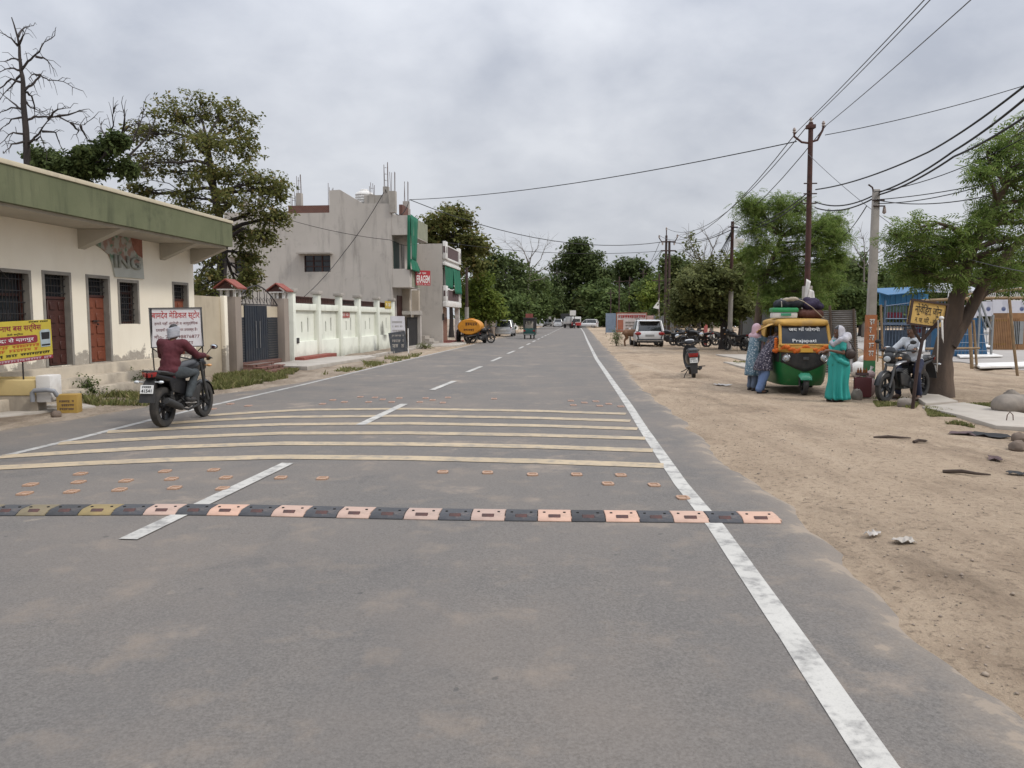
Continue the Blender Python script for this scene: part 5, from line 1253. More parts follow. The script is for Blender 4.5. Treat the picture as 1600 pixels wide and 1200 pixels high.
# ------------------------------------------------------------------ people
M_SKIN = pm('brown_skin', (.17, .085, .05), (.14, .07, .042), 5, .55)
M_SKIND = pm('dark_brown_skin', (.125, .066, .043), (.105, .054, .035), 5, .55)
M_HAIR = pm('black_hair', (.012, .011, .011), rough=.55)
M_EYE = pm('eye_white', (.55, .53, .5), rough=.3); M_LIP = pm('dark_lip', (.11, .04, .032), rough=.5)
def hand_caps(w, d, up, curl=.5, s=1.0, side=1):
    """palm and five separate fingers: w wrist, d pointing direction, up back of the hand"""
    w, d, up = Vector(w), Vector(d).normalized(), Vector(up); x = d.cross(up).normalized()*side; up = (x.cross(d)*side).normalized()
    caps = [([w, w+d*.045*s, w+d*.085*s], [.022*s, .028*s, .026*s])]
    for k, (o, L) in enumerate(((-.030, .066), (-.010, .078), (.011, .074), (.031, .058))):
        p = w+d*.085*s+x*o*s; caps.append(([w+d*.05*s+x*o*.8*s, p], [.013*s, .0105*s])); ch = [p]; a = 0
        for j, f in enumerate((.45, .3, .25)):
            a += curl*(.9 if j else .7); q = ch[-1]+(d*math.cos(a)-up*math.sin(a))*L*f*s; ch.append(q)
        caps.append((ch, [.0105*s, .0098*s, .009*s, .008*s]))
    b0 = w+d*.03*s-x*.024*s; m_ = b0+(d*.6-x*.7-up*.3).normalized()*.035*s; e = m_+(d*.8-x*.2-up*.5*curl).normalized()*.032*s
    caps.append(([b0, m_, e], [.014*s, .0115*s, .009*s]))
    return caps
def head_parts(o, hc, f, skin, t, hair=True, mous=False, up=Vector((0, 0, 1))):
    """face and hair for the head at hc looking along f"""
    f = Vector(f).normalized(); x = f.cross(up).normalized(); u = x.cross(f).normalized()
    Mh = Matrix((( x.x, f.x, u.x, hc[0]), (x.y, f.y, u.y, hc[1]), (x.z, f.z, u.z, hc[2]), (0, 0, 0, 1)))
    for s in (-1, 1):
        e = MB(Mh).ell((s*.032, .083, .012), (.014, .008, .008), 8, 6).build('eye', M_EYE, o, smooth=True)
        MB(Mh).ell((s*.032, .0905, .012), (.006, .003, .006), 8, 6).build('iris', M_HAIR, e, smooth=True)
        MB(Mh).box((s*.032, .090, .032), (.034, .008, .007)).build('eyebrow', M_HAIR, o, bevel=.003)
    MB(Mh).ell((0, .086, -.058), (.024, .007, .006), 10, 6).build('mouth', M_LIP, o, smooth=True)
    if mous: MB(Mh).ell((0, .090, -.042), (.032, .008, .009), 10, 6).build('moustache', M_HAIR, o, smooth=True)
    if hair:
        b = MB(Mh); n, m = 18, 9; rs_ = []
        for i in range(m+1):
            th = R(4+i*11.5); ring = []
            for k in range(n):
                a = 2*math.pi*k/n; ca = math.sin(a)
                th2 = th*(.60 if ca > .3 else (.85 if ca > -.3 else 1.08))
                ring.append(Vector((.080*math.sin(th2)*math.cos(a), .101*math.sin(th2)*ca-.004, .022+.110*math.cos(th2))))
            rs_.append(ring)
        b.rings(rs_); b.build('hair', M_HAIR, o, smooth=True)
    return Mh
def head_ells(hc, f, up=Vector((0, 0, 1))):
    f = Vector(f).normalized(); x = f.cross(up).normalized(); u = x.cross(f).normalized()
    rm = Matrix(((x.x, f.x, u.x, 0), (x.y, f.y, u.y, 0), (x.z, f.z, u.z, 0), (0, 0, 0, 1)))
    h = Vector(hc); g = lambda a, b, c: h+x*a+f*b+u*c
    return [(h+u*.02, (.076, .096, .105), rm), (g(0, .02, -.045), (.058, .068, .068), rm), (g(0, .092, -.015), (.013, .018, .022), rm), (g(0, .075, -.085), (.026, .022, .02), rm),
            (g(.077, -.005, -.005), (.010, .022, .032), rm), (g(-.077, -.005, -.005), (.010, .022, .032), rm)]
def person(label, loc, rz, J, skin, cat='person', fwd=(0, 1, 0), hair=True, mous=False, group=None, curl=.9, hdir=None, name='person'):
    t = thing(name, label, cat, loc, rz, group)
    caps = []; V3 = Vector
    caps.append(([V3(J['pelvis']), V3(J['waist']), V3(J['chest']), V3(J['neck'])], [.105, .095, .115, .05]))
    caps.append(([V3(J['neck']), V3(J['head'])-Vector((0, 0, .04))], [.046, .048]))
    for s in ('l', 'r'):
        sh, el_, wr_ = V3(J['sh_'+s]), V3(J['el_'+s]), V3(J['wr_'+s])
        caps.append(([V3(J['chest'])+(sh-V3(J['chest']))*.3, sh, sh.lerp(el_, .5), el_, el_.lerp(wr_, .3), wr_], [.07, .05, .043, .036, .036, .024]))
        hd = V3(J.get('hd_'+s) or (wr_-el_)); caps += hand_caps(wr_, hd, V3(J.get('up_'+s) or (0, 0, 1)), curl, 1.05, 1 if s == 'r' else -1)
        if 'kn_'+s in J:
            hp, kn, an, to = V3(J['hp_'+s]), V3(J['kn_'+s]), V3(J['an_'+s]), V3(J['to_'+s])
            caps.append(([hp, hp.lerp(kn, .5), kn, kn.lerp(an, .35), an], [.075, .066, .050, .048, .034]))
            caps.append(([an+Vector((0, 0, -.01)), an.lerp(to, .5)+Vector((0, 0, -.02)), to], [.036, .036, .026]))
    body = blob('body', skin, t, caps, .0095, 3, head_ells(J['head'], fwd))
    head_parts(body, J['head'], fwd, skin, t, hair, mous)
    return t
def cloth_blob(name, m, t, caps, vox=.014, sm=4, ells=()): return blob(name, m, t, caps, vox, sm, ells, wr=.008, wf=10)
V3 = Vector
M_SHIRTM = pm('maroon_shirt', (.085, .016, .022), (.062, .011, .016), 5, .85, bmp=.15)
M_JEAN = pm('grey_green_trousers', (.050, .058, .062), (.038, .045, .05), 6, .85)
M_SHOE = pm('dark_shoe', (.03, .028, .027), rough=.6); M_SOLE = pm('pale_sole', (.35, .33, .31), rough=.8)
def riding_pose(dz=0.0, lean=0.0, hx=.33, hy=.86, hz=1.05):
    return dict(pelvis=(0, .24, .90+dz), waist=(0, .25+lean*.3, 1.04+dz), chest=(0, .30+lean*.7, 1.23+dz), neck=(0, .33+lean, 1.40+dz), head=(0, .37+lean*1.1, 1.52+dz),
        sh_l=(-.185, .31+lean, 1.34+dz), sh_r=(.185, .31+lean, 1.34+dz), el_l=(-.30, .52+lean, 1.14+dz), el_r=(.30, .52+lean, 1.14+dz), wr_l=(-hx+.02, hy-.07, hz+.035), wr_r=(hx-.02, hy-.07, hz+.035),
        hd_l=(-.12, 1, -.25), hd_r=(.12, 1, -.25), hp_l=(-.09, .25, .89+dz), hp_r=(.09, .25, .89+dz), kn_l=(-.20, .66, .80), kn_r=(.20, .66, .80), an_l=(-.185, .45, .43), an_r=(.185, .45, .43), to_l=(-.19, .60, .37), to_r=(.19, .60, .37))
def dress_rider(t, J, shirt, pants, shoe, long_sleeve=True):
    g = lambda k: V3(J[k]); caps = [([g('pelvis')+V3((0, -.01, -.04)), g('waist'), g('chest'), g('neck')-V3((0, 0, .045))], [.145, .130, .148, .062])]
    ells = [(g('chest')+V3((0, 0, .02)), (.195, .125, .14)), (g('pelvis')+V3((0, -.01, .02)), (.175, .135, .10)), (g('waist'), (.165, .125, .12))]
    for s in ('l', 'r'):
        sh, el_, wr_ = g('sh_'+s), g('el_'+s), g('wr_'+s)
        ch = [g('chest')+(sh-g('chest'))*.4+V3((0, 0, .04)), sh, sh.lerp(el_, .5), el_]; rr = [.10, .078, .066, .056]
        if long_sleeve: ch += [el_.lerp(wr_, .5), el_.lerp(wr_, .93)]; rr += [.05, .038]
        else: ch[-1] = sh.lerp(el_, .85)
        caps.append((ch, rr))
    cloth_blob('shirt', shirt, t, caps, .014, 5, ells)
    caps = [([g('pelvis')+V3((0, -.02, -.05)), g('pelvis')], [.135, .135])]
    for s in ('l', 'r'):
        hp, kn, an = g('hp_'+s), g('kn_'+s), g('an_'+s); caps.append(([hp, hp.lerp(kn, .5), kn, kn.lerp(an, .5), an+V3((0, 0, .02))], [.105, .092, .075, .068, .058]))
    cloth_blob('trousers', pants, t, caps, .014, 4)
    for s in ('l', 'r'):
        an, to = g('an_'+s), g('to_'+s); sh = cloth_blob('shoe', shoe, t, [([an+V3((0, -.03, -.035)), an.lerp(to, .55)+V3((0, 0, -.03)), to+V3((0, .03, -.005))], [.046, .046, .036])], .012, 2)
        d = (to-an); MB().tube([an+V3((0, -.06, -.085)), to+V3((0, .06, -.05))], [.03, .03], 8, flat=.4).build('sole', M_SOLE, sh)

rl_ = G(256, 668)
rzb = -R(4.5)
bk = motorcycle('black commuter motorcycle with red tail light ridden away along the left road edge', (rl_.x, rl_.y, .006), rzb, plate='41541')
J = riding_pose(-.05, .04)
rp = person('person in maroon long-sleeved shirt with white cloth round the head, riding the black motorcycle away', (rl_.x, rl_.y, .006), rzb, J, M_SKIN, hair=True, fwd=(-.1, 1, .02))
dress_rider(rp, J, M_SHIRTM, M_JEAN, M_SHOE)
M_HCL = pm('pale_headcloth', (.38, .38, .41), (.27, .28, .31), 9, .9, stretch=(1, 1, 4), bmp=.3)
hc = V3(J['head']); b = MB(); rs_ = []
for i in range(8):
    z = -.085+i*.024; k = 1.0 if i < 6 else .93
    rs_.append([V3((hc.x+(.094+.006*math.sin(i*2.4+a*3))*k*math.cos(a), hc.y-.008+(.112+.005*math.sin(i*3+a*2))*k*math.sin(a)*(1 if math.sin(a) < 0 else (.98 if i > 3 else .55)), hc.z+z+.018*math.sin(a+1))) for a in [2*math.pi*q/22 for q in range(22)]])
b.rings(rs_, cap=False); hw_ = b.build('head_cloth', M_HCL, rp, smooth=True); hw_.modifiers.new('t', 'SOLIDIFY').thickness = .012

# man sitting on the parked motorcycle at the right
fr = G(1382, 629); fw_ = V3((-.831, -.557, 0)); rr_ = fr-fw_*1.30
M_SILVD = pm('silver_decal', (.42, .43, .45), rough=.35, metal=.3)
rz2 = math.pi-math.asin(.831)
bk2 = motorcycle('black and silver motorcycle parked beside the leaning yellow signboard pole', (rr_.x, rr_.y, .0), rz2, tankm=M_BLKP, accent=M_SILVD, rimm=M_ALLOY)
M_SHIRTW = pm('pale_blue_white_shirt', (.56, .58, .60), (.48, .50, .53), 5, .85, bmp=.2)
M_NAVYT = pm('navy_trousers', (.02, .025, .055), (.016, .02, .042), 6, .85)
J2 = riding_pose(-.11, .03); J2['an_r'] = (.22, .42, .12); J2['to_r'] = (.24, .55, .05); J2['kn_r'] = (.24, .55, .56); J2['kn_l'] = (-.23, .56, .57); J2['an_l'] = (-.24, .46, .13); J2['to_l'] = (-.26, .58, .05)
mp = person('person with moustache in pale shirt and navy trousers, sitting astride the parked motorcycle', (rr_.x, rr_.y, 0), rz2, J2, M_SKIND, mous=True, fwd=(.35, 1, -.08))
dress_rider(mp, J2, M_SHIRTW, M_NAVYT, pm('brown_sandal', (.06, .035, .025), rough=.7))
MB().lathe([(.034, -.012), (.036, 0), (.034, .012)], J2['wr_l'], 'Y', 14).build('wristwatch', M_INK, mp)

# ------------------------------------------------------------------ scooter standing on the dirt
def scooter(label, loc, rz, group=None):
    t = thing('scooter', label, 'scooter', loc, rz, group, ry=R(-4))
    wheel(t, 0, .225, .10, spokes=5, rr=.55); wheel(t, 1.24, .225, .095, spokes=5, rr=.55)
    loft([(-.36, .10, .60, .74), (-.30, .155, .50, .78), (-.12, .19, .42, .80), (.12, .20, .36, .78), (.32, .17, .34, .72), (.42, .12, .34, .6)]).build('rear_body', M_BLKP, t, smooth=True, ang=60)
    loft([(-.30, .09, .78, .83), (-.2, .135, .78, .87), (.0, .15, .78, .86), (.12, .15, .77, .83), (.25, .15, .77, .83), (.44, .12, .74, .80), (.50, .08, .73, .77)]).build('seat', M_SEAT, t, smooth=True, ang=60)
    b = MB()
    for z, k in ((.80, 1), (.775, .96)): b.tube([(-.16*k, -.05, z), (-.165*k, -.28, z+.01), (-.11*k, -.40, z+.02), (.11*k, -.40, z+.02), (.165*k, -.28, z+.01), (.16*k, -.05, z)], .013, 7)
    b.build('grab_rail', M_ENG, t, smooth=True)
    MB().hexa([(-.11, -.38, .62), (.11, -.38, .62), (.13, -.30, .62), (-.13, -.30, .62), (-.13, -.385, .73), (.13, -.385, .73), (.15, -.3, .73), (-.15, -.3, .73)]).build('tail_light', M_RLENS, t, bevel=.015)
    b = MB(); b.rings([[V3((s*w_, y, z)) for s, y in ((-1, y0), (1, y0), (1, y0+.025), (-1, y0+.025))] for w_, y0, z in ((.10, -.33, .62), (.105, -.36, .46), (.10, -.38, .30), (.085, -.385, .16))]); b.build('mudflap', M_BLKM, t)
    p_ = MB().box((0, -.385, .53), (.22, .012, .14), rot(-.1, 0, 0)).build('number_plate', M_PLATE, t)
    M = Matrix.Translation((0, -.393, .53)) @ SIDEM; b = MB(); marks(b, M, -.09, .09, .01, .045, 5, 6, .002); marks(b, M, -.09, .09, -.055, .045, 5, 7, .002); b.build('plate_letters', pm('grey_ink', (.12, .12, .12)), p_)
    MB().rng(-.16, .16, .38, .86, .25, .31).build('floorboard', M_BLKM, t, bevel=.02)
    b = MB(); b.rings([[V3((x*w_, y+.03*(1-x*x), z)) for x in (-1, -.6, 0, .6, 1)]+[V3((x*w_, y+.06+.03*(1-x*x), z)) for x in (1, .6, 0, -.6, -1)] for w_, y, z in ((.16, .84, .26), (.20, .90, .40), (.215, .93, .6), (.19, .96, .8), (.12, .98, .9))]); b.build('front_apron', M_BLKP, t, smooth=True, ang=60)
    loft([(.90, .10, .94, 1.03), (.97, .17, .93, 1.07), (1.05, .15, .92, 1.05), (1.11, .08, .92, 1.0)]).build('handlebar_cowl', M_BLKP, t, smooth=True, ang=60)
    loft([(.94, .12, 1.0, 1.06), (.98, .135, 1.0, 1.085), (1.02, .11, 1.02, 1.08)]).build('meter_panel', pm('pale_meter', (.5, .5, .5), rough=.3), t, smooth=True)
    b = MB()
    for s in (-1, 1): b.tube([(s*.12, .97, 1.0), (s*.36, .90, 1.0)], .017, 8)
    b.tube([(0, 1.22, .30), (0, 1.02, .9)], .035, 8); b.build('handlebar', M_BLKM, t, smooth=True)
    b = MB(); pr = []
    for k in range(8):
        a = R(10+k*20); pr.append([V3((x*.06, 1.24+.25*math.cos(a), .225+.25*math.sin(a)+dz)) for x, dz in ((-1, -.03), (-.5, .01), (.5, .01), (1, -.03))])
    b.rings(pr); b.build('front_mudguard', M_BLKP, t, smooth=True, ang=60)
    for s, dx, dz in ((-1, -.13, -.05), (1, .03, .12)):
        mr = MB().tube([(s*.2, .95, 1.02), (s*.27, .97, 1.14), (s*.31, .95, 1.18)], .008, 6).ell((s*.35, .94, 1.2), (.075, .022, .06), 12, 8, rot(0, s*.5, 0)).build('mirror', M_BLKM, t, smooth=True)
        MB().ell((s*.35, .922, 1.2), (.066, .006, .052), 12, 6, rot(0, s*.5, 0)).build('mirror_glass', M_MIRR, mr, smooth=True)
    b = MB(); b.tube([(.14, .2, .25), (.17, -.05, .27), (.175, -.3, .31)], [.02, .05, .05], 10); b.build('exhaust', M_BLKM, t, smooth=True)
    b = MB(); b.tube([(-.12, .1, .28), (-.24, .05, .10), (-.27, .03, .01)], .013, 6); b.tube([(-.12, .1, .3), (-.28, .02, .22), (-.34, .0, .21)], .014, 6); b.tube([(.14, .1, .32), (.34, .05, .33)], .014, 6); b.build('stand', M_BLKM, t)
    return t
g = G(1084, 591); scooter('black scooter seen from behind standing alone on the open dirt', (g.x, g.y, .0), R(-9))
# ------------------------------------------------------------------ parked motorcycles in the shade
GP = 'motorcycles parked under the olive tree'
PB = [(1062, 541, 70, 'dark motorcycle nearest the silver car, front wheel towards the road', 0), (1083, 540, 100, 'dark motorcycle second from the silver car in the shaded row', .0), (1104, 543, 60, 'dark motorcycle beside the tree trunk, nearest of the shaded row', 0), (1118, 540, -75, 'dark motorcycle close against the thick tree trunk, pointing away', 0), (1094, 534, 40, 'dark motorcycle at the back of the shaded row', 0)]
pb0 = None
for px, py, a, lab, le in PB:
    g = G(px, py)
    if pb0 is None: pb0 = motorcycle(lab, (g.x, g.y, 0), R(a), tankm=M_BLKP, group=GP, lean=R(-7))
    else: dup(pb0, (g.x, g.y, 0), R(a), lab)
g = G(1163, 549); dup(pb0, (g.x, g.y, 0), R(25), 'dark motorcycle parked alone between the tree trunk and the tin fence', GP)
GT = 'motorcycles parked beside the orange tanker'
pbt = dup(pb0, (LW(2.6, 54.6).x, LW(2.6, 54.6).y, .0), R(-60), 'dark motorcycle parked at the porch of trimmed house left of the tanker', GT)
dup(pb0, (LW(3.2, 52.6).x, LW(3.2, 52.6).y, .0), R(-75), 'dark motorcycle parked in front of the orange tanker drawbar', GT)

# ------------------------------------------------------------------ cars
M_CWHITE = pm('white_car_paint', (.62, .62, .62), (.56, .56, .56), 2, .25, coat=.7, dirt=(.36, .32, .28), dscale=1.6, damt=.35)
M_CSILV = pm('silver_car_paint', (.47, .48, .49), (.42, .43, .44), 2, .28, metal=.3, coat=.7, dirt=(.3, .27, .24), dscale=1.6, damt=.35)
M_CGL = pm('car_glass', (.012, .016, .019), (.03, .034, .036), 2, .06, spec=.6, coat=.5)
def car(label, loc, rz, paint, L=3.8, W=1.7, H=1.55, suv=False, group=None, name='parked_car', cat='car', detail=True):
    t = thing(name, label, cat, loc, rz, group); hw, h = W/2, L/2
    zb = .24 if suv else .18; zw = H*.60; wr_ = .34 if suv else .29
    loft([(-h, hw*.80, zb+.16, zw-.12), (-h+.06, hw*.93, zb+.06, zw-.02), (-h+.35, hw, zb, zw), (-h*.4, hw, zb, zw), (h*.25, hw, zb, zw-.02), (h*.5, hw*.985, zb, zw-.05), (h-.45, hw*.95, zb, zw-.14), (h-.1, hw*.84, zb+.06, zw-.22), (h, hw*.7, zb+.14, zw-.32)], n=20, p=5).build('body', paint, t, smooth=True, ang=45)
    rb, rf = -h+.05, h*.48; yt0, yt1 = -h+.32, h*.06
    gh = MB(); g0, g1 = hw*.93, hw*.74
    gh.hexa([(-g0*.95, rb, zw-.03), (g0*.95, rb, zw-.03), (g0*.93, rf, zw-.06), (-g0*.93, rf, zw-.06), (-g1, yt0, H-.07), (g1, yt0, H-.07), (g1*.95, yt1, H-.07), (-g1*.95, yt1, H-.07)])
    gh.build('window_glass', M_CGL, t, bevel=.03)
    loft([(yt0-.16, g1*.8, H-.10, H-.03), (yt0-.02, g1*1.03, H-.10, H), (0 if h*.06 > 0 else 0, g1*1.03, H-.10, H+.01), (yt1+.05, g1*.98, H-.12, H-.04)], n=16, p=4).build('roof', paint, t, smooth=True, ang=50)
    b = MB()
    for s in (-1, 1):
        for (ya, za, yb, zb_, w_) in ((rb+.0, zw-.04, yt0-.03, H-.07, .16), (rf, zw-.07, yt1, H-.08, .07), (-.1, zw-.03, -.1, H-.07, .06)):
            xa, xb_ = s*(g0*.96), s*(g1*1.0); b.tube([(xa, ya, za), (xb_, yb, zb_)], w_/2, 6)
    b.build('pillar', paint, t)
    for s in (-1, 1):
        tl_ = MB()
        if suv: tl_.ell((s*hw*.78, -h+.03, zw-.17), (.19, .07, .11), 12, 8)
        else: tl_.hexa([(s*hw*.80, -h-.0, zw-.36), (s*hw*.95, -h+.12, zw-.36), (s*hw*.95, -h+.2, zw-.36), (s*hw*.8, -h+.1, zw-.36), (s*hw*.78, -h+.0, zw-.02), (s*hw*.93, -h+.12, zw-.02), (s*hw*.93, -h+.2, zw-.02), (s*hw*.78, -h+.1, zw-.02)])
        tl_.build('tail_light', M_RLENS, t, smooth=True)
        MB().ell((s*hw*.72, h-.12, zw-.30), (.17, .09, .08), 10, 6).build('headlight', M_CLENS, t, smooth=True)
        MB().ell((s*(hw+.07), h*.32, zw+.03), (.09, .05, .07), 10, 6).build('wing_mirror', paint, t, smooth=True)
        for y in (-h*.62, h*.64): wheel(t, y, wr_, .2, s*(hw-.10), 5, M_ALLOYS, rr=.66)
    MB().rng(-hw*.86, hw*.86, -h-.04, -h+.16, zb+.02, zb+.24).build('rear_bumper', M_BLKM if suv else paint, t, bevel=.03)
    if suv:
        MB().rng(-hw*.80, hw*.80, -h-.055, -h-.03, zb+.12, zb+.16).build('bumper_strip', M_CHROME, t)
        for s in (-1, 1): MB().box((s*hw*.8, -h-.01, zb+.36), (.06, .05, .2), rot(0, s*.3, 0)).build('bumper_reflector', M_BLKM, t, bevel=.01)
        b = MB()
        for s in (-1, 1): b.tube([(s*g1*.92, yt0+.1, H+.02), (s*g1*.92, yt0+.2, H+.06), (s*g1*.9, yt1-.2, H+.06), (s*g1*.9, yt1-.1, H+.0)], .02, 6)
        b.build('roof_rail', M_BLKM, t)
        loft([(yt0-.34, g1*.86, H-.085, H-.055), (yt0-.1, g1*.95, H-.07, H-.01)], n=12, p=4).build('spoiler', paint, t)
    MB().rng(-.26, .26, -h-.012, -h+.02, zw-.34, zw-.22).build('number_plate', M_PLATE if not suv else pm('grey_plate', (.28, .28, .27), rough=.5), t)
    return t
g = G(1018, 542.5); car('white compact car with dark tail lamps parked on the dirt by the cow', (g.x, g.y+1.9, 0), R(-3), M_CWHITE, 3.7, 1.72, 1.60, True)
g = G(793, 526); car('silver hatchback parked at the left road edge beyond the tanker', (g.x-.2, g.y+2.1, .0), R(-6), M_CSILV, 3.7, 1.66, 1.52)
GD = 'far vehicles down the road'
fc = car('white car driving far down the road, left of the dark truck', (D(872, 508, 150).x, 150, 0), R(-5), M_CWHITE, 3.9, 1.75, 1.5, False, GD, name='car')
for px, Y, a, lab in ((917, 135, 75, 'white sedan parked sideways at the far right roadside'), (843, 150, -5, 'white car parked far along the left edge behind the green rickshaw'), (852, 165, 150, 'white car facing this way at the far left roadside')):
    dup(fc, (D(px, 505, Y).x, Y, 0), R(a), lab)
# far lorry and vans
def boxvan(label, px, Y, body, W, H, L, rz, name, cat, cab=None):
    t = thing(name, label, cat, (D(px, 503, Y).x, Y, 0), rz, None); hw = W/2
    MB().rng(-hw, hw, -L/2, L/2-1.3, .75, H).build('cargo_body', body, t, bevel=.06)
    loft([(L/2-1.25, hw*.95, .5, H*.85), (L/2-.5, hw*.95, .5, H*.85), (L/2-.1, hw*.9, .5, H*.55), (L/2, hw*.86, .55, H*.5)], n=16, p=5).build('cab', cab or body, t, smooth=True)
    MB().rng(-hw*.8, hw*.8, -L/2-.03, -L/2, H*.55, H*.8).build('rear_window', M_CGL, t)
    for s in (-1, 1):
        MB().rng(s*hw*.9-.1, s*hw*.9+.1, -L/2-.04, -L/2+.02, .8, 1.0).build('tail_light', M_RLENS, t)
        for y in (-L*.3, L*.3): wheel(t, y, .38, .24, s*(hw-.15), 5, M_ALLOY, rr=.6)
    return t
boxvan('dark lorry standing far down the road under the huge tree', 885, 160, M_BLKM, 2.3, 2.6, 5.5, R(-5), 'lorry', 'lorry')
M_REDP = pm('red_paint', (.35, .04, .035), (.28, .03, .03), 3, .4)
v_ = boxvan('white van with red lower tail parked at the far right road edge', 893, 132, M_CWHITE, 1.7, 1.95, 4.0, R(20), 'van', 'van'); MB().rng(-.88, .88, -2.045, -2.0, .45, .95).build('red_panel', M_REDP, v_)
boxvan('yellow goods truck behind the blue boards far right', 941, 150, pm('yellow_paint', (.36, .24, .03), (.3, .2, .03), 2, .6), 1.5, 2.2, 3.6, R(8), 'truck', 'truck')

# ------------------------------------------------------------------ green e-rickshaw driving away
M_ERG = pm('dark_teal_paint', (.018, .075, .065), (.014, .055, .05), 4, .45)
g = G(827, 530); t = thing('electric_rickshaw', 'dark green three-wheeled electric rickshaw driving away in the left lane', 'rickshaw', (g.x, g.y+.2, .006), R(-5))
MB().rng(-.47, .47, -.1, .25, .32, .85).build('rear_body', M_ERG, t, bevel=.05); MB().rng(-.45, .45, .25, 2.2, .3, .45).build('floor', M_ERG, t); MB().rng(-.40, .40, 2.0, 2.3, .3, .95).build('front_apron', M_ERG, t, bevel=.06)
MB().rng(-.49, .49, -.15, 2.3, 1.62, 1.72).build('roof', M_BLKM, t, bevel=.03)
b = MB()
bars('roof_post', M_BLKM, t, [([(s*.45, y, .4), (s*.45, y, 1.64)], .022) for s in (-1, 1) for y in (-.08, .8, 2.1)])
b = MB()
for s in (-1, 1): b.rng(s*.40-.08, s*.40+.08, -.1, .0, .86, 1.62)
b.rng(-.32, .32, -.1, 0, 1.45, 1.62); b.build('rear_curtain', M_BLKM, t)
MB().rng(-.35, .35, .3, .5, .85, 1.2).build('seat_back', pm('beige_seat', (.42, .38, .32), (.34, .3, .26), 3, .7), t, bevel=.05)
for s in (-1, 1): MB().ell((s*.17, .5, 1.32), (.13, .13, .17), 10, 8).build('headrest', pm('pale_rest', (.5, .47, .42)), t, smooth=True)
MB().rng(-.30, .30, .0, .06, 1.72, 2.05).build('roof_board', pm('dull_red_board', (.24, .07, .055), (.18, .05, .04), 4, .6), t)
for s in (-1, 1):
    wheel(t, .15, .22, .10, s*.38, 6, M_ALLOY, rr=.6); MB().rng(s*.38-.07, s*.38+.07, -.13, -.1, .62, .74).build('tail_light', M_RLENS, t)
wheel(t, 1.95, .22, .10, 0, 6, M_ALLOY, rr=.6); MB().rng(-.4, .4, -.13, -.1, .36, .42).build('bumper', M_CHROME, t)
# far scooter rider
g = G(897, 513); fb = dup(pb0, (g.x, g.y, 0), R(-4), 'dark motorcycle ridden far down the right lane', 'far vehicles down the road'); fb.rotation_euler = (0, 0, R(-4))
fp = person('person in dark clothes riding far down the right lane', (g.x, g.y, 0), R(-4), J, M_SKIND); dress_rider(fp, J, pm('dark_shirt', (.04, .04, .05)), M_NAVYT, M_SHOE)

# ------------------------------------------------------------------ orange water tanker trailer
M_TANK = pm('orange_tank_paint', (.58, .245, .018), (.50, .20, .015), 2.5, .5, dirt=(.25, .13, .03), dscale=3, damt=.35)
t = thing('tanker_trailer', 'orange oval water tanker trailer parked on two wheels at the left road edge', 'trailer', (D(736, 510, 52.5).x, 52.5, 0), R(-3))
q = []
for k, y in enumerate((-1.35, -1.3, -1.2, 1.2, 1.3, 1.35)):
    s = (.93, .985, 1, 1, .985, .93)[k]; q.append([V3((.78*s*math.cos(a), y, 1.12+.52*s*math.sin(a))) for a in [2*math.pi*i/28 for i in range(28)]])
tk_ = MB().rings(q).build('tank', M_TANK, t, smooth=True, ang=40)
b = MB(); M = Matrix.Translation((0, -1.353, 1.12)) @ SIDEM
marks(b, M, -.55, .55, .06, .22, 7, 31); marks(b, M, -.35, .35, -.30, .16, 6, 33); b.build('lettering', M_DKW, tk_)
MB().lathe([(.24, 1.58), (.24, 1.68), (.0001, 1.70)], n=16).build('filler_cap', M_TANK, tk_)
b = MB()
for s in (-1, 1): b.box((s*.4, -.1, .58), (.1, 2.9, .12)); b.tube([(s*.4, -1.45, .56), (0, -2.5, .5)], .05, 6)
b.tube([(-.85, .35, .5), (.85, .35, .5)], .06, 8); b.build('chassis', M_IRON, t)
for s in (-1, 1): wheel(t, .35, .47, .24, s*.9, 6, M_IRON, rr=.52)
b = MB(); b.tube([(0, -2.3, .5), (0, -2.3, .05)], .04, 8); b.tube([(.15, -2.3, .02), (0, -2.3, .4), (-.15, -2.3, .02)], .025, 6); b.build('jack_stand', M_IRON, t)
MB().rng(-.5, .5, 1.37, 1.40, .55, .95).build('tail_board', M_REDP, t)

# ------------------------------------------------------------------ auto rickshaw facing the road
M_AG = pm('auto_green', (.012, .135, .035), (.010, .11, .03), 3, .35, coat=.15, dirt=(.13, .12, .08), dscale=3, damt=.55)
M_AY = pm('auto_yellow_canvas', (.50, .285, .055), (.42, .235, .045), 5, .6, dirt=(.24, .16, .09), dscale=4, damt=.6)
M_TEAL = pm('teal_mudguard', (.05, .26, .16), (.04, .21, .13), 4, .4)
ff = V3((-.152, -.988, 0)); fw2 = G(1256, 617.5); ao = fw2-ff*1.0; RZA = R(180-8.7)
at_ = thing('auto_rickshaw', 'green and yellow auto rickshaw facing the road with luggage on its roof', 'auto rickshaw', (ao.x, ao.y, 0), RZA)
def plan(k, y0, w):                 # half plan outlines mirrored, k scales the nose
    half = [(0, 1.10), (.22, 1.075), (.40, .99), (.50, .86), (.56, .62), (.61, .2), (.63, -.3), (.63, -1.1), (.52, -1.26), (0, -1.28)]
    pts = [(x*w, y if y < 0 else y*k+y0) for x, y in half]
    return pts+[(-x, y) for x, y in pts[-2:0:-1]]
lv = [(.20, .80, 0, .86), (.28, .86, 0, .93), (.5, .93, 0, .98), (.75, .97, 0, 1.0), (.98, .985, 0, 1.0)]
lowb = MB().rings([[V3((x, y, z)) for x, y in plan(k, y0, w_)] for z, k, y0, w_ in lv], cap=True).build('lower_body', M_AG, at_, smooth=True, ang=50)
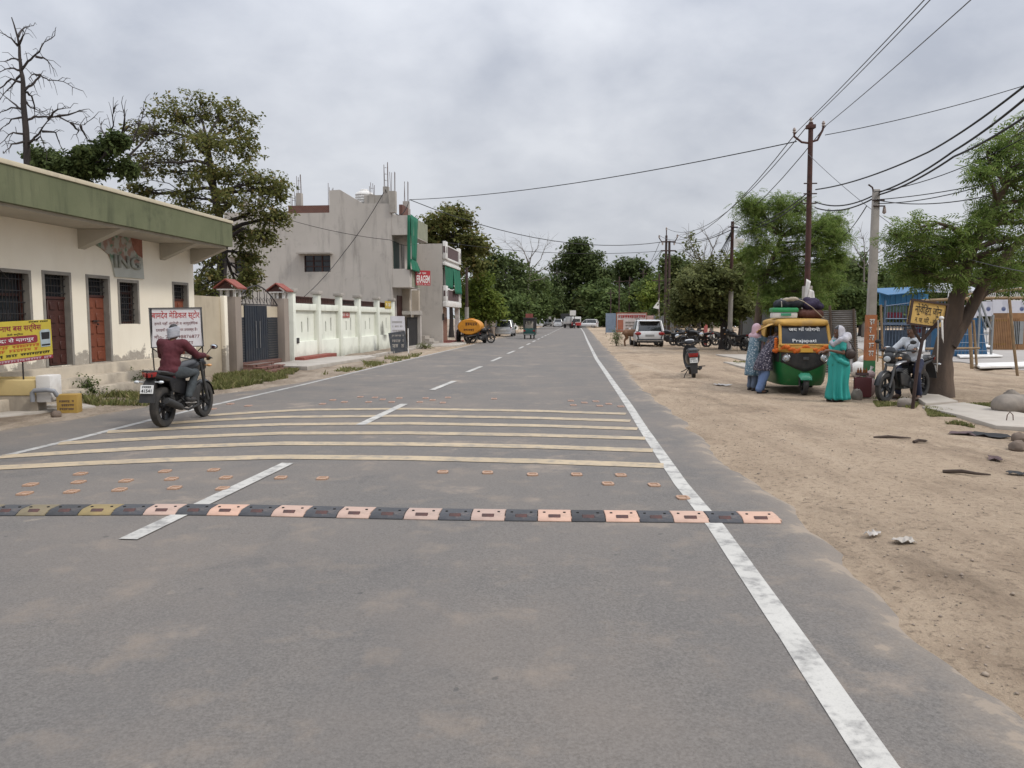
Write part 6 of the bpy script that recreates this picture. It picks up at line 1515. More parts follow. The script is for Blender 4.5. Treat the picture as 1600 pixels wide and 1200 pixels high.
def front_pt(u, z, out=.012):       # point on the nose at lateral u
    ks = [l for l in lv]; zz = min(max(z, ks[0][0]), ks[-1][0])
    for a, b_ in zip(ks, ks[1:]):
        if zz <= b_[0]: f_ = (zz-a[0])/(b_[0]-a[0]); k = a[1]+(b_[1]-a[1])*f_; w_ = a[3]+(b_[3]-a[3])*f_; break
    pl = [(x*w_, y*k) for x, y in [(0, 1.10), (.22, 1.075), (.40, .99), (.50, .86), (.56, .62), (.61, .2)]]
    au = abs(u)
    for (x0, y0), (x1, y1) in zip(pl, pl[1:]):
        if au <= x1: y = y0+(y1-y0)*(au-x0)/(x1-x0); break
    else: y = pl[-1][1]
    return V3((u*(1+out*.5), y+out, z))
def nose_patch(name, top, bot, mt, out=.014, n=24, m=5, um=.57, parent=None):
    b = MB(); gpts = []
    for j in range(m+1):
        for i in range(n+1):
            u = -um+2*um*i/n; zt_, zb_ = top(u), bot(u); gpts.append(front_pt(u, zb_+(zt_-zb_)*j/m, out))
    b.add(gpts, [(j*(n+1)+i, j*(n+1)+i+1, (j+1)*(n+1)+i+1, (j+1)*(n+1)+i) for j in range(m) for i in range(n)])
    o = b.build(name, mt, parent or at_, smooth=True, ang=60); md = o.modifiers.new('t', 'SOLIDIFY'); md.thickness = .012; md.offset = -1
    return o
nose_patch('black_nose_panel', lambda u: .965, lambda u: .52+.20*min(1, abs(u)/.46)**1.3, M_BLKM)
nose_patch('yellow_band', lambda u: .98, lambda u: .945+.0*u, M_AY, .02)
# cab front above the belt
def cabring(z, hw_, y): return [V3((-hw_, y-.30, z)), V3((-hw_*.97, y-.06, z)), V3((-hw_*.7, y, z)), V3((0, y+.02, z)), V3((hw_*.7, y, z)), V3((hw_*.97, y-.06, z)), V3((hw_, y-.30, z))]
b = MB(); rs_ = [cabring(.98, .57, 1.02), cabring(1.12, .555, .99)]; n = 7
vs = [v for r_ in rs_ for v in r_]; b.add(vs, [(i, i+1, n+i+1, n+i) for i in range(n-1)])
o = b.build('cowl', M_AY, at_, smooth=True); o.modifiers.new('t', 'SOLIDIFY').thickness = .02
b = MB(); vs = [V3((x, .985-.24*(z-1.12)/.44+(.02 if abs(x) < .1 else 0)-.02*abs(x), z)) for z, hw_ in ((1.12, .50), (1.56, .475)) for x in (-hw_, -hw_*.5, 0, hw_*.5, hw_)]
b.add(vs, [(i, i+1, 5+i+1, 5+i) for i in range(4)]); wsd = b.build('windscreen', pm('tinted_screen', (.010, .014, .022), (.030, .036, .046), 2.2, .12, spec=.3), at_)
b = MB()
for s in (-1, 1): b.tube([(s*.525, .97, 1.1), (s*.505, .74, 1.56)], .035, 8)
b.tube([(-.52, .985, 1.105), (.52, .985, 1.105)], .03, 8); b.tube([(-.5, .76, 1.575), (.5, .76, 1.575)], .035, 8); b.build('screen_frame', M_AY, at_, smooth=True)
tilt = math.atan2(.24, .44)
Mw = Matrix.Translation((0, .985, 1.12)) @ Matrix.Rotation(tilt, 4, 'X') @ Matrix(((-1, 0, 0, 0), (0, 0, 1, 0), (0, 1, 0, 0), (0, 0, 0, 1)))
text('lettering', 'जय माँ जोगनी', M_WHT, wsd, Mw @ Matrix.Translation((.0, .375, .022)), .66, .105, .018)
text('lettering', 'Prajapati', M_WHT, wsd, Mw @ Matrix.Translation((-.02, .07, .026)), .50, .105, .012)
# roof and rear canopy
loft([(.84, .40, 1.54, 1.60), (.80, .50, 1.52, 1.65), (.6, .565, 1.50, 1.685), (.2, .60, 1.50, 1.70), (-.5, .615, 1.50, 1.70), (-1.0, .60, 1.48, 1.68), (-1.25, .52, 1.42, 1.60)], n=20, p=4).build('canopy', M_AY, at_, smooth=True, ang=60)
b = MB()
for s in (-1, 1): b.hexa([(s*.60, -1.22, .97), (s*.63, -1.22, .97), (s*.63, -.62, .97), (s*.60, -.62, .97), (s*.57, -1.22, 1.52), (s*.60, -1.22, 1.52), (s*.60, -.5, 1.52), (s*.57, -.5, 1.52)])
b.rng(-.6, .6, -1.26, -1.23, .97, 1.5); b.build('rear_canopy_panel', M_AY, at_)
b = MB()
for s in (-1, 1): b.tube([(s*.61, .12, .95), (s*.585, .10, 1.53)], .02, 6)
b.build('door_post', M_BLKM, at_)
MB().rng(-.55, .55, -.6, -.2, .95, 1.25).build('passenger_seat', M_DKW, at_, bevel=.04); MB().rng(-.5, .5, .1, .14, .95, 1.35).build('partition', M_DARK, at_)
b = cloth('door_flap', (((.62, .62, 1.56), (.63, .02, 1.58)), ((.90, .56, 1.42), (.93, .0, 1.36))), (0, 0, 1), at_, .03, 3, M_AY)
for s in (-1, 1):
    c_ = front_pt(s*.385, .83, .02); fo = (V3((s*.5, 1, 0))).normalized()
    hl = MB().ell(c_, (.082, .05, .075), 16, 10, Matrix.Rotation(-s*.5, 4, 'Z')).build('headlight', M_CLENS, at_, smooth=True)
    MB(Matrix.Translation(c_+fo*.035) @ Matrix.Rotation(-s*.5, 4, 'Z')).lathe([(.080, -.01), (.092, .0), (.080, .015)], ax='Y', n=20).build('headlight_rim', M_CHROME, hl, smooth=True)
    MB().ell(c_+fo*.042, (.03, .012, .03), 10, 6).build('bulb_reflector', M_CHROME, hl, smooth=True)
    wheel(at_, -.95, .22, .11, s*.55, 6, M_ALLOY, rr=.58)
wheel(at_, 1.0, .215, .105, 0, 6, M_ALLOY, rr=.58)
b = MB(); pr = []
for k in range(9):
    a = R(42+k*12); w_ = .14 if 1 < k < 7 else .12; pr.append([V3((x*w_, 1.0+.28*math.cos(a), .225+.275*math.sin(a)+dz)) for x, dz in ((-1, -.06), (-.6, .0), (.6, .0), (1, -.06))])
b.rings(pr); b.build('front_mudguard', M_TEAL, at_, smooth=True, ang=60)
b = MB(); b.tube([(-.09, .98, .2), (-.09, .9, .6)], .025, 8); b.tube([(.09, .98, .2), (.09, .9, .6)], .025, 8); b.build('front_fork', M_BLKM, at_)
MB().box(front_pt(0, 1.0, .05), (.26, .015, .09), rot(.2, 0, 0)).build('number_plate', pm('yellow_plate', (.55, .30, .03), rough=.5), at_)
MB().box(front_pt(0, .82, .03), (.12, .02, .07)).build('emblem', M_ENG, at_, bevel=.01)
MB().box((0, 1.02, .97), (.14, .1, .08)).build('small_yellow_light', pm('yellow_cap', (.5, .28, .05)), at_, bevel=.02)
# garland
gl = thing('flower_garland', 'orange marigold garland draped below the auto rickshaw windscreen', 'garland', (ao.x, ao.y, 0), RZA)
M_MARI = pm('marigold_orange', (.62, .16, .02), (.50, .10, .015), 30, .8, bmp=.5)
b = MB(); gr_ = random.Random(4)
for i in range(46):
    u = -.62+1.24*i/45; z = 1.07-.085*abs(math.sin(math.pi*(u/.62)*1.5)); w_ = 1.03 if abs(u) < .4 else 1.03-(abs(u)-.4)*1.3
    b.ell((u, w_+.035, z+gr_.uniform(-.025, .025)), (.045, .035, .043), 7, 5)
for s in (-1, 1):
    for i in range(9): b.ell((s*(.58+.02*gr_.random()), .80, 1.0+i*.035-.05), (.04, .035, .035), 7, 5)
b.build('flowers', M_MARI, gl, smooth=True)
# luggage on the roof
def bag(name, label, c, d, mt, rz=0, extra=None, puff=.25):
    t = thing(name, label, 'luggage', at_.matrix_basis @ V3((c[0], c[1], c[2])), RZA+rz, 'luggage tied on the auto rickshaw roof')
    b = MB(); n = 20; rs_ = []
    for i in range(9):
        f_ = i/8; z = d[2]*f_; k = 1-.38*abs(2*f_-1)**2.6
        rs_.append([V3((d[0]/2*k*math.copysign(abs(math.cos(a))**.6, math.cos(a))*(1+.05*math.sin(3*a+i)), d[1]/2*k*math.copysign(abs(math.sin(a))**.6, math.sin(a))*(1+.05*math.cos(2*a+i)), z+.05*d[2]*math.sin(2*a+i)+.28*d[2]*f_*(nz(math.cos(a)*2+c[0]*9, math.sin(a)*2+c[1]*5, 3)-.5))) for a in [2*math.pi*q/n for q in range(n)]])
    b.rings(rs_); b.build('bag_body', mt, t, smooth=True)
    return t
at_.rotation_euler = (0, 0, RZA); bpy.context.view_layer.update()
sc1 = thing('suitcase', 'green lidded white box lying on the auto rickshaw roof', 'luggage', at_.matrix_basis @ V3((.33, .2, 1.70)), RZA, 'luggage tied on the auto rickshaw roof')
MB().rng(-.27, .27, -.2, .2, 0, .13).build('box_body', M_WHITEP, sc1, bevel=.03); MB().rng(-.29, .29, -.22, .22, .13, .235).build('box_lid', pm('bright_green_plastic', (.03, .28, .10), (.03, .22, .08), 4, .4), sc1, bevel=.04); MB().rng(-.12, .10, .215, .23, .05, .11).build('side_patch', M_TEAL, sc1)
def duffel(label, c, mt, ells, rz=0):
    t = thing('bag', label, 'luggage', at_.matrix_basis @ V3(c), RZA+rz, 'luggage tied on the auto rickshaw roof')
    blob('bag_body', mt, t, [], .022, 3, [(V3(p), r) for p, r in ells], wr=.03, wf=7)
    return t
bb = duffel('black bag with beige top on the auto rickshaw roof, above the green lidded box', (.20, .12, 1.93), pm('black_cloth', (.018, .02, .028), (.028, .03, .036), 6, .85, bmp=.3), [((-.12, 0, .11), (.20, .2, .13)), ((.12, 0, .10), (.21, .2, .12)), ((.25, .02, .07), (.10, .15, .08)), ((0, -.02, .12), (.2, .2, .12))])
blob('beige_bundle', pm('beige_cloth', (.33, .28, .21), (.26, .215, .16), 8, .9), bb, [], .02, 2, [(V3((-.02, .12, .19)), (.17, .09, .055)), (V3((.1, .1, .17)), (.1, .08, .05))], wr=.02)
MB().tube([(.2, .2, .02), (.21, .2, .14), (.19, .05, .21), (.18, -.1, .2)], .012, 5).build('bag_strap', M_CONC2, bb, smooth=True)
duffel('dark purple bag topmost on the right of the auto rickshaw roof', (-.27, .1, 1.88), pm('purple_cloth', (.03, .02, .05), (.024, .016, .038), 6, .85, bmp=.3), [((0, 0, .12), (.22, .2, .13)), ((-.1, 0, .16), (.12, .16, .12)), ((.06, 0, .2), (.1, .14, .1)), ((-.19, .02, .08), (.09, .15, .08))])
duffel('red brown bag under the purple one on the auto rickshaw roof', (-.24, .15, 1.69), pm('red_brown_cloth', (.105, .042, .03), (.08, .03, .022), 6, .85, bmp=.3), [((.12, 0, .1), (.19, .2, .115)), ((-.12, 0, .1), (.19, .2, .12)), ((0, .02, .1), (.2, .2, .115))])
rp_ = thing('rope', 'pale rope tied over the luggage on the auto rickshaw roof', 'rope', at_.matrix_basis @ V3((0, 0, 0)), RZA)
MB().tube([(.05, .36, 2.12), (-.05, .40, 2.08), (-.25, .41, 1.94), (-.45, .40, 1.75), (-.54, .36, 1.68)], .010, 6).build('rope_strand', pm('rope_fibre', (.38, .32, .24)), rp_)

# ------------------------------------------------------------------ the three women
def print_mat(name, bgc, dots, scale=24, thr=.33):
    m, nt, b = base(name); v = nn(nt, 'ShaderNodeTexCoord').outputs['Object']
    if scale < 5:
        sx = nn(nt, 'ShaderNodeSeparateXYZ'); nt.links.new(v, sx.inputs[0]); cb = nn(nt, 'ShaderNodeCombineXYZ'); nt.links.new(sx.outputs['X'], cb.inputs[0]); nt.links.new(sx.outputs['Z'], cb.inputs[1]); v = cb.outputs[0]
    vo = nn(nt, 'ShaderNodeTexVoronoi'); vo.inputs['Scale'].default_value = scale; nt.links.new(v, vo.inputs['Vector'])
    f = ramp(nt, vo.outputs['Distance'], [(thr-.05, 1), (thr+.03, 0)])
    f2 = ramp(nt, noise(nt, scale*.6, 2, .5, vec=v), [(.5, 0), (.56, 1)])
    c = mix(nt, f, bgc, dots); c = mix(nt, math_(nt, 'MULTIPLY', f2, .35), c, tuple((a+d)/2 for a, d in zip(bgc, dots)))
    nt.links.new(c, b.inputs['Base Color']); b.inputs['Roughness'].default_value = .85
    return m
M_PR1 = print_mat('blue_print_cotton', (.10, .17, .22), (.42, .47, .50), 22, .36); M_PR2 = print_mat('dark_floral_print', (.028, .024, .042), (.42, .38, .42), 26, .27)
M_PINKS = pm('pink_scarf', (.52, .36, .40), (.46, .31, .35), 6, .9); M_SALW = pm('pale_blue_trousers', (.13, .19, .33), (.10, .15, .27), 4, .85)
M_SARI = pm('teal_sari', (.025, .30, .265), (.018, .235, .205), 3, .6, stretch=(3, 3, .3)); M_VEIL = pm('grey_white_veil', (.44, .43, .45), (.33, .32, .35), 9, .9, bmp=.3)
M_GREYT = pm('blue_grey_trousers', (.13, .16, .22), (.10, .13, .18), 5, .85)
def skirt(name, m, t, rings_, n=40, folds=0, amp=0, th=.008, seed=0):
    """garment lofted from rings (z, cx, cy, rx, ry), folds deepening towards the hem"""
    b = MB(); rs_ = []; N = len(rings_); W_ = lambda a, z, i: .035*min(1, i/2)*mnoise.noise(V3((2.2*math.cos(a)+seed, 2.2*math.sin(a), z*4)))
    for i, (z, cx, cy, rx, ry) in enumerate(rings_):
        k = amp*(i/(N-1)); rs_.append([V3((cx+rx*math.cos(a)*(1+k*math.sin(folds*a+1.1*math.sin(2*a+seed)+1.5*z)+W_(a, z, i)/.2), cy+ry*math.sin(a)*(1+k*math.sin(folds*a+1.1*math.sin(2*a+seed)+1.5*z)+W_(a, z, i)/.2), z+.01*math.sin(folds*a)*k*8)) for a in [2*math.pi*q/n for q in range(n)]])
    # refine
    b.rings(rs_, cap=False); o = b.build(name, m, t, smooth=True, ang=180)
    sd_ = o.modifiers.new('u', 'SUBSURF'); sd_.levels = 1; sd_.render_levels = 1
    md = o.modifiers.new('t', 'SOLIDIFY'); md.thickness = th
    return o
def stand_pose(H=1.52, lean=0.0, turn=0.0):
    k = H/1.60
    return dict(pelvis=(0, 0, .84*k), waist=(0, lean*.35, .98*k), chest=(0, lean*.7, 1.15*k), neck=(0, lean, 1.33*k), head=(0, lean*1.25+.02, 1.45*k), sh_l=(-.165, lean*.95, 1.27*k), sh_r=(.165, lean*.95, 1.27*k),
        hp_l=(-.085, 0, .82*k), hp_r=(.085, 0, .82*k), kn_l=(-.09, .02, .44*k), kn_r=(.09, .02, .44*k), an_l=(-.09, -.02, .08), an_r=(.09, -.02, .08), to_l=(-.10, .13, .035), to_r=(.10, .13, .035))
def veil(t, J, mt, drop=.30, wide=.2):
    """head scarf: hood over the crown opening at the face, falling on the shoulders"""
    h = V3(J['head']); caps = []; b = MB(); rs_ = []
    for i in range(10):
        th = R(5+i*14); ring = []
        for q in range(17):
            a = R(-58-q*(244/16))+math.pi/2+math.pi/2*0; ring.append(V3((h.x+.098*math.sin(min(th, R(95)))*math.sin(R(-122+q*15.25))*(1 if i < 6 else 1+.16*(i-6)), h.y-.012-.118*math.sin(min(th, R(95)))*math.cos(R(-122+q*15.25)), h.z+.035+.115*math.cos(th) if th < R(90) else h.z+.035-.055*(i-6)-.02)))
        rs_.append(ring)
    m_ = len(rs_[0]); b.add([v for r_ in rs_ for v in r_], [(i*m_+k, i*m_+k+1, (i+1)*m_+k+1, (i+1)*m_+k) for i in range(9) for k in range(m_-1)])
    o = b.build('head_scarf', mt, t, smooth=True, ang=180); o.modifiers.new('t', 'SOLIDIFY').thickness = .012
    sh = V3(J['chest']); cloth_blob('scarf_drape', mt, t, [([V3(J['sh_l'])+V3((0, -.02, .03)), V3(J['neck'])+V3((0, -.03, -.03)), V3(J['sh_r'])+V3((0, -.02, .03))], [.068, .085, .068]), ([V3(J['sh_r'])+V3((-.05, .06, .02)), sh+V3((.08, .13, -.02)), sh+V3((.06, .14, -drop))], [.05, .045, .03])], .015, 4)
def woman(label, loc, rz, J, skin, fwd=(0, 1, 0)):
    return person(label, loc, rz, J, skin, fwd=fwd, hair=True, curl=.6)
# left woman, side on, arm out to the auto
J3 = stand_pose(1.58, .05); J3.update(el_r=(.24, .26, 1.16), wr_r=(.20, .46, 1.30), el_l=(-.22, .22, 1.12), wr_l=(-.14, .44, 1.22), hd_r=(-.1, 1, .3), hd_l=(.1, 1, .2))
w1_ = woman('person in blue printed kurta and pale pink headscarf reaching to the auto rickshaw', (5.66, 18.0, 0), R(-78), J3, M_SKIND)
def sleeves(t, J, m, frac=1.0, r=(.068, .06, .05, .042)):
    for s in ('l', 'r'):
        a, e, w_ = V3(J['sh_'+s]), V3(J['el_'+s]), V3(J['wr_'+s]); pts = [a.lerp(V3(J['chest']), .2), a, e]; rr = [r[0], r[0], r[1]]
        if frac > .5: pts.append(e.lerp(w_, (frac-.5)*2)); rr.append(r[3])
        else: pts[-1] = a.lerp(e, frac*2)
        cloth_blob('sleeve', m, t, [(pts, rr)], .014, 3)
skirt('kurta', M_PR1, w1_, [(1.32, 0, .05, .13, .085), (1.22, 0, .045, .185, .125), (1.05, 0, .03, .175, .125), (.92, 0, .0, .17, .13), (.75, 0, 0, .20, .155), (.45, 0, 0, .225, .175), (.36, 0, 0, .23, .18)], folds=7, amp=.07)
sleeves(w1_, J3, M_PR1, .9); veil(w1_, J3, M_PINKS, .55)
cloth_blob('trousers', M_GREYT, w1_, [([V3(J3['hp_'+s]), V3(J3['kn_'+s]), V3(J3['an_'+s])+V3((0, 0, .03))], [.10, .082, .065]) for s in 'lr'], .015, 3)
for s in 'lr': cloth_blob('sandal', M_SHOE, w1_, [([V3(J3['an_'+s])+V3((0, -.03, -.055)), V3(J3['to_'+s])+V3((0, .02, -.01))], [.035, .03])], .012, 1)
# second woman leaning into the auto
J4 = stand_pose(1.56, .24); J4['head'] = (0, .33, 1.40); J4.update(el_r=(.22, .46, 1.28), wr_r=(.18, .60, 1.46), el_l=(-.22, .44, 1.04), wr_l=(-.16, .62, 1.06), hd_r=(-.05, .7, .7), hd_l=(0, 1, 0), an_r=(.10, -.16, .08), to_r=(.11, -.02, .035), kn_r=(.10, -.02, .44))
w2_ = woman('person in dark floral kurta and pale blue trousers leaning into the auto rickshaw', (5.74, 17.45, 0), R(-80), J4, M_SKIND)
skirt('kurta', M_PR2, w2_, [(1.30, 0, .24, .13, .085), (1.20, 0, .21, .185, .125), (1.04, 0, .13, .175, .13), (.90, 0, .04, .175, .14), (.75, 0, 0, .205, .165), (.58, 0, -.02, .22, .185), (.52, 0, -.02, .225, .19)], folds=6, amp=.07)
sleeves(w2_, J4, M_PR2, .55)
cloth_blob('trousers', M_SALW, w2_, [([V3(J4['hp_'+s])*.6+V3(J4['kn_'+s])*.4, V3(J4['kn_'+s]), V3(J4['an_'+s])+V3((0, 0, .02))], [.10, .095, .085]) for s in 'lr'], .015, 3)
for s in 'lr': cloth_blob('sandal', M_SHOE, w2_, [([V3(J4['an_'+s])+V3((0, -.03, -.055)), V3(J4['to_'+s])+V3((0, .02, -.01))], [.035, .03])], .012, 1)
# third woman in the teal sari
g3 = G(1308, 627); J5 = stand_pose(1.55, .0); J5.update(el_l=(-.22, .02, 1.0), wr_l=(-.14, .25, 1.05), el_r=(.21, -.02, .99), wr_r=(.18, .20, 1.00), hd_l=(.05, 1, 0), hd_r=(0, 1, .05))
w3_ = woman('person in teal sari with grey white veil and shoulder bag, right of the auto rickshaw', (g3.x, g3.y, 0), R(94), J5, M_SKIND)
skirt('sari_skirt', M_SARI, w3_, [(1.0, 0, 0, .155, .125), (.90, 0, -.01, .195, .175), (.78, 0, -.02, .215, .20), (.62, 0, -.01, .20, .19), (.45, 0, .0, .195, .185), (.28, .01, .0, .205, .195), (.15, .01, .0, .22, .205), (.05, .01, .0, .245, .215)], n=72, folds=9, amp=.16)
skirt('sari_drape', M_SARI, w3_, [(1.26, 0, .0, .175, .115), (1.15, 0, .01, .185, .135), (1.0, 0, .01, .175, .14), (.88, .02, .0, .20, .18), (.74, .05, -.02, .225, .205)], n=44, folds=6, amp=.06, seed=2)
sleeves(w3_, J5, M_SARI, .3); veil(w3_, J5, M_VEIL, .25)
skirt('veil_fall', M_VEIL, w3_, [(1.33, -.03, -.05, .15, .11), (1.2, -.03, -.10, .175, .09), (.95, -.04, -.17, .13, .06), (.62, -.04, -.20, .10, .05)], n=30, folds=5, amp=.12)
cloth_blob('sari_pallu', M_SARI, w3_, [([V3((.17, .03, 1.26)), V3((.10, .13, 1.12)), V3((-.05, .15, .98)), V3((-.17, .08, .86)), V3((-.2, -.08, .78))], [.05, .045, .05, .055, .05])], .014, 3)
cloth_blob('veil_shoulder', M_VEIL, w3_, [([V3((-.19, -.02, 1.27)), V3((-.1, -.1, 1.32)), V3((.1, -.1, 1.32)), V3((.19, -.02, 1.27))], [.075, .10, .10, .075]), ([V3((-.16, .06, 1.26)), V3((-.05, .13, 1.16)), V3((.08, .12, 1.2))], [.06, .05, .05])], .015, 3)
for s in 'lr': cloth_blob('sandal', M_SHOE, w3_, [([V3(J5['an_'+s])+V3((0, -.03, -.055)), V3(J5['to_'+s])+V3((0, .03, -.01))], [.035, .03])], .012, 1)
g_ = thing('shoulder_bag', 'dark brown shoulder bag hanging behind the teal sari wearer', 'bag', (g3.x, g3.y, 0), R(94))
M_BAG = pm('dark_brown_leather', (.035, .022, .018), (.026, .017, .014), 6, .5)
MB().ell((-.215, -.13, .98), (.055, .115, .105), 18, 12).build('bag_body', M_BAG, g_, smooth=True); MB().tube([(-.24, .04, 1.04), (-.2, .0, 1.2), (-.15, -.04, 1.32), (-.2, -.14, 1.2), (-.24, -.22, 1.04)], .012, 6).build('bag_strap', M_BAG, g_, smooth=True)

# ------------------------------------------------------------------ brown cow beside the white car
M_COW = pm('brown_cow_hide', (.20, .105, .055), (.155, .08, .042), 3, .8)
g = G(985, 541.5); t = thing('cow', 'brown cow grazing on the dirt behind the white compact car', 'cow', (g.x+.22, g.y+.3, 0), R(-90)); t.scale = (.74,)*3
caps = [([V3((0, -.62, 1.12)), V3((0, -.2, 1.10)), V3((0, .25, 1.08)), V3((0, .55, 1.13))], [.26, .31, .30, .25]), ([V3((0, .55, 1.13)), V3((0, .80, 1.0)), V3((0, 1.0, .72))], [.22, .16, .13]), ([V3((0, 1.0, .74)), V3((0, 1.12, .5)), V3((0, 1.17, .32))], [.13, .11, .075])]
for s in (-1, 1):
    caps.append(([V3((s*.16, .5, 1.0)), V3((s*.15, .48, .62)), V3((s*.15, .47, .34)), V3((s*.15, .48, .06))], [.15, .085, .05, .05]))
    caps.append(([V3((s*.17, -.62, 1.05)), V3((s*.17, -.52, .72)), V3((s*.16, -.72, .46)), V3((s*.16, -.68, .06))], [.19, .12, .06, .05]))
    caps.append(([V3((s*.1, .98, .82)), V3((s*.26, .95, .80))], [.05, .03]))
caps.append(([V3((0, -.86, 1.2)), V3((0, -.94, .9)), V3((0, -.92, .5))], [.04, .025, .03]))
cb2 = blob('body', M_COW, t, caps, .03, 3)
for s in (-1, 1): MB().tube([(s*.08, .95, .9), (s*.15, .95, 1.0), (s*.14, .98, 1.08)], [.025, .018, .006], 8).build('horn', M_FRAME, cb2, smooth=True)
# ================================================================== poles and wires
M_RPOLE = pm('rusty_pole_paint', (.068, .028, .022), (.045, .022, .018), 5, .8, bmp=.3, dirt=(.11, .055, .035), dscale=3)
M_CPOLE = pm('pole_concrete', (.34, .315, .285), (.27, .25, .225), 3, .92, bmp=.3, dirt=(.18, .165, .15), dscale=2.5)
M_DPOLE = pm('dark_iron_pole', (.045, .03, .027), (.065, .04, .034), 5, .8)
M_ORP = pm('orange_pole_paint', (.40, .15, .06), (.31, .12, .055), 3, .85, dirt=(.2, .13, .10), dscale=4, damt=.7)
M_GRP = pm('green_pole_paint', (.03, .16, .06), (.03, .12, .05), 3, .85, dirt=(.12, .12, .09), dscale=4, damt=.5)
M_PORC = pm('porcelain', (.30, .25, .22), (.22, .17, .15), 9, .35)
def insul(b, c, s=1): b.lathe([(.02*s, 0), (.05*s, .02*s), (.03*s, .06*s), (.05*s, .08*s), (.025*s, .14*s), (.001, .15*s)], c, n=8)
def pole(name, label, px, Y, ytop, r0, r1, mt, square=False):
    x = D(px, 500, Y).x; h = ZH(ytop, Y); t = thing(name, label, 'utility pole', (x, Y, 0))
    if square: MB().rings([[V3((a*k, b*k*.8, z)) for a, b in ((-1, -1), (1, -1), (1, 1), (-1, 1))] for z, k in ((-.2, r0), (h, r1))]).build('pole_shaft', mt, t, bevel=.012)
    else: MB().tube([(0, 0, -.2), (0, 0, h*.5), (0, 0, h)], [r0, (r0+r1)/2, r1], 12).build('pole_shaft', mt, t, smooth=True)
    return t, x, h
pa, xa, ha = pole('utility_pole', 'tall rusty red iron pole with curved crossarms behind the auto rickshaw', 1261, 25, 192, .10, .075, M_RPOLE)
pa.rotation_euler = (0, R(-.6), 0)
def loc_z(y, Y): return ZH(y, Y)
b = MB(); b.tube([(0, 0, loc_z(224, 25)), (-.28, 0, loc_z(222, 25)), (-.52, 0, loc_z(213, 25)), (-.52, 0, loc_z(207, 25))], .035, 8); b.tube([(0, 0, loc_z(222, 25)), (.22, 0, loc_z(219, 25)), (.38, 0, loc_z(203, 25)), (.40, 0, loc_z(197, 25))], .035, 8); b.build('crossarm', M_RPOLE, pa, smooth=True)
b = MB()
for c in ((-.52, 0, loc_z(208, 25)), (.40, 0, loc_z(198, 25)), (0, 0, ha)): insul(b, c, 1.2)
b.build('insulator_set', M_PORC, pa, smooth=True)
MB().rng(-.13, .13, -.10, .10, ha-.18, ha-.06).build('pole_cap', M_RPOLE, pa, bevel=.01)
bars('cable_bracket', M_DPOLE, pa, [([(-.2, -.05, loc_z(y, 25)), (.22, -.05, loc_z(y, 25))], .022) for y in (287, 303, 318)])
MB().rings([[V3((a*.125, b_*.125, z)) for a, b_ in ((-1, -1), (1, -1), (1, 1), (-1, 1))] for z in (-.1, loc_z(447, 25))]).build('concrete_muff', M_CPOLE, pa, bevel=.015)
fl = thing('cloth_rag', 'white cloth rags tied round the rusty pole above the luggage', 'cloth', (xa, 25, 0))
cloth('rag_strip', (((-.12, -.16, loc_z(436, 25)), (.02, -.16, loc_z(440, 25))), ((-.17, -.17, loc_z(470, 25)), (-.10, -.17, loc_z(468, 25)))), (0, 1, 0), fl, .03, 3, M_WHITEP)
cloth('rag_fold', (((-.02, -.17, loc_z(452, 25)), (.12, -.17, loc_z(455, 25))), ((-.12, -.18, loc_z(474, 25)), (.16, -.18, loc_z(470, 25)))), (0, 1, 0), fl, .03, 2, M_WHITEP, 5)
pb_, xb2, hb = pole('utility_pole', 'grey concrete pole painted orange and green at its foot', 1361, 19.6, 296, .115, .075, M_CPOLE, True)
bars('cable_bracket', M_DPOLE, pb_, [([(-.05, 0, hb-.1), (-.1, 0, hb+.05), (-.2, 0, hb+.12)], .02), ([(-.12, -.08, hb-.28), (.18, -.08, hb-.28)], .02), ([(-.1, -.08, hb-.42), (.2, -.08, hb-.42)], .018)])
b = MB(); b.lathe([(.001, hb-.62), (.05, hb-.58), (.03, hb-.44), (.001, hb-.42)], (.2, -.05, 0), n=10); b.build('insulator_set', M_PORC, pb_)
def band(z0, z1, mt, nm): MB().rings([[V3((a*k, b_*k*.8, z)) for a, b_ in ((-1, -1), (1, -1), (1, 1), (-1, 1))] for z, k in ((z0, .117), (z1, .1135))]).build(nm, mt, pb_)
zo0, zo1 = ZH(563, 19.6), ZH(492, 19.6); band(zo0, zo1, M_ORP, 'orange_band'); band(-.05, zo0-.003, M_GRP, 'green_band')
b = MB()
for k in range(5): marks(b, Matrix.Translation((0, -.096, 0)) @ SIDEM, -.075, .06, zo0+.1+k*.2, .15, 2, 60+k, .002)
b.build('painted_letters', M_WHT, pb_)
pc, xc, hc_ = pole('utility_pole', 'slim rusty pole with small white board beside the olive tree', 1141, 40.5, 346, .10, .085, M_RPOLE)
MB().tube([(0, 0, -.1), (0, 0, ZH(455, 40.5))], .125, 10).build('pole_sleeve', M_CPOLE, pc, smooth=True); MB().rng(.05, .6, -.12, -.10, ZH(387, 40.5), ZH(373, 40.5)).build('white_board', M_WHITEP, pc); MB().tube([(-.25, -.1, ZH(355, 40.5)), (.25, -.1, ZH(355, 40.5))], .03, 6).build('crossarm', M_DPOLE, pc)
pd_, xd, hd = pole('utility_pole', 'dark double iron pole with wide crossarms left of the olive tree', 1039, 60, 368, .11, .09, M_DPOLE)
MB().tube([(.32, 0, -.2), (.24, 0, hd-.4)], [.12, .09], 10).build('second_leg', M_DPOLE, pd_, smooth=True)
b = MB(); zz = ZH(378, 60)
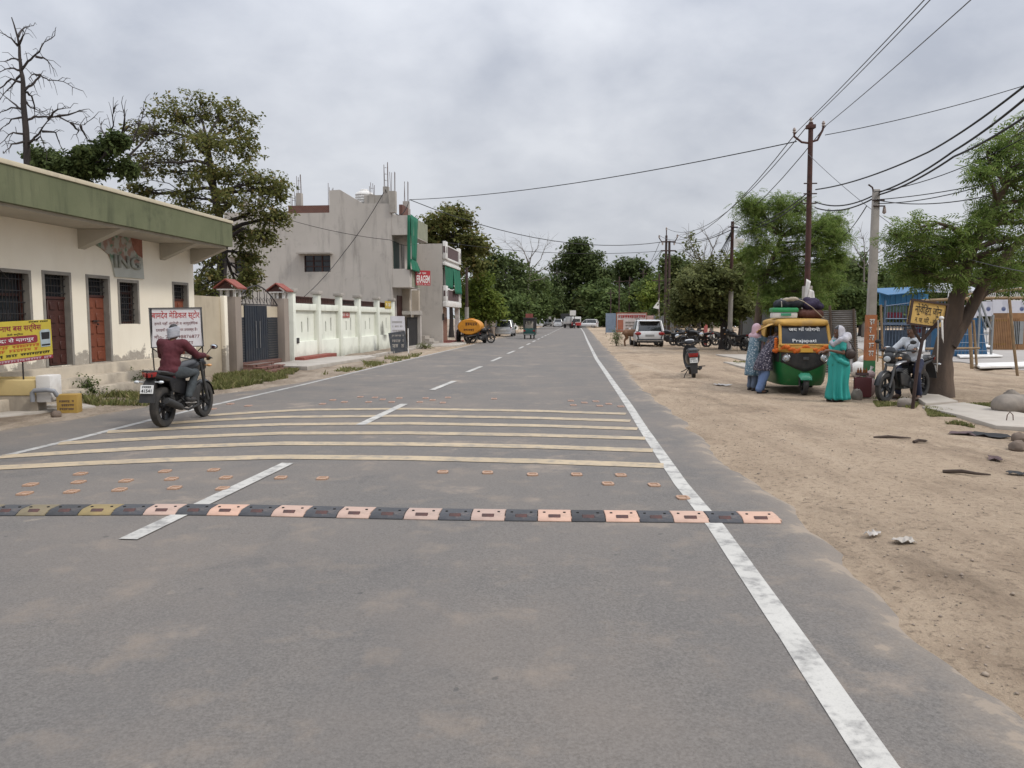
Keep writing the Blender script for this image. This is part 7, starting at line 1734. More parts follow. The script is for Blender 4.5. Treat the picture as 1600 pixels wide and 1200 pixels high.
b.box((.15, -.1, zz), (1.1, .1, .1)); b.tube([(-.35, 0, zz), (-.55, 0, zz+.3)], .04, 6); b.tube([(.65, 0, zz), (.85, 0, zz+.35)], .04, 6); b.box((.15, -.1, ZH(392, 60)), (1.15, .1, .1)); b.tube([(0, 0, hd), (0, 0, hd+.4)], .04, 6); b.build('crossarm', M_DPOLE, pd_)
b = MB()
for c in ((-.55, 0, zz+.3), (.85, 0, zz+.35), (0, 0, hd+.4), (-.3, -.1, zz-.25), (.6, -.1, zz-.25)): insul(b, c, 1.6)
b.build('insulator_set', M_PORC, pd_)
GPO = 'far slim power poles along the right roadside'
for i, (px, Y, yt, lab) in enumerate(((967, 95, 432, 'dark slim far pole left of the hoarding'), (983, 105, 432, 'second dark slim far pole behind the hoarding'), (1004, 110, 421, 'slim far pole with short crossarm right of the two dark ones'), (1029, 70, 428, 'slim pole with rusty top beside the white pennant'), (954, 125, 452, 'farthest slim pole against the trees before the huge dark tree'))):
    t, x, h = pole('utility_pole', lab, px, Y, yt, .10, .08, M_DPOLE); t['group'] = GPO
    MB().box((0, -.08, h-.6), (1.3, .08, .08)).build('crossarm', M_DPOLE, t)
t, x, h = pole('utility_pole', 'dark pole standing at the far corner of trimmed house', 729.5, 57.5, 418, .13, .10, M_DPOLE)
MB().tube([(0, 0, -.1), (0, 0, ZH(480, 57.5))], .15, 10).build('pole_sleeve', M_CPOLE, t, smooth=True)
M_WIRE = pm('black_cable', (.014, .014, .015), rough=.6); M_WIREG = pm('grey_wire', (.08, .08, .085), rough=.5)
GWI = 'overhead wires across the sky'
def wire(label, pts, r, sag=0, mt=None):
    t = MB(); P = []
    for i, (a, b) in enumerate(zip(pts, pts[1:])):
        for k in range(14):
            f = k/14; p = V3(a).lerp(V3(b), f); P.append(p-V3((0, 0, sag*4*f*(1-f))))
    P.append(V3(pts[-1])); t.tube(P, r, 5, cap=False); o = t.build('overhead_wire', mt or M_WIRE, None, smooth=True, ang=180)
    return tag(o, label, 'wire', GWI)
def ext(a, b, k): return V3(a)+(V3(b)-V3(a))*k
A1, A2, A3 = V3((xa-.52, 25, loc_z(206, 25))), V3((xa, 25, ha+.15)), V3((xa+.40, 25, loc_z(196, 25)))
D1, D2_, D3 = V3((xd-.55, 60, zz+.5)), V3((xd, 60, hd+.55)), V3((xd+.85, 60, zz+.55))
wire('bare wire from the double pole to the left arm of the rusty pole', [D1, A1], .016, 1.5, M_WIREG); wire('bare wire from the double pole to the top of the rusty pole', [D2_, A2], .016, 1.5, M_WIREG); wire('bare wire from the double pole to the right arm of the rusty pole', [D3, A3], .016, 1.6, M_WIREG)
wire('bare wire leaving the left arm of the rusty pole up out of the picture', [A1, ext(A1, D(1436, 0, 14), 1.7)], .011, .1, M_WIREG); wire('bare wire leaving the top of the rusty pole up out of the picture', [A2, ext(A2, D(1445, 0, 14), 1.7)], .011, .1, M_WIREG); wire('bare wire leaving the right arm of the rusty pole up out of the picture', [A3, ext(A3, D(1507, 0, 14), 1.7)], .011, .1, M_WIREG)
RC = D(640, 312, H0+.2)
wire('thin wire rising from the concrete house roof across the road to the rusty pole', [RC, A1-V3((0, 0, .3))], .018, .35, M_WIRE); wire('thin wire from the rusty pole to the upper right edge', [A1-V3((-.9, 0, .1)), D(1680, 108, 24)], .013, .15, M_WIRE)
wire('sagging cable from the concrete house roof to the double pole', [D(602, 296, H0), D(640, 312, H0+2), V3((xd-.3, 60, zz))], .024, 1.15); wire('lower cable from the trimmed house to the double pole', [D(690, 378, K0+2), V3((xd-.3, 60, ZH(392, 60)))], .018, .45)
C1 = (xa+.1, 24.9, loc_z(297, 25)); wire('thick cable from the rusty pole curving to the right edge, uppermost of three', [C1, D(1450, 238, 16.5), ext(D(1450, 238, 16.5), D(1600, 124, 12), 1.5)], .02, .12)
for i, (y0, yb_, yr, lab) in enumerate(((316, 301, 148, 'middle'), (325, 305, 176, 'lowest'))):
    B1 = V3((xb2+.05, 19.5, ZH(yb_, 19.6))); wire('thick cable from rusty pole past the concrete pole to the right edge, '+lab+' of three', [(xa+.1, 24.9, loc_z(y0, 25)), B1], .02, .22); wire('continuation of the '+lab+' thick cable from concrete pole to the right edge', [B1, D(1490, 236+i*9, 15), ext(D(1490, 236+i*9, 15), D(1600, yr, 11.5), 1.5)], .021, .08)
for p, q, lab, s in (((1366, 300), (1660, 180), 'thin wire beside the thick cables from concrete pole to the right edge', .25), ((1370, 312), (1660, 258), 'thin wire from concrete pole to the leaning neem crown, upper', .1), ((1372, 318), (1560, 283), 'thin wire from concrete pole to the leaning neem crown, lower', .1), ((1372, 313), (1545, 306), 'nearly level wire from concrete pole to the neem crown', .12)):
    wire(lab, [D(*p, 19.5), D(*q, 15)], .011, s)
wire('service wire from the rusty pole down past concrete pole to the neem trunk', [D(1262, 240, 25), D(1420, 370, 19), D(1620, 428, 13)], .008, .1, M_WIREG)
wire('slack wire hanging from concrete pole down to the bright neem', [D(1354, 322, 19.5), D(1318, 368, 34)], .014, .1)
for i, y in enumerate((300, 306)): wire('bundled cable from the rusty pole to the slim rusty pole, '+('upper', 'lower')[i], [(xa-.1, 24.9, loc_z(y, 25)), (xc+.05, 40.4, ZH(356+i*5, 40.5))], .02, .35)
wire('cable from the slim rusty pole to the double pole', [(xc, 40.4, ZH(358, 40.5)), (xd+.3, 60, zz)], .024, .35)
for i in range(5): wire('loose cable hanging down left of the slim rusty pole', [(xc-.1, 40.3, ZH(360, 40.5)), (xc-.35-.13*i, 40.3+.2*i, ZH(395+i*4, 40.5))], .016, .1)
wire('thin wire between the double pole and the far poles, upper', [(xd-.5, 60, zz), (D(1004, 421, 110).x, 110, ZH(424, 110))], .02, .5); wire('thin wire between the double pole and the far poles, lower', [(xd-.4, 60, ZH(392, 60)), (D(983, 432, 105).x, 105, ZH(436, 105))], .02, .5)
wire('service wire slanting across the concrete house wall to its yard', [D(600, 300, H0-.25), D(537, 395, H0-.3), D(470, 468, H0-3)], .018, .15); wire('thin wire crossing in front of the concrete house', [D(440, 340, H0-2.5), D(610, 375, H0-1), V3((LW(1.1, H0+1).x, LW(1.1, H0+1).y, ZH(380, H0)))], .014, .15)

# ================================================================== signs
def board_frame(tl, tr, bl):
    tl, tr, bl = V3(tl), V3(tr), V3(bl); ex = (tr-tl); ez = (tl-bl); w_, h_ = ex.length, ez.length; ex.normalize(); ez = (ez-ex*ez.dot(ex)).normalized(); n = ex.cross(ez); c = tl+ex*w_/2-ez*h_/2
    return Matrix(((ex.x, ez.x, n.x, c.x), (ex.y, ez.y, n.y, c.y), (ex.z, ez.z, n.z, c.z), (0, 0, 0, 1))), w_, h_
def sign_board(t, M, w_, h_, face, frame, fw=.035, th=.03):
    f = MB(M).box((0, 0, -th/2), (w_, h_, th)).build('board', face, t)
    b = MB(M); b.box((0, h_/2-fw/2, .001), (w_+.01, fw, th+.02)).box((0, -h_/2+fw/2, .001), (w_+.01, fw, th+.02)).box((-w_/2+fw/2, 0, .002), (fw, h_-2*fw, th+.018)).box((w_/2-fw/2, 0, .002), (fw, h_-2*fw, th+.018)); b.build('frame', frame, t)
    return f
M_YB = pm('mustard_sign_paint', (.52, .345, .105), (.45, .29, .085), 4, .65, dirt=(.3, .2, .1), dscale=5, damt=.35); M_BRF = pm('dark_brown_frame', (.045, .024, .018), (.035, .02, .016), 6, .7)
M, w_, h_ = board_frame(D(1424.5, 466.5, 14.0), D(1481.5, 475, 14.15), D(1419.5, 507, 14.0))
gs = G(1425, 641); t = thing('yellow_signboard', 'yellow signboard with black Hindi lettering tilted on a forked rusty post', 'sign', (gs.x, gs.y, 0)); Mi = Matrix.Translation((-gs.x, -gs.y, 0)) @ M
bd = sign_board(t, Mi, w_, h_, M_YB, M_BRF)
text('lettering', 'नोवेंडिंग ज़ोन'.replace('डिं', 'िडं').replace('ज़', 'ज'), M_INK, bd, Mi @ Matrix.Translation((0, .085, .006)), .56, .17, .004); text('lettering', 'न. पा. पिर. - बाँदा', M_INK, bd, Mi @ Matrix.Translation((0, -.115, .006)), .50, .12, .004)
text('lettering', 'सूचना', M_BRF, bd, Mi @ Matrix.Translation((0, -.012, .006)), .13, .035, .01)
b = MB(Mi)
for s in (-1, 1): b.box((s*.2, -.025, .005), (.055, .012, .004)).box((s*.2-s*.0, -.025, .0055), (.012, .035, .004))
b.build('cross_mark', M_INK, bd)
P = lambda px, py, Y: D(px, py, Y)-V3((gs.x, gs.y, 0))
b = MB(); b.tube([(0, 0, -.1), P(1434, 568, 14.05), P(1442, 528, 14.08), P(1446, 500, 14.12)], [.034, .032, .03, .03], 8); b.tube([P(1441, 532, 14.1), P(1456, 514, 14.1), P(1471, 498, 14.0)], .032, 8); b.tube([P(1440, 535, 14.1), P(1430, 520, 14.1), P(1424, 504, 14.08)], .028, 8); b.build('forked_post', M_BRF, t, smooth=True)
t = thing('cloth_ribbon', 'pale cloth strips knotted on the signboard post arm, hanging down', 'cloth', (gs.x, gs.y, 0))
MB().ell(P(1471, 497, 13.95), (.045, .04, .035), 12, 8).build('knot', M_WHITEP, t, smooth=True); cloth('strip', ((P(1465, 500, 13.95), P(1468, 500, 13.95)), (P(1464, 578, 13.98), P(1465.5, 582, 13.98))), (0, 1, 0), t, .012, 1, M_CONC2); cloth('strip', ((P(1470, 500, 13.93), P(1474, 500, 13.93)), (P(1472, 528, 13.95), P(1475, 536, 13.95))), (0, 1, 0), t, .012, 1, M_WHITEP)
# medical store sign on the left verge
M_WB = pm('sign_white', (.62, .60, .61), (.56, .54, .55), 3, .5); M_RL = pm('red_lettering', (.42, .03, .03), rough=.6); M_DR = pm('dark_red_lettering', (.17, .05, .05), rough=.6)
M, w_, h_ = board_frame(D(232, 481, 17.2), D(315, 480, 17.7), D(239, 544, 17.2))
t = thing('medical_sign', 'white medical store sign with red Hindi lettering on two thin legs', 'sign', (M.translation.x, M.translation.y, 0)); Mi = Matrix.Translation((-M.translation.x, -M.translation.y, 0)) @ M
bd = sign_board(t, Mi, w_, h_, M_WB, M_ENG, .022)
text('lettering', 'बामदेव मेिडकल स्टोर', M_RL, bd, Mi @ Matrix.Translation((0, h_*.30, .004)), w_*.90, .22, .012)
for yy, s_, ww in ((.10, 'हमारे यहाँ अंग्रेजी व आयुर्वेिदक', .82), (-.06, 'दवाइयाँ उिचत मूल्य पर उपलब्ध है।', .78), (-.22, 'मो०- 7637 98876877', .86), (-.38, 'िदनेश बाँदा', .6)):
    text('lettering', s_, M_DR, bd, Mi @ Matrix.Translation((0, h_*yy, .004)), w_*ww, .095, .008)
b = MB()
for s in (-1, 1):
    q = Mi @ V3((s*(w_/2-.03), -h_/2, -.02)); b = MB(); b.tube([q+V3((0, 0, h_)), q, V3((q.x+.05, q.y, -.1))], .016, 6); b.tube([q+V3((0, 0, .0)), q+V3((-s*.25, .05, -.22))], .012, 6); b.build('leg', M_IRON, t)
# bus banner on the left
M_YBN = pm('banner_yellow', (.50, .40, .045), (.45, .35, .04), 3, .6); M_MAR = pm('banner_maroon', (.24, .025, .04), rough=.6); M_ORL = pm('banner_orange', (.50, .14, .03), rough=.6)
pr_, pl_ = D(79, 499, 14.6), D(-52, 506, 12.3)
M, w_, h_ = board_frame(pl_, pr_, pl_-V3((0, 0, .66)))
t = thing('bus_banner', 'yellow bus service banner with red Hindi lettering standing before the barred window', 'banner', (M.translation.x, M.translation.y, 0)); Mi = Matrix.Translation((-M.translation.x, -M.translation.y, 0)) @ M
bd = MB(Mi).box((0, 0, -.012), (w_, h_, .024)).build('banner_sheet', M_YBN, t)
MB(Mi).box((0, -h_/2-.035, -.012), (w_, .07, .024)).build('lower_strip', M_MAR, t); b = MB(); marks(b, Mi @ Matrix.Translation((0, 0, .002)), -w_*.45, w_*.48, -h_/2-.058, .045, 26, 71); b.build('lettering', M_PINKS, t)
text('lettering', 'श्री कामदनाथ बस सर्िवस', M_MAR, bd, Mi @ Matrix.Translation((-.06*w_, .20, .003)), w_*.84, .155, .02); text('lettering', 'डेली सर्िवस', M_INK, bd, Mi @ Matrix.Translation((.05, .095, .003)), w_*.2, .05, .008)
b = MB(Mi); b.prism([(-w_*.30, -.075), (w_*.28, -.075), (w_*.30, -.05), (w_*.30, .045), (w_*.28, .065), (-w_*.30, .065)], .003, Matrix.Translation((0, 0, .002))); rb2 = b.build('red_panel', M_MAR, bd)
text('lettering', 'बाँदा से नागपुर', M_WHT, rb2, Mi @ Matrix.Translation((0, -.006, .007)), w_*.5, .095, .012)
b = MB(); marks(b, Mi @ Matrix.Translation((0, 0, .002)), -w_*.45, w_*.32, -.145, .055, 18, 72); marks(b, Mi @ Matrix.Translation((0, 0, .002)), -w_*.38, w_*.30, -.215, .055, 15, 73); b.build('lettering', M_ORL, bd)
b = MB(); marks(b, Mi @ Matrix.Translation((0, 0, .002)), -w_*.46, w_*.46, -.295, .05, 26, 74); marks(b, Mi @ Matrix.Translation((0, 0, .002)), w_*.2, w_*.46, .29, .025, 12, 75); b.build('lettering', M_INK, bd)
b = MB(Mi); b.prism([(w_*.34, -.17), (w_*.47, -.17), (w_*.48, .11), (w_*.46, .15), (w_*.36, .15), (w_*.335, .11)], .003, Matrix.Translation((0, 0, .0025))); bus = b.build('bus_picture', pm('bus_blue_white', (.38, .44, .46), (.30, .36, .38), 6, .5), bd)
MB(Mi).prism([(w_*.355, -.03), (w_*.462, -.03), (w_*.468, .10), (w_*.352, .10)], .002, Matrix.Translation((0, 0, .006))).build('bus_windscreen', M_INK, bus); MB(Mi).prism([(w_*.35, -.15), (w_*.465, -.15), (w_*.465, -.12), (w_*.35, -.12)], .002, Matrix.Translation((0, 0, .006))).build('bus_bumper', M_INK, bus)
b = MB()
for s in (-.46, .12): q = Mi @ V3((s*w_, h_/2-.05, -.03)); bars('leg', M_IRON, t, [([q, (q.x, q.y, -.05)], .015)])
# far hoardings and signs
M_HOR = pm('hoarding_white', (.56, .50, .48), (.48, .42, .40), 2, .7); M_HRED = pm('hoarding_red', (.34, .13, .08), (.27, .09, .06), 2, .8)
M, w_, h_ = board_frame(D(963, 488.5, 61), D(1011, 488.5, 61), D(963, 519, 61)); t = thing('hoarding', 'white and orange red hoarding with lettering behind the cow', 'hoarding', (M.translation.x, 61, 0)); Mi = Matrix.Translation((-M.translation.x, -61, 0)) @ M
bd = sign_board(t, Mi, w_, h_, M_HOR, M_HRED, .06); MB(Mi).box((-w_*.36, -.18, .02), (w_*.18, h_*.5, .02)).build('red_block', M_HRED, bd); MB(Mi).box((0, -h_*.44, .03), (w_, .12, .02)).build('red_strip', M_HRED, bd)
b = MB(); marks(b, Mi @ Matrix.Translation((0, 0, .02)), -w_*.44, w_*.46, h_*.22, .24, 12, 81, .02); b.build('lettering', M_RL, bd); b = MB()
for k in range(3): marks(b, Mi @ Matrix.Translation((0, 0, .02)), -w_*.2, w_*.46, -h_*.05-.24*k, .13, 14, 82+k, .02)
b.build('lettering', M_FRAME, bd); b = MB()
for s in (-1, 1): q = Mi @ V3((s*w_*.47, -h_/2, 0)); bars('leg', M_DPOLE, t, [([q, (q.x, q.y, -.1)], .05)])
t = thing('blue_board', 'pale blue grey board hoarding left of the orange one', 'hoarding', (D(954, 500, 80).x, 80, 0)); MB().rng(-.5, .55, -.03, .03, .2, 2.2).build('board', pm('blue_grey_board', (.22, .28, .36), (.18, .23, .30), 3, .6), t); MB().rng(-.5, -.44, .03, .09, -.1, 2.2).build('leg', M_DPOLE, t); MB().rng(.5, .55, .03, .09, -.1, 2.2).build('leg', M_DPOLE, t)
t = thing('pink_board', 'pink white board between the hoarding and the grey tin gate', 'hoarding', (D(1016, 500, 61.5).x, 61.5, 0)); MB().rng(-.26, .26, -.03, .03, .6, 1.9).build('board', pm('pink_board', (.48, .32, .30), (.4, .27, .25), 3, .7), t); MB().rng(-.2, -.15, .03, .08, -.1, 1.9).build('leg', M_DPOLE, t)
t = thing('tin_gate', 'grey corrugated tin gate behind the white compact car', 'gate', (D(1037, 500, 62).x, 62, 0)); b = MB()
for k in range(14): b.rng(-.8+k*.12, -.8+k*.12+.07, -.03, .03, 0, 1.95)
M_TIN = pm('grey_tin', (.28, .29, .29), (.21, .22, .22), 2, .55, metal=.3, dirt=(.16, .13, .11), dscale=2); MB().rng(-.82, .9, .03, .05, .02, 1.9).build('sheet', M_TIN, t); b.build('corrugation', M_TIN, t)
b = MB(); b.tube([(-.85, 0, 0), (-.85, 0, 2.0)], .05, 6).tube([(.93, 0, 0), (.93, 0, 2.0)], .05, 6); b.build('gate_frame', M_DPOLE, t)
t = thing('pennant', 'white pennant on a thin pole beside the tin gate', 'flag', (D(1029.5, 500, 58).x, 58, 0)); MB().tube([(0, 0, -.1), (0, 0, ZH(466, 58))], .025, 6).build('flag_pole', M_CPOLE, t); MB().prism([(0, ZH(468, 58)), (0, ZH(483, 58)), (-.46, ZH(481, 58))], .012, SIDEM).build('flag_cloth', M_WHT, t)
for px, py, Y, w2_, h2_, lab in ((818, 486, 108, 1.2, 1.1, 'white road sign board on posts at the far left roadside'), (895, 489, 128, 1.0, .85, 'white road sign board on a post at the far end right of the lorry')):
    t = thing('road_sign', lab, 'sign', (D(px, 500, Y).x, Y, 0)); z = ZH(py, Y); MB().rng(-w2_/2, w2_/2, -.03, .03, z-h2_/2, z+h2_/2).build('sign_plate', M_WHITEP, t); MB().tube([(-w2_*.3, .05, -.1), (-w2_*.3, .05, z)], .05, 6).tube([(w2_*.3, .05, -.1), (w2_*.3, .05, z)], .05, 6).build('sign_post', M_DPOLE, t)
# far left walls and fence
t = thing('board_fence', 'pale weathered vertical board fence beyond the tanker', 'fence', (D(770, 500, 74).x, 74, 0), R(-5)); b = MB(); 
for k in range(22): b.rng(-.05, .03, -6+k*.75, -6+k*.75+.5, -.1, 1.45+.12*math.sin(k*2.3))
b.build('fence_board', pm('weathered_board', (.30, .24, .19), (.24, .19, .15), 3, .9), t); MB().rng(.032, .06, -6, 10, .9, 1.0).build('rail', M_BARKG, t)
t = thing('white_wall', 'white boundary wall with maroon gate on the far left roadside', 'wall', (D(806, 500, 105).x-.5, 105, 0), R(-5)); MB().rng(-.2, .1, -6, 9, -.1, 1.7).build('wall_face', M_WHITEP, t); MB().rng(.1, .16, -8.5, -6, 0, 1.9).build('gate_leaf', M_MAR, t)
t = thing('white_booth', 'small white booth at the far left roadside', 'booth', (D(858, 500, 175).x, 175, 0)); MB().rng(-1.4, 1.4, -1, 1, 0, 2.4).build('booth_body', M_WHITEP, t); MB().rng(-1.6, 1.6, -1.2, 1.2, 2.4, 2.55).build('booth_roof', M_MAR, t)

# ================================================================== fences and the fairground
def corrugated(label, p0, p1, h, lean=(0, 0), horizontal=True, mt=None, posts_=3, name='tin_fence'):
    p0, p1 = V3(p0), V3(p1); d = p1-p0; L = d.length; t = thing(name, label, 'fence', p0, math.atan2(d.y, d.x)); b = MB(); n = int((h if horizontal else L)/.06); n = max(n, 6); vs = []
    for i in range(n*2+1):
        f = i/(n*2); o = .018*(1 if i % 2 else -1)
        for e in (0, 1):
            if horizontal: vs.append((e*L+lean[0]*f, o-lean[1]*f, f*h+.05+.03*e))
            else: vs.append((f*L+lean[0]*e, o-lean[1]*e, e*h+.03))
    b.add(vs, [(2*i, 2*i+1, 2*i+3, 2*i+2) for i in range(n*2)]); o = b.build('fence_sheet', mt or M_TIN, t); o.modifiers.new('t', 'SOLIDIFY').thickness = .006
    for k in range(posts_): x = L*(k+.1)/(posts_-.8); MB().tube([(x, -.05, -.1), (x+lean[0], -.05-lean[1], h+.12+.1*(k % 2))], .035, 7).build('fence_post', M_BARK, t, smooth=True)
    return t
M_TIN2 = pm('weathered_slat_tin', (.25, .235, .215), (.17, .16, .15), 2.5, .8, dirt=(.12, .10, .085), dscale=2)
q0, q1 = G(1283, 589), G(1346, 588); corrugated('leaning ribbed tin fence with wooden posts right of the auto rickshaw', (q0.x, 23.2, 0), (q1.x+.0, 22.6, 0), ZH(489, 23), (-.15, 0), True, M_TIN2)
corrugated('grey upright tin fence behind the olive tree and slim pole', (D(1158, 500, 46).x, 46, 0), (D(1250, 500, 41).x, 41, 0), 2.15, (0, 0), False, M_TIN, 4)
corrugated('dull tin fence stretching behind the auto rickshaw', (D(1225, 500, 40).x, 40, 0), (D(1300, 500, 33).x, 33, 0), 1.95, (0, 0), True, M_TIN2, 4)
t = thing('white_bag', 'bulging white sack lying at the foot of the leaning tin fence', 'sack', G(1345, 557)*0+V3((D(1346, 560, 22).x, 22.0, 0))); MB().ell((0, 0, .22), (.33, .25, .26), 16, 10).ell((.06, 0, .48), (.16, .14, .16), 12, 8).build('sack_body', M_WHITEP, t, smooth=True)
struct(slab('plaza', pxpoly([(1330, 521), (1460, 513), (1900, 511), (1900, 590), (1590, 580), (1500, 567), (1390, 562), (1340, 545)]), -.05, .055, pm('pale_grey_paving', (.34, .315, .29), (.29, .27, .25), .8, .9, bmp=.2, dirt=(.24, .2, .17), dscale=.7)))
M_BLUE = pm('blue_sheet', (.035, .14, .28), (.028, .11, .22), 2, .5, dirt=(.08, .10, .14), dscale=2); M_BLUEL = pm('light_blue_sheet', (.06, .25, .46), (.05, .21, .40), 2, .5); M_BLSTEEL = pm('blue_steel', (.12, .16, .22), (.09, .12, .17), 4, .5, metal=.3)
def fx(px, Y): return D(px, 500, Y).x
Y = 38; t = thing('blue_stall', 'blue sheeted fairground stall with slanting roof and steel rods', 'stall', (fx(1376, Y), Y, 0)); X = lambda px: fx(px, Y)-fx(1376, Y)
MB().hexa([(0, -.6, ZH(462, Y)), (X(1452), -.6, ZH(455, Y)), (X(1452), 1.6, ZH(450, Y)), (0, 1.6, ZH(452, Y)), (0, -.6, ZH(461, Y)), (X(1452), -.6, ZH(454, Y)), (X(1452), 1.6, ZH(446, Y)), (0, 1.6, ZH(449, Y))]).build('roof_sheet', M_BLUE, t); b = MB()
for k in range(18): b.rng(X(1376)+k*.135, X(1376)+k*.135+.12, .2+.02*(k % 2), .25+.02*(k % 2), ZH(477, Y), ZH(458, Y))
b.build('wall_sheet', M_BLUEL, t); b = MB()
for k in range(24):
    x = -.1+k*.155; b.tube([(x, -.5, 0), (x, -.5, ZH(478-12*k/23, Y))], .022, 5)
for z in (ZH(498, Y), ZH(512, Y), .15): b.tube([(-.2, -.55, z), (3.6, -.55, z)], .028, 6)
b.tube([(-.2, -.55, ZH(479, Y)), (3.6, -.55, ZH(464, Y))], .03, 6); b.build('rod_screen', M_BLSTEEL, t); b = MB()
for x in (-.1, 1.2, 2.4, 3.5): b.tube([(x, -.6, 0), (x, -.6, ZH(470, Y))], .05, 7)
b.rng(-.2, 3.6, -.7, .6, ZH(504, Y)-.12, ZH(504, Y)); b.build('platform', M_BLSTEEL, t)
MB().rng(.4, 1.0, -.1, .2, ZH(497, Y), ZH(488, Y)).rng(1.6, 2.1, -.1, .2, ZH(520, Y), ZH(507, Y)).build('red_machinery', M_MAR, t, bevel=.03); MB().rng(.5, 1.4, .3, .5, ZH(488, Y), ZH(478, Y)).build('green_machinery', pm('faded_green', (.14, .22, .14), (.1, .17, .1), 3, .6), t); MB().rng(-.1, 3.4, .9, 1.0, .1, 1.1).build('back_screen', M_BLSTEEL, t)
Y = 33; t = thing('blue_slide', 'blue clad platform with white handrails and steps at the fairground', 'slide', (fx(1488, Y), Y, 0)); X = lambda px: fx(px, Y)-fx(1488, Y)
MB().rng(0, X(1530), 0, 1.6, 0, ZH(497, Y)).build('blue_panel', M_BLUE, t); MB().hexa([(X(1531), 0, 0), (X(1547), 0, 0), (X(1547), 1.4, 0), (X(1531), 1.4, 0), (X(1531), 0, ZH(497, Y)), (X(1533), 0, ZH(497, Y)), (X(1533), 1.4, ZH(497, Y)), (X(1531), 1.4, ZH(497, Y))]).build('stair_side', M_BLUE, t); b = MB()
for k in range(9): b.tube([(X(1492+k*5.5), -.06, .05), (X(1496+k*5), -.06, ZH(499, Y))], .018, 5)
for z in (.3, .65, 1.0): b.tube([(0, -.07, z), (X(1544), -.07, z)], .016, 5)
b.build('lattice_rail', M_BLSTEEL, t); b = MB()
for o in (0, .35): b.tube([(X(1528), -.1+o, ZH(470, Y)), (X(1547), -.1+o, ZH(515, Y))], .045, 7)
b.tube([(X(1528), -.1, 0), (X(1528), -.1, ZH(470, Y))], .04, 7); b.tube([(X(1549), -.1, 0), (X(1549), -.1, ZH(492, Y))], .05, 7); b.build('handrail', M_TIN, t)
M_BAN = print_mat('white_banner_blots', (.50, .50, .54), (.05, .07, .16), 1.9, .33); M_OCH = pm('orange_brown_panel', (.27, .145, .065), (.21, .11, .05), 3, .8)
Y = 44
for i, (pa_, pb2, y0, y1) in enumerate(((1500, 1526, 477, 500), (1527, 1551, 471, 494), (1552, 1577, 468, 494), (1578, 1612, 470, 492))):
    t = thing('printed_banner', ['printed white banner behind the blue platform, beside the neem trunk', 'printed white banner with dark blots above the blue platform steps', 'printed white banner with dark blots, middle one of the row', 'printed white banner with dark blots at the right edge'][i], 'banner', (fx((pa_+pb2)/2, Y), Y+.1*i, 0), group='printed banners at the fairground'); hw = (fx(pb2, Y)-fx(pa_, Y))/2
    MB().rng(-hw+.02, hw-.02, -.02, .02, ZH(y1, Y), ZH(y0, Y)).build('banner_sheet', M_BAN, t); MB().tube([(-hw+.03, .05, 0), (-hw+.03, .05, ZH(y0-2, Y))], .04, 6).tube([(hw-.03, .05, 0), (hw-.03, .05, ZH(y0-2, Y))], .04, 6).build('banner_frame', M_BARKG, t)
for i, px in enumerate((1553, 1588)):
    t = thing('rod_fan', 'white fan of thin rods above the printed banners, '+('left one', 'right one')[i], 'decoration', (fx(px, 44.5), 44.5, 0), group='rod fans above the banners'); b = MB()
    for k in range(11): a = R(30+k*12); b.tube([(.2*math.cos(a), 0, ZH(470, 44.5)+.1*math.sin(a)), (.62*math.cos(a), 0, ZH(471, 44.5)+.55*math.sin(a))], .02, 5)
    b.tube([(-.5, 0, ZH(470, 44.5)), (.5, 0, ZH(470, 44.5))], .03, 6); b.build('fan_rods', M_WHITEP, t); MB().tube([(0, .06, 0), (0, .06, ZH(470, 44.5))], .04, 6).build('fan_post', M_BARKG, t)
Y = 40; t = thing('orange_fence', 'orange brown picket fence and ticket booth at the right edge of the fairground', 'fence', (fx(1550, Y), Y, 0)); X = lambda px: fx(px, Y)-fx(1550, Y); b = MB()
for k in range(16): b.rng(.05+k*.09, .05+k*.09+.045, -.02, .02, .05, ZH(497, Y)); 
b.build('picket', M_OCH, t); MB().rng(0, X(1574), .03, .06, .3, .4).build('rail', M_YSG, t); MB().rng(0, X(1574), .03, .06, ZH(502, Y), ZH(499, Y)).build('rail', M_YSG, t); MB().rng(X(1574), X(1625), 0, 1.2, 0, ZH(489, Y)).build('booth_wall', M_OCH, t); MB().rng(X(1583), X(1600), -.02, .0, .35, ZH(502, Y)).build('booth_panel', M_TIN, t)
M_BAM0 = pm('bamboo', (.26, .18, .10), (.19, .13, .075), 6, .8); Y = 47; t = thing('scaffold', 'cluttered grey scaffold of thin crossing rods around the printed banners', 'scaffold', (fx(1545, Y), Y, 0)); r_ = random.Random(3); X = lambda px: fx(px, Y)-fx(1545, Y); b = MB()
for k in range(16): x = X(1488+k*9); b.tube([(x, r_.uniform(-.3, .3), 0), (x+r_.uniform(-.1, .1), r_.uniform(-.3, .3), ZH(r_.uniform(448, 470), Y))], .022, 5)
for k in range(12): a = r_.uniform(1485, 1580); y0 = r_.uniform(452, 490); b.tube([(X(a), -.2, ZH(y0, Y)), (X(a+r_.uniform(25, 60)), -.2, ZH(y0+r_.uniform(-14, 14), Y))], .02, 5)
b.build('scaffold_rods', M_TIN, t); MB().tube([(X(1485), 0, ZH(466, Y)), (X(1640), 0, ZH(463, Y))], .03, 6).build('top_rail', M_BAM0, t)
GBP = 'bamboo poles of the fairground enclosure'; M_BAM = M_BAM0
def bam(lab, pts, r): t = MB().tube(pts, r, 7).build('bamboo_pole', M_BAM, None, smooth=True); tag(t, lab, 'pole', GBP)
bam('thick upright bamboo pole right of the neem trunk', [G(1519, 577)-V3((0, 0, .1)), D(1513, 466, G(1519, 577).y)], .055); bam('thin upright bamboo pole touching the thick one', [G(1527, 577)-V3((0, 0, .1)), D(1521, 500, G(1527, 577).y)], .04)
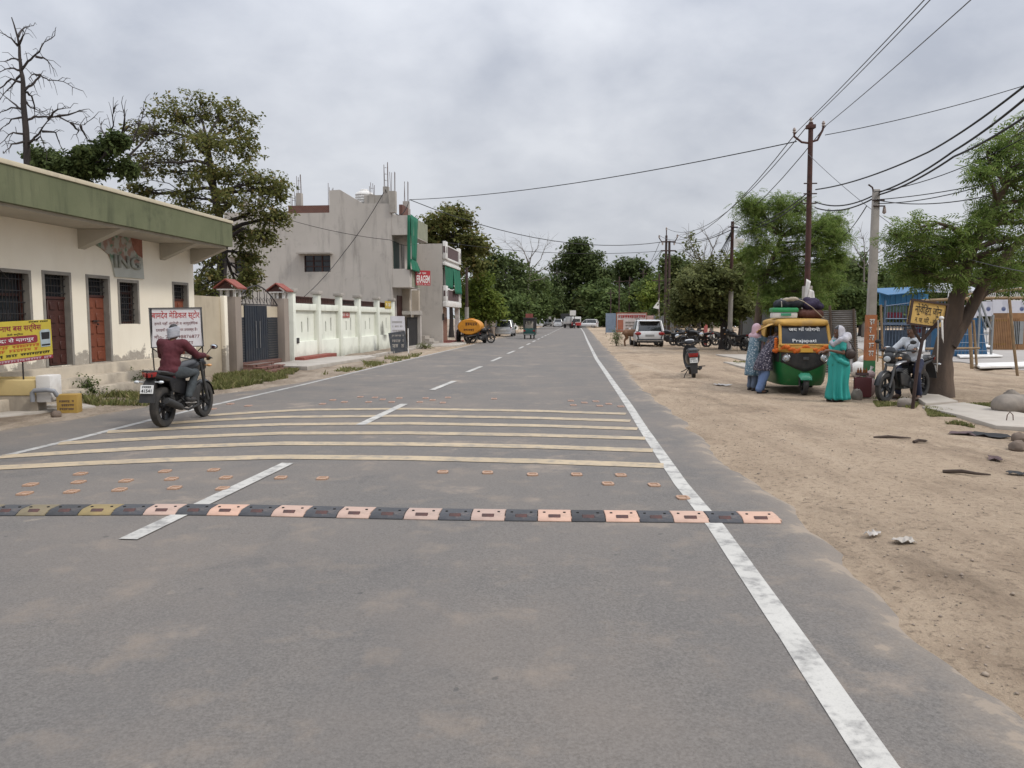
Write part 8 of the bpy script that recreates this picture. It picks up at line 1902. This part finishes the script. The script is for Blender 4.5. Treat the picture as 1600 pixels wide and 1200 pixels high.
bam('crooked bamboo pole standing near the right edge', [G(1591, 589)-V3((0, 0, .1)), D(1584, 540, G(1591, 589).y), D(1577, 466, G(1591, 589).y)], .04); bam('level bamboo rail above the blue platform', [D(1440, 470, 22.5), D(1520, 466, 22.5), D(1660, 465, 22.5)], .045); bam('slanting bamboo rail over the printed banners', [D(1490, 462, 30), D(1640, 447, 30)], .05)
bam('thin bamboo post left of the yellow signboard', [V3((fx(1384, 24), 24, -.1)), D(1376, 476, 24)], .035); bam('bent bamboo post just right of the concrete pole', [V3((fx(1374, 30), 30, -.1)), D(1372, 500, 30)], .03); bam('low bamboo rail behind the signboard post', [D(1445, 545, 19), D(1530, 544, 20)], .03)
t = thing('white_canopy', 'white canopy frame behind the neem trunk over the fairground', 'canopy', (fx(1490, 52), 52, 0)); MB().hexa([(-1.0, -1, ZH(458, 52)), (1.3, -1, ZH(458, 52)), (1.6, 1.5, ZH(455, 52)), (-1.2, 1.5, ZH(455, 52)), (-.9, -1, ZH(455, 52)), (1.2, -1, ZH(455, 52)), (1.4, 1.5, ZH(441, 52)), (-1.1, 1.5, ZH(441, 52))]).build('canopy_sheet', pm('grey_canvas', (.40, .41, .43), (.33, .34, .36), 2, .8), t); b = MB()
for x, y in ((-1, -1), (1.2, -1), (-1.1, 1.4), (1.4, 1.4)): b.tube([(x, y, 0), (x, y, ZH(458, 52))], .04, 6)
for k in range(6): b.tube([(-1+k*.4, -1.05, ZH(470, 52)), (-.6+k*.4, -1.05, ZH(458, 52))], .02, 5)
b.build('frame_post', M_WHITEP, t)
for i, (pg, lab) in enumerate((([(1484, 539.5), (1513, 537), (1574, 546), (1535, 547)], 'white board lying on the paving, farthest of three'), ([(1492, 557), (1541, 555), (1567, 561), (1500, 563)], 'white board lying on the paving, middle of three'), ([(1520, 574), (1604, 571.5), (1612, 578), (1531, 580)], 'white board on the ground by the bamboo, nearest of three'))):
    tag(slab('white_sheet', pxpoly(pg), .085, .15, M_WHITEP, bevel=.01), lab, 'board', 'white boards lying at the fairground')
tag(slab('dark_plank', pxpoly([(1446, 540), (1484, 538), (1500, 541), (1450, 543)]), .07, .16, M_DKW), 'dark plank lying behind the signboard ribbon', 'plank')

# ================================================================== roadside things
M_ROCK = pm('grey_rock', (.25, .215, .18), (.165, .145, .125), 4, .95, bmp=.6); M_ROCKB = pm('brown_rock', (.17, .125, .095), (.11, .085, .068), 4, .95, bmp=.6)
def rock(label, p, d, mt, seed, group=None, name='rock'):
    r_ = random.Random(seed); b = MB(); b.ell((0, 0, d[2]*.35), (d[0]/2, d[1]/2, d[2]*.62), 14, 9); b.v = [tuple(V3(v)*(1+.16*(nz(v[0]*9/d[0]+seed, v[1]*9/d[1]+v[2]*7/d[2], seed)-.5)*1.6)) for v in b.v]
    o = b.build(name, mt, None, smooth=True, ang=35); o.location = p; o.rotation_euler = (0, 0, r_.uniform(0, 3)); return tag(o, label, 'rock', group)
rock('grey stone beside the maroon suitcase at the sari hem', G(1339, 625), (.26, .2, .24), M_ROCK, 1); rock('pale grey stone at the foot of the signboard post', G(1414, 637), (.30, .22, .20), M_ROCK, 2); rock('brown stone block at the right edge, nearest', G(1590, 705), (.30, .2, .14), M_ROCKB, 3); rock('stone block behind the brown one at the right edge', G(1592, 690), (.26, .2, .13), M_ROCKB, 4); rock('dark square stone behind the big sack', G(1580, 627), (.34, .3, .24), M_ROCK, 5); rock('dark stone left of the big sack', G(1567, 631), (.22, .2, .16), M_ROCK, 6)
t = thing('cement_sack', 'big grey hardened sack lying on the verge at the right edge', 'sack', G(1597, 646), R(20)); b = MB(); b.rings([[V3((x, .24*k*math.cos(a), .16+.2*k*math.sin(a)*(1+.1*math.sin(3*a+x*4)))) for a in [2*math.pi*i/18 for i in range(18)]] for x, k in ((-.62, .35), (-.55, .8), (-.35, 1), (0, .96), (.35, 1.0), (.6, .8), (.68, .3))]); b.build('sack_body', M_ROCK, t, smooth=True, ang=60)
g = G(1347, 621); t = thing('suitcase', 'maroon suitcase standing on the ground beside the sari', 'luggage', (g.x, g.y, 0), R(-15)); MB().rng(-.17, .17, -.11, .11, .01, .44).build('case_body', pm('maroon_case', (.115, .03, .032), (.09, .024, .026), 4, .5), t, bevel=.03); MB().tube([(-.06, 0, .44), (-.06, 0, .47), (.06, 0, .47), (.06, 0, .44)], .01, 6).build('handle', M_INK, t); MB().rng(-.175, .175, -.008, .008, .02, .435).build('zip_seam', M_INK, t)
g2_ = G(1361, 619); t = thing('plastic_sack', 'pinkish stuffed plastic sack between the suitcase and the motorcycle', 'sack', (g2_.x, g2_.y+.1, 0)); MB().ell((0, 0, .2), (.15, .14, .23), 16, 10).ell((.01, 0, .46), (.11, .1, .10), 12, 8).build('sack_body', pm('pinkish_plastic', (.40, .29, .28), (.33, .23, .22), 6, .4), t, smooth=True); MB().tube([(.0, 0, .52), (.02, 0, .58), (.05, 0, .64)], [.03, .02, .045], 8).build('sack_neck', M_WHITEP, t, smooth=True)
t = thing('bottle_crate', 'small wooden crate of amber bottles on top of the maroon suitcase', 'crate', (g.x-.02, g.y, .475), R(-15)); b = MB(); b.rng(-.12, .12, -.07, .07, 0, .02)
for s in (-1, 1): b.rng(-.12, .12, s*.07-.006, s*.07+.006, 0, .06)
b.build('crate_tray', M_BRN, t)
for k in range(4): MB().lathe([(.001, .02), (.024, .02), (.024, .11), (.010, .135), (.010, .165), (.001, .165)], (-.085+k*.057, -.02+.03*(k % 2), 0), n=10).build('bottle', pm('amber_glass', (.22, .075, .015), (.16, .05, .012), 6, .15), t, smooth=True)
M_SLAB = pm('pale_slab', (.40, .36, .31), (.34, .305, .265), 1.5, .95, bmp=.3, dirt=(.25, .215, .175), dscale=2)
GSL = 'pale concrete drain slabs on the right verge'
for pg, lab in (([(1432, 626), (1455, 617), (1497, 632), (1446, 636)], 'concrete slab by the motorcycle rear wheel'), ([(1440, 641), (1505, 634), (1568, 646), (1620, 656), (1620, 676), (1556, 672), (1500, 655)], 'long concrete slab running to the right edge of picture'), ([(1118, 556), (1178, 556), (1240, 562), (1240, 567), (1170, 566)], 'concrete slab behind the scooter, farther one'), ([(1130, 568), (1172, 570), (1235, 573), (1235, 582), (1178, 581)], 'concrete slab behind the scooter, nearer one')):
    tag(slab('concrete_slab', pxpoly(pg), -.03, .075, M_SLAB, bevel=.02), lab, 'slab', GSL)
t = thing('wire_loop', 'bent iron loop sticking out of the long concrete slab', 'iron loop', G(1577, 664)+V3((0, 0, .06))); MB().tube([(-.05, 0, 0), (-.04, 0, .1), (0, 0, .15), (.05, 0, .1), (.06, 0, 0)], .008, 6).build('loop_rod', M_RUST, t, smooth=True)
t = thing('marker_post', 'orange painted post under the olive tree', 'post', (fx(1103, 48), 48, 0)); MB().rng(-.10, .10, -.08, .08, -.05, 1.35).build('post_shaft', M_SIGNR, t, bevel=.02); MB().rng(-.11, .11, -.09, .09, 1.352, 1.42).build('post_cap', M_CPOLE, t)
# left verge
M_PYL = pm('pale_yellow_paint', (.56, .44, .21), (.48, .375, .18), 3, .8, dirt=(.3, .24, .15), dscale=3); g = D(70, 627, 13.6)
t = thing('culvert_parapet', 'low pale yellow culvert parapet with white end block at the left edge', 'parapet', (g.x, g.y, g.z), R(2))
MB().rng(-4.2, -.14, .0, .26, .10, .38).build('yellow_kerb', M_PYL, t, bevel=.03); MB().rng(-4.2, -.14, .27, .34, .3, .42).build('back_kerb', M_PYL, t, bevel=.03); MB().rng(-.139, .12, -.02, .36, -.02, .46).build('end_block', M_WHITEP, t, bevel=.03); MB().tube([(-.16, -.09, .0), (-.16, -.09, .16), (-.12, -.09, .2), (.1, -.09, .21), (.2, -.06, .19), (.22, .0, .1)], .04, 10).build('drain_pipe', pm('grey_pvc', (.25, .26, .28), (.2, .21, .23), 4, .5), t, smooth=True)
MB().rng(-4.2, -.14, .02, .3, -.3, .098).build('base_course', M_PLINTH, t)
g = G(109, 645); t = thing('marker_block', 'square yellow painted marker block standing at the left road edge', 'marker', (g.x, g.y, -.02), R(12)); MB().rng(-.17, .17, -.13, .15, 0, .36).build('block_body', pm('ochre_block_paint', (.40, .26, .06), (.31, .195, .05), 4, .85, dirt=(.17, .12, .06), dscale=6), t, bevel=.02); b = MB()
for k in range(3): marks(b, Matrix.Translation((0, -.132, 0)) @ SIDEM, -.12, .12, .22-.07*k, .04, 7, 90+k, .002)
b.build('lettering', M_BRN, t)
t = MB().rng(-.75, .1, -.12, .12, 0, .09).build('stone_plank', M_CONC2, None, bevel=.02); t.location = G(92, 640); t.rotation_euler = (0, 0, R(4)); tag(t, 'long grey stone plank lying left of the yellow marker block', 'plank')
rock('brown stone on the ground before the yellow marker block', G(88, 652), (.2, .15, .12), M_ROCKB, 9)
struct(slab('pavement', pxpoly([(-160, 672), (0, 655), (70, 646), (150, 638), (120, 632), (0, 632), (-160, 638)]), -.05, .05, M_CONC2))
# ------------------------------------------------------------------ grass, weeds, gravel, litter
def grass(name, label, polys, n, h, mt, seed, kind='stuff'):
    rs = np.random.default_rng(seed); V = []; 
    for poly, k in polys:
        P = np.array(pxpoly(poly)); lo, hi = P.min(0), P.max(0); got = 0; tries = 0
        while got < n*k and tries < n*k*8:
            tries += 1; x, y = rs.uniform(lo, hi); ins = False; j = len(P)-1
            for i in range(len(P)):
                if (P[i, 1] > y) != (P[j, 1] > y) and x < (P[j, 0]-P[i, 0])*(y-P[i, 1])/(P[j, 1]-P[i, 1])+P[i, 0]: ins = not ins
                j = i
            if not ins or nz(x*2.2, y*2.2, seed) < .47: continue
            if ledge(y)-.05 < x < redge(y)+.05: continue
            got += 1; z = gz(x, y)-.005; hh = h*rs.uniform(.35, 1.2)*(.5+nz(x*1.3, y*1.3, seed+2)); a = rs.uniform(0, 6.28); w_ = .010+.012*rs.random(); l = rs.normal(0, .45, 2)*hh
            dx, dy = math.cos(a)*w_, math.sin(a)*w_; V += [(x-dx, y-dy, z), (x+dx, y+dy, z), (x+l[0]*.5+dx*.7, y+l[1]*.5+dy*.7, z+hh*.62), (x+l[0]+dx*.1, y+l[1]+dy*.1, z+hh)]
    V = np.array(V); o = link(name, fast_mesh(name, V, np.arange(len(V)).reshape(-1, 4)), mt); o['kind'] = kind; return o
grass('grass', '', [([(95, 622), (130, 606), (190, 604), (245, 600), (240, 632), (150, 636)], 1.0), ([(300, 606), (345, 588), (400, 583), (470, 576), (450, 592), (400, 603), (340, 612), (290, 618)], 2.0), ([(540, 575), (600, 562), (660, 553), (650, 558), (560, 578), (500, 588)], .35)], 3400, .13, LV_GRASS, 1)
grass('grass', '', [([(1445, 641), (1480, 643), (1545, 666), (1530, 672), (1480, 662), (1450, 652)], 1.0), ([(1360, 622), (1440, 625), (1430, 641), (1370, 636)], .7), ([(1145, 566), (1180, 567), (1180, 577), (1150, 575)], .3), ([(1500, 636), (1570, 628), (1600, 640), (1560, 645)], .7)], 2000, .06, LV_GRASS, 2)
def weed(label, p, r, h, n, mt, seed, cat='plant', name='weed_bush'):
    rs = np.random.default_rng(seed); t = thing(name, label, cat, p); C = rs.normal(0, 1, (n, 3))*np.array([r*.5, r*.5, h*.28])+np.array([0, 0, h*.5]); C[:, 2] = np.abs(C[:, 2]); V, Fq = scatter(C, 'broad', .065, rs); link('leafage', fast_mesh('leafage', V, Fq), mt, t); b = MB()
    for k in range(8): a = k*.8; b.tube([(0, 0, -.02), (r*.3*math.cos(a), r*.3*math.sin(a), h*.5), (r*.55*math.cos(a), r*.55*math.sin(a), h*.9)], [.01, .007, .004], 5)
    b.build('stem_cluster', M_BARK, t); return t
weed('leafy green weed clump at the foot of the cream building steps', G(200, 611), .36, .42, 300, LV_DEEP, 3); weed('small dark weed behind the yellow marker block', G(112, 629)+V3((.0, .5, 0)), .26, .42, 160, LV_DARK, 4); weed('green shrub beside the cow hind legs, left of the white car', G(963, 541), .36, .95, 220, LV_DEEP, 5); weed('dry brown bush behind the parked motorcycles', V3((fx(1065, 50), 50, 0)), 1.2, 1.6, 420, LV_DRY, 6)
weed('scrubby weed on the verge beside the dark leaning banner', V3(LW(2.2, 42.2, 0)), .4, .35, 160, LV_DUST, 7)
rs = np.random.default_rng(8); V = []; Fq = []
oct_ = np.array([(1, 0, 0), (0, 1, 0), (-1, 0, 0), (0, -1, 0), (0, 0, .7), (0, 0, -.5)]); of = [(0, 1, 4), (1, 2, 4), (2, 3, 4), (3, 0, 4), (1, 0, 5), (2, 1, 5), (3, 2, 5), (0, 3, 5)]
cnt_ = 0
while cnt_ < 5200:
    y = 2.5+abs(rs.normal(0, 9)); x = redge(y)+.05+rs.uniform(0, 1)*rs.uniform(0, 11) if rs.random() < .8 else ledge(y)-rs.uniform(.05, 2.2)
    s = .004+.012*rs.random()**4+(.02*rs.random() if rs.random() < .012 else 0); o = len(V); sc3 = rs.uniform(.6, 1.3, 3)*s; z = max(gz(x, y), .006 if ledge(y) < x < redge(y) else -1)
    V += [tuple(np.array(v)*sc3+np.array([x, y, z+s*.2])) for v in oct_]; Fq += [tuple(i+o for i in f) for f in of]; cnt_ += 1
o = link('gravel', fast_mesh('gravel', np.array(V), np.array(Fq)), pm('mixed_gravel', (.36, .29, .225), (.18, .145, .115), 1.2, .95)); o['kind'] = 'stuff'
M_PAP = pm('crumpled_paper', (.46, .43, .39), (.36, .33, .30), 8, .8); M_TWIG = pm('dark_twig', (.06, .042, .032), rough=.9)
def scrap(label, p, w_, mt, seed, group=None):
    r_ = random.Random(seed); n = 6; b = MB(); g = [(w_*(i/n-.5), w_*.45*(j/3-.5)*(1+.4*r_.random()), .012+.035*r_.random()) for j in range(4) for i in range(n+1)]; b.add(g, [(j*7+i, j*7+i+1, j*7+i+8, j*7+i+7) for j in range(3) for i in range(n)]); o = b.build('litter_scrap', mt, None); o.location = V3(p)+V3((0, 0, gz(p[0], p[1]))); o.rotation_euler = (0, 0, r_.uniform(0, 6)); o.modifiers.new('t', 'SOLIDIFY').thickness = .003; return tag(o, label, 'litter', group)
for i, (px, py, w_, lab, mt) in enumerate(((1363, 840, .13, 'crumpled white paper on the dirt near the asphalt edge', M_PAP), (1412, 852, .16, 'greyish torn wrapper on the dirt, nearest to camera', M_CONC2), (1130, 604, .42, 'white scrap on the dirt between the scooter and the auto rickshaw', M_PAP), (1545, 683, .5, 'dark flat litter before the long concrete slab', M_INK), (1515, 680, .5, 'brown torn litter before the long concrete slab', M_BRN), (1555, 718, .25, 'dark scrap on the dirt near the brown stone blocks', M_BRN), (1590, 742, .2, 'black strip of litter at the right edge of dirt', M_INK), (1340, 596, .3, 'pale scrap behind the sari', M_PAP))): scrap(lab, G(px, py), w_, mt, i)
for i, (px, py, L, a, lab) in enumerate(((1395, 688, .5, -.15, 'dark stick lying on the dirt below the signboard'), (1440, 693, .25, .2, 'short dark stick right of the longer one'), (1510, 742, .45, -.5, 'thin forked twig on the dirt at the right'), (1283, 1163-600+600, .1, 0, ''))):
    if not lab: continue
    g = G(px, py); o = MB().tube([(-L/2, 0, .02), (-L*.1, .03, .035), (L*.2, -.01, .03), (L/2, .05, .02)], [.02, .022, .016, .008], 7).build('stick', M_TWIG, None, smooth=True); o.location = (g.x, g.y, gz(g.x, g.y)); o.rotation_euler = (0, 0, a); tag(o, lab, 'stick')
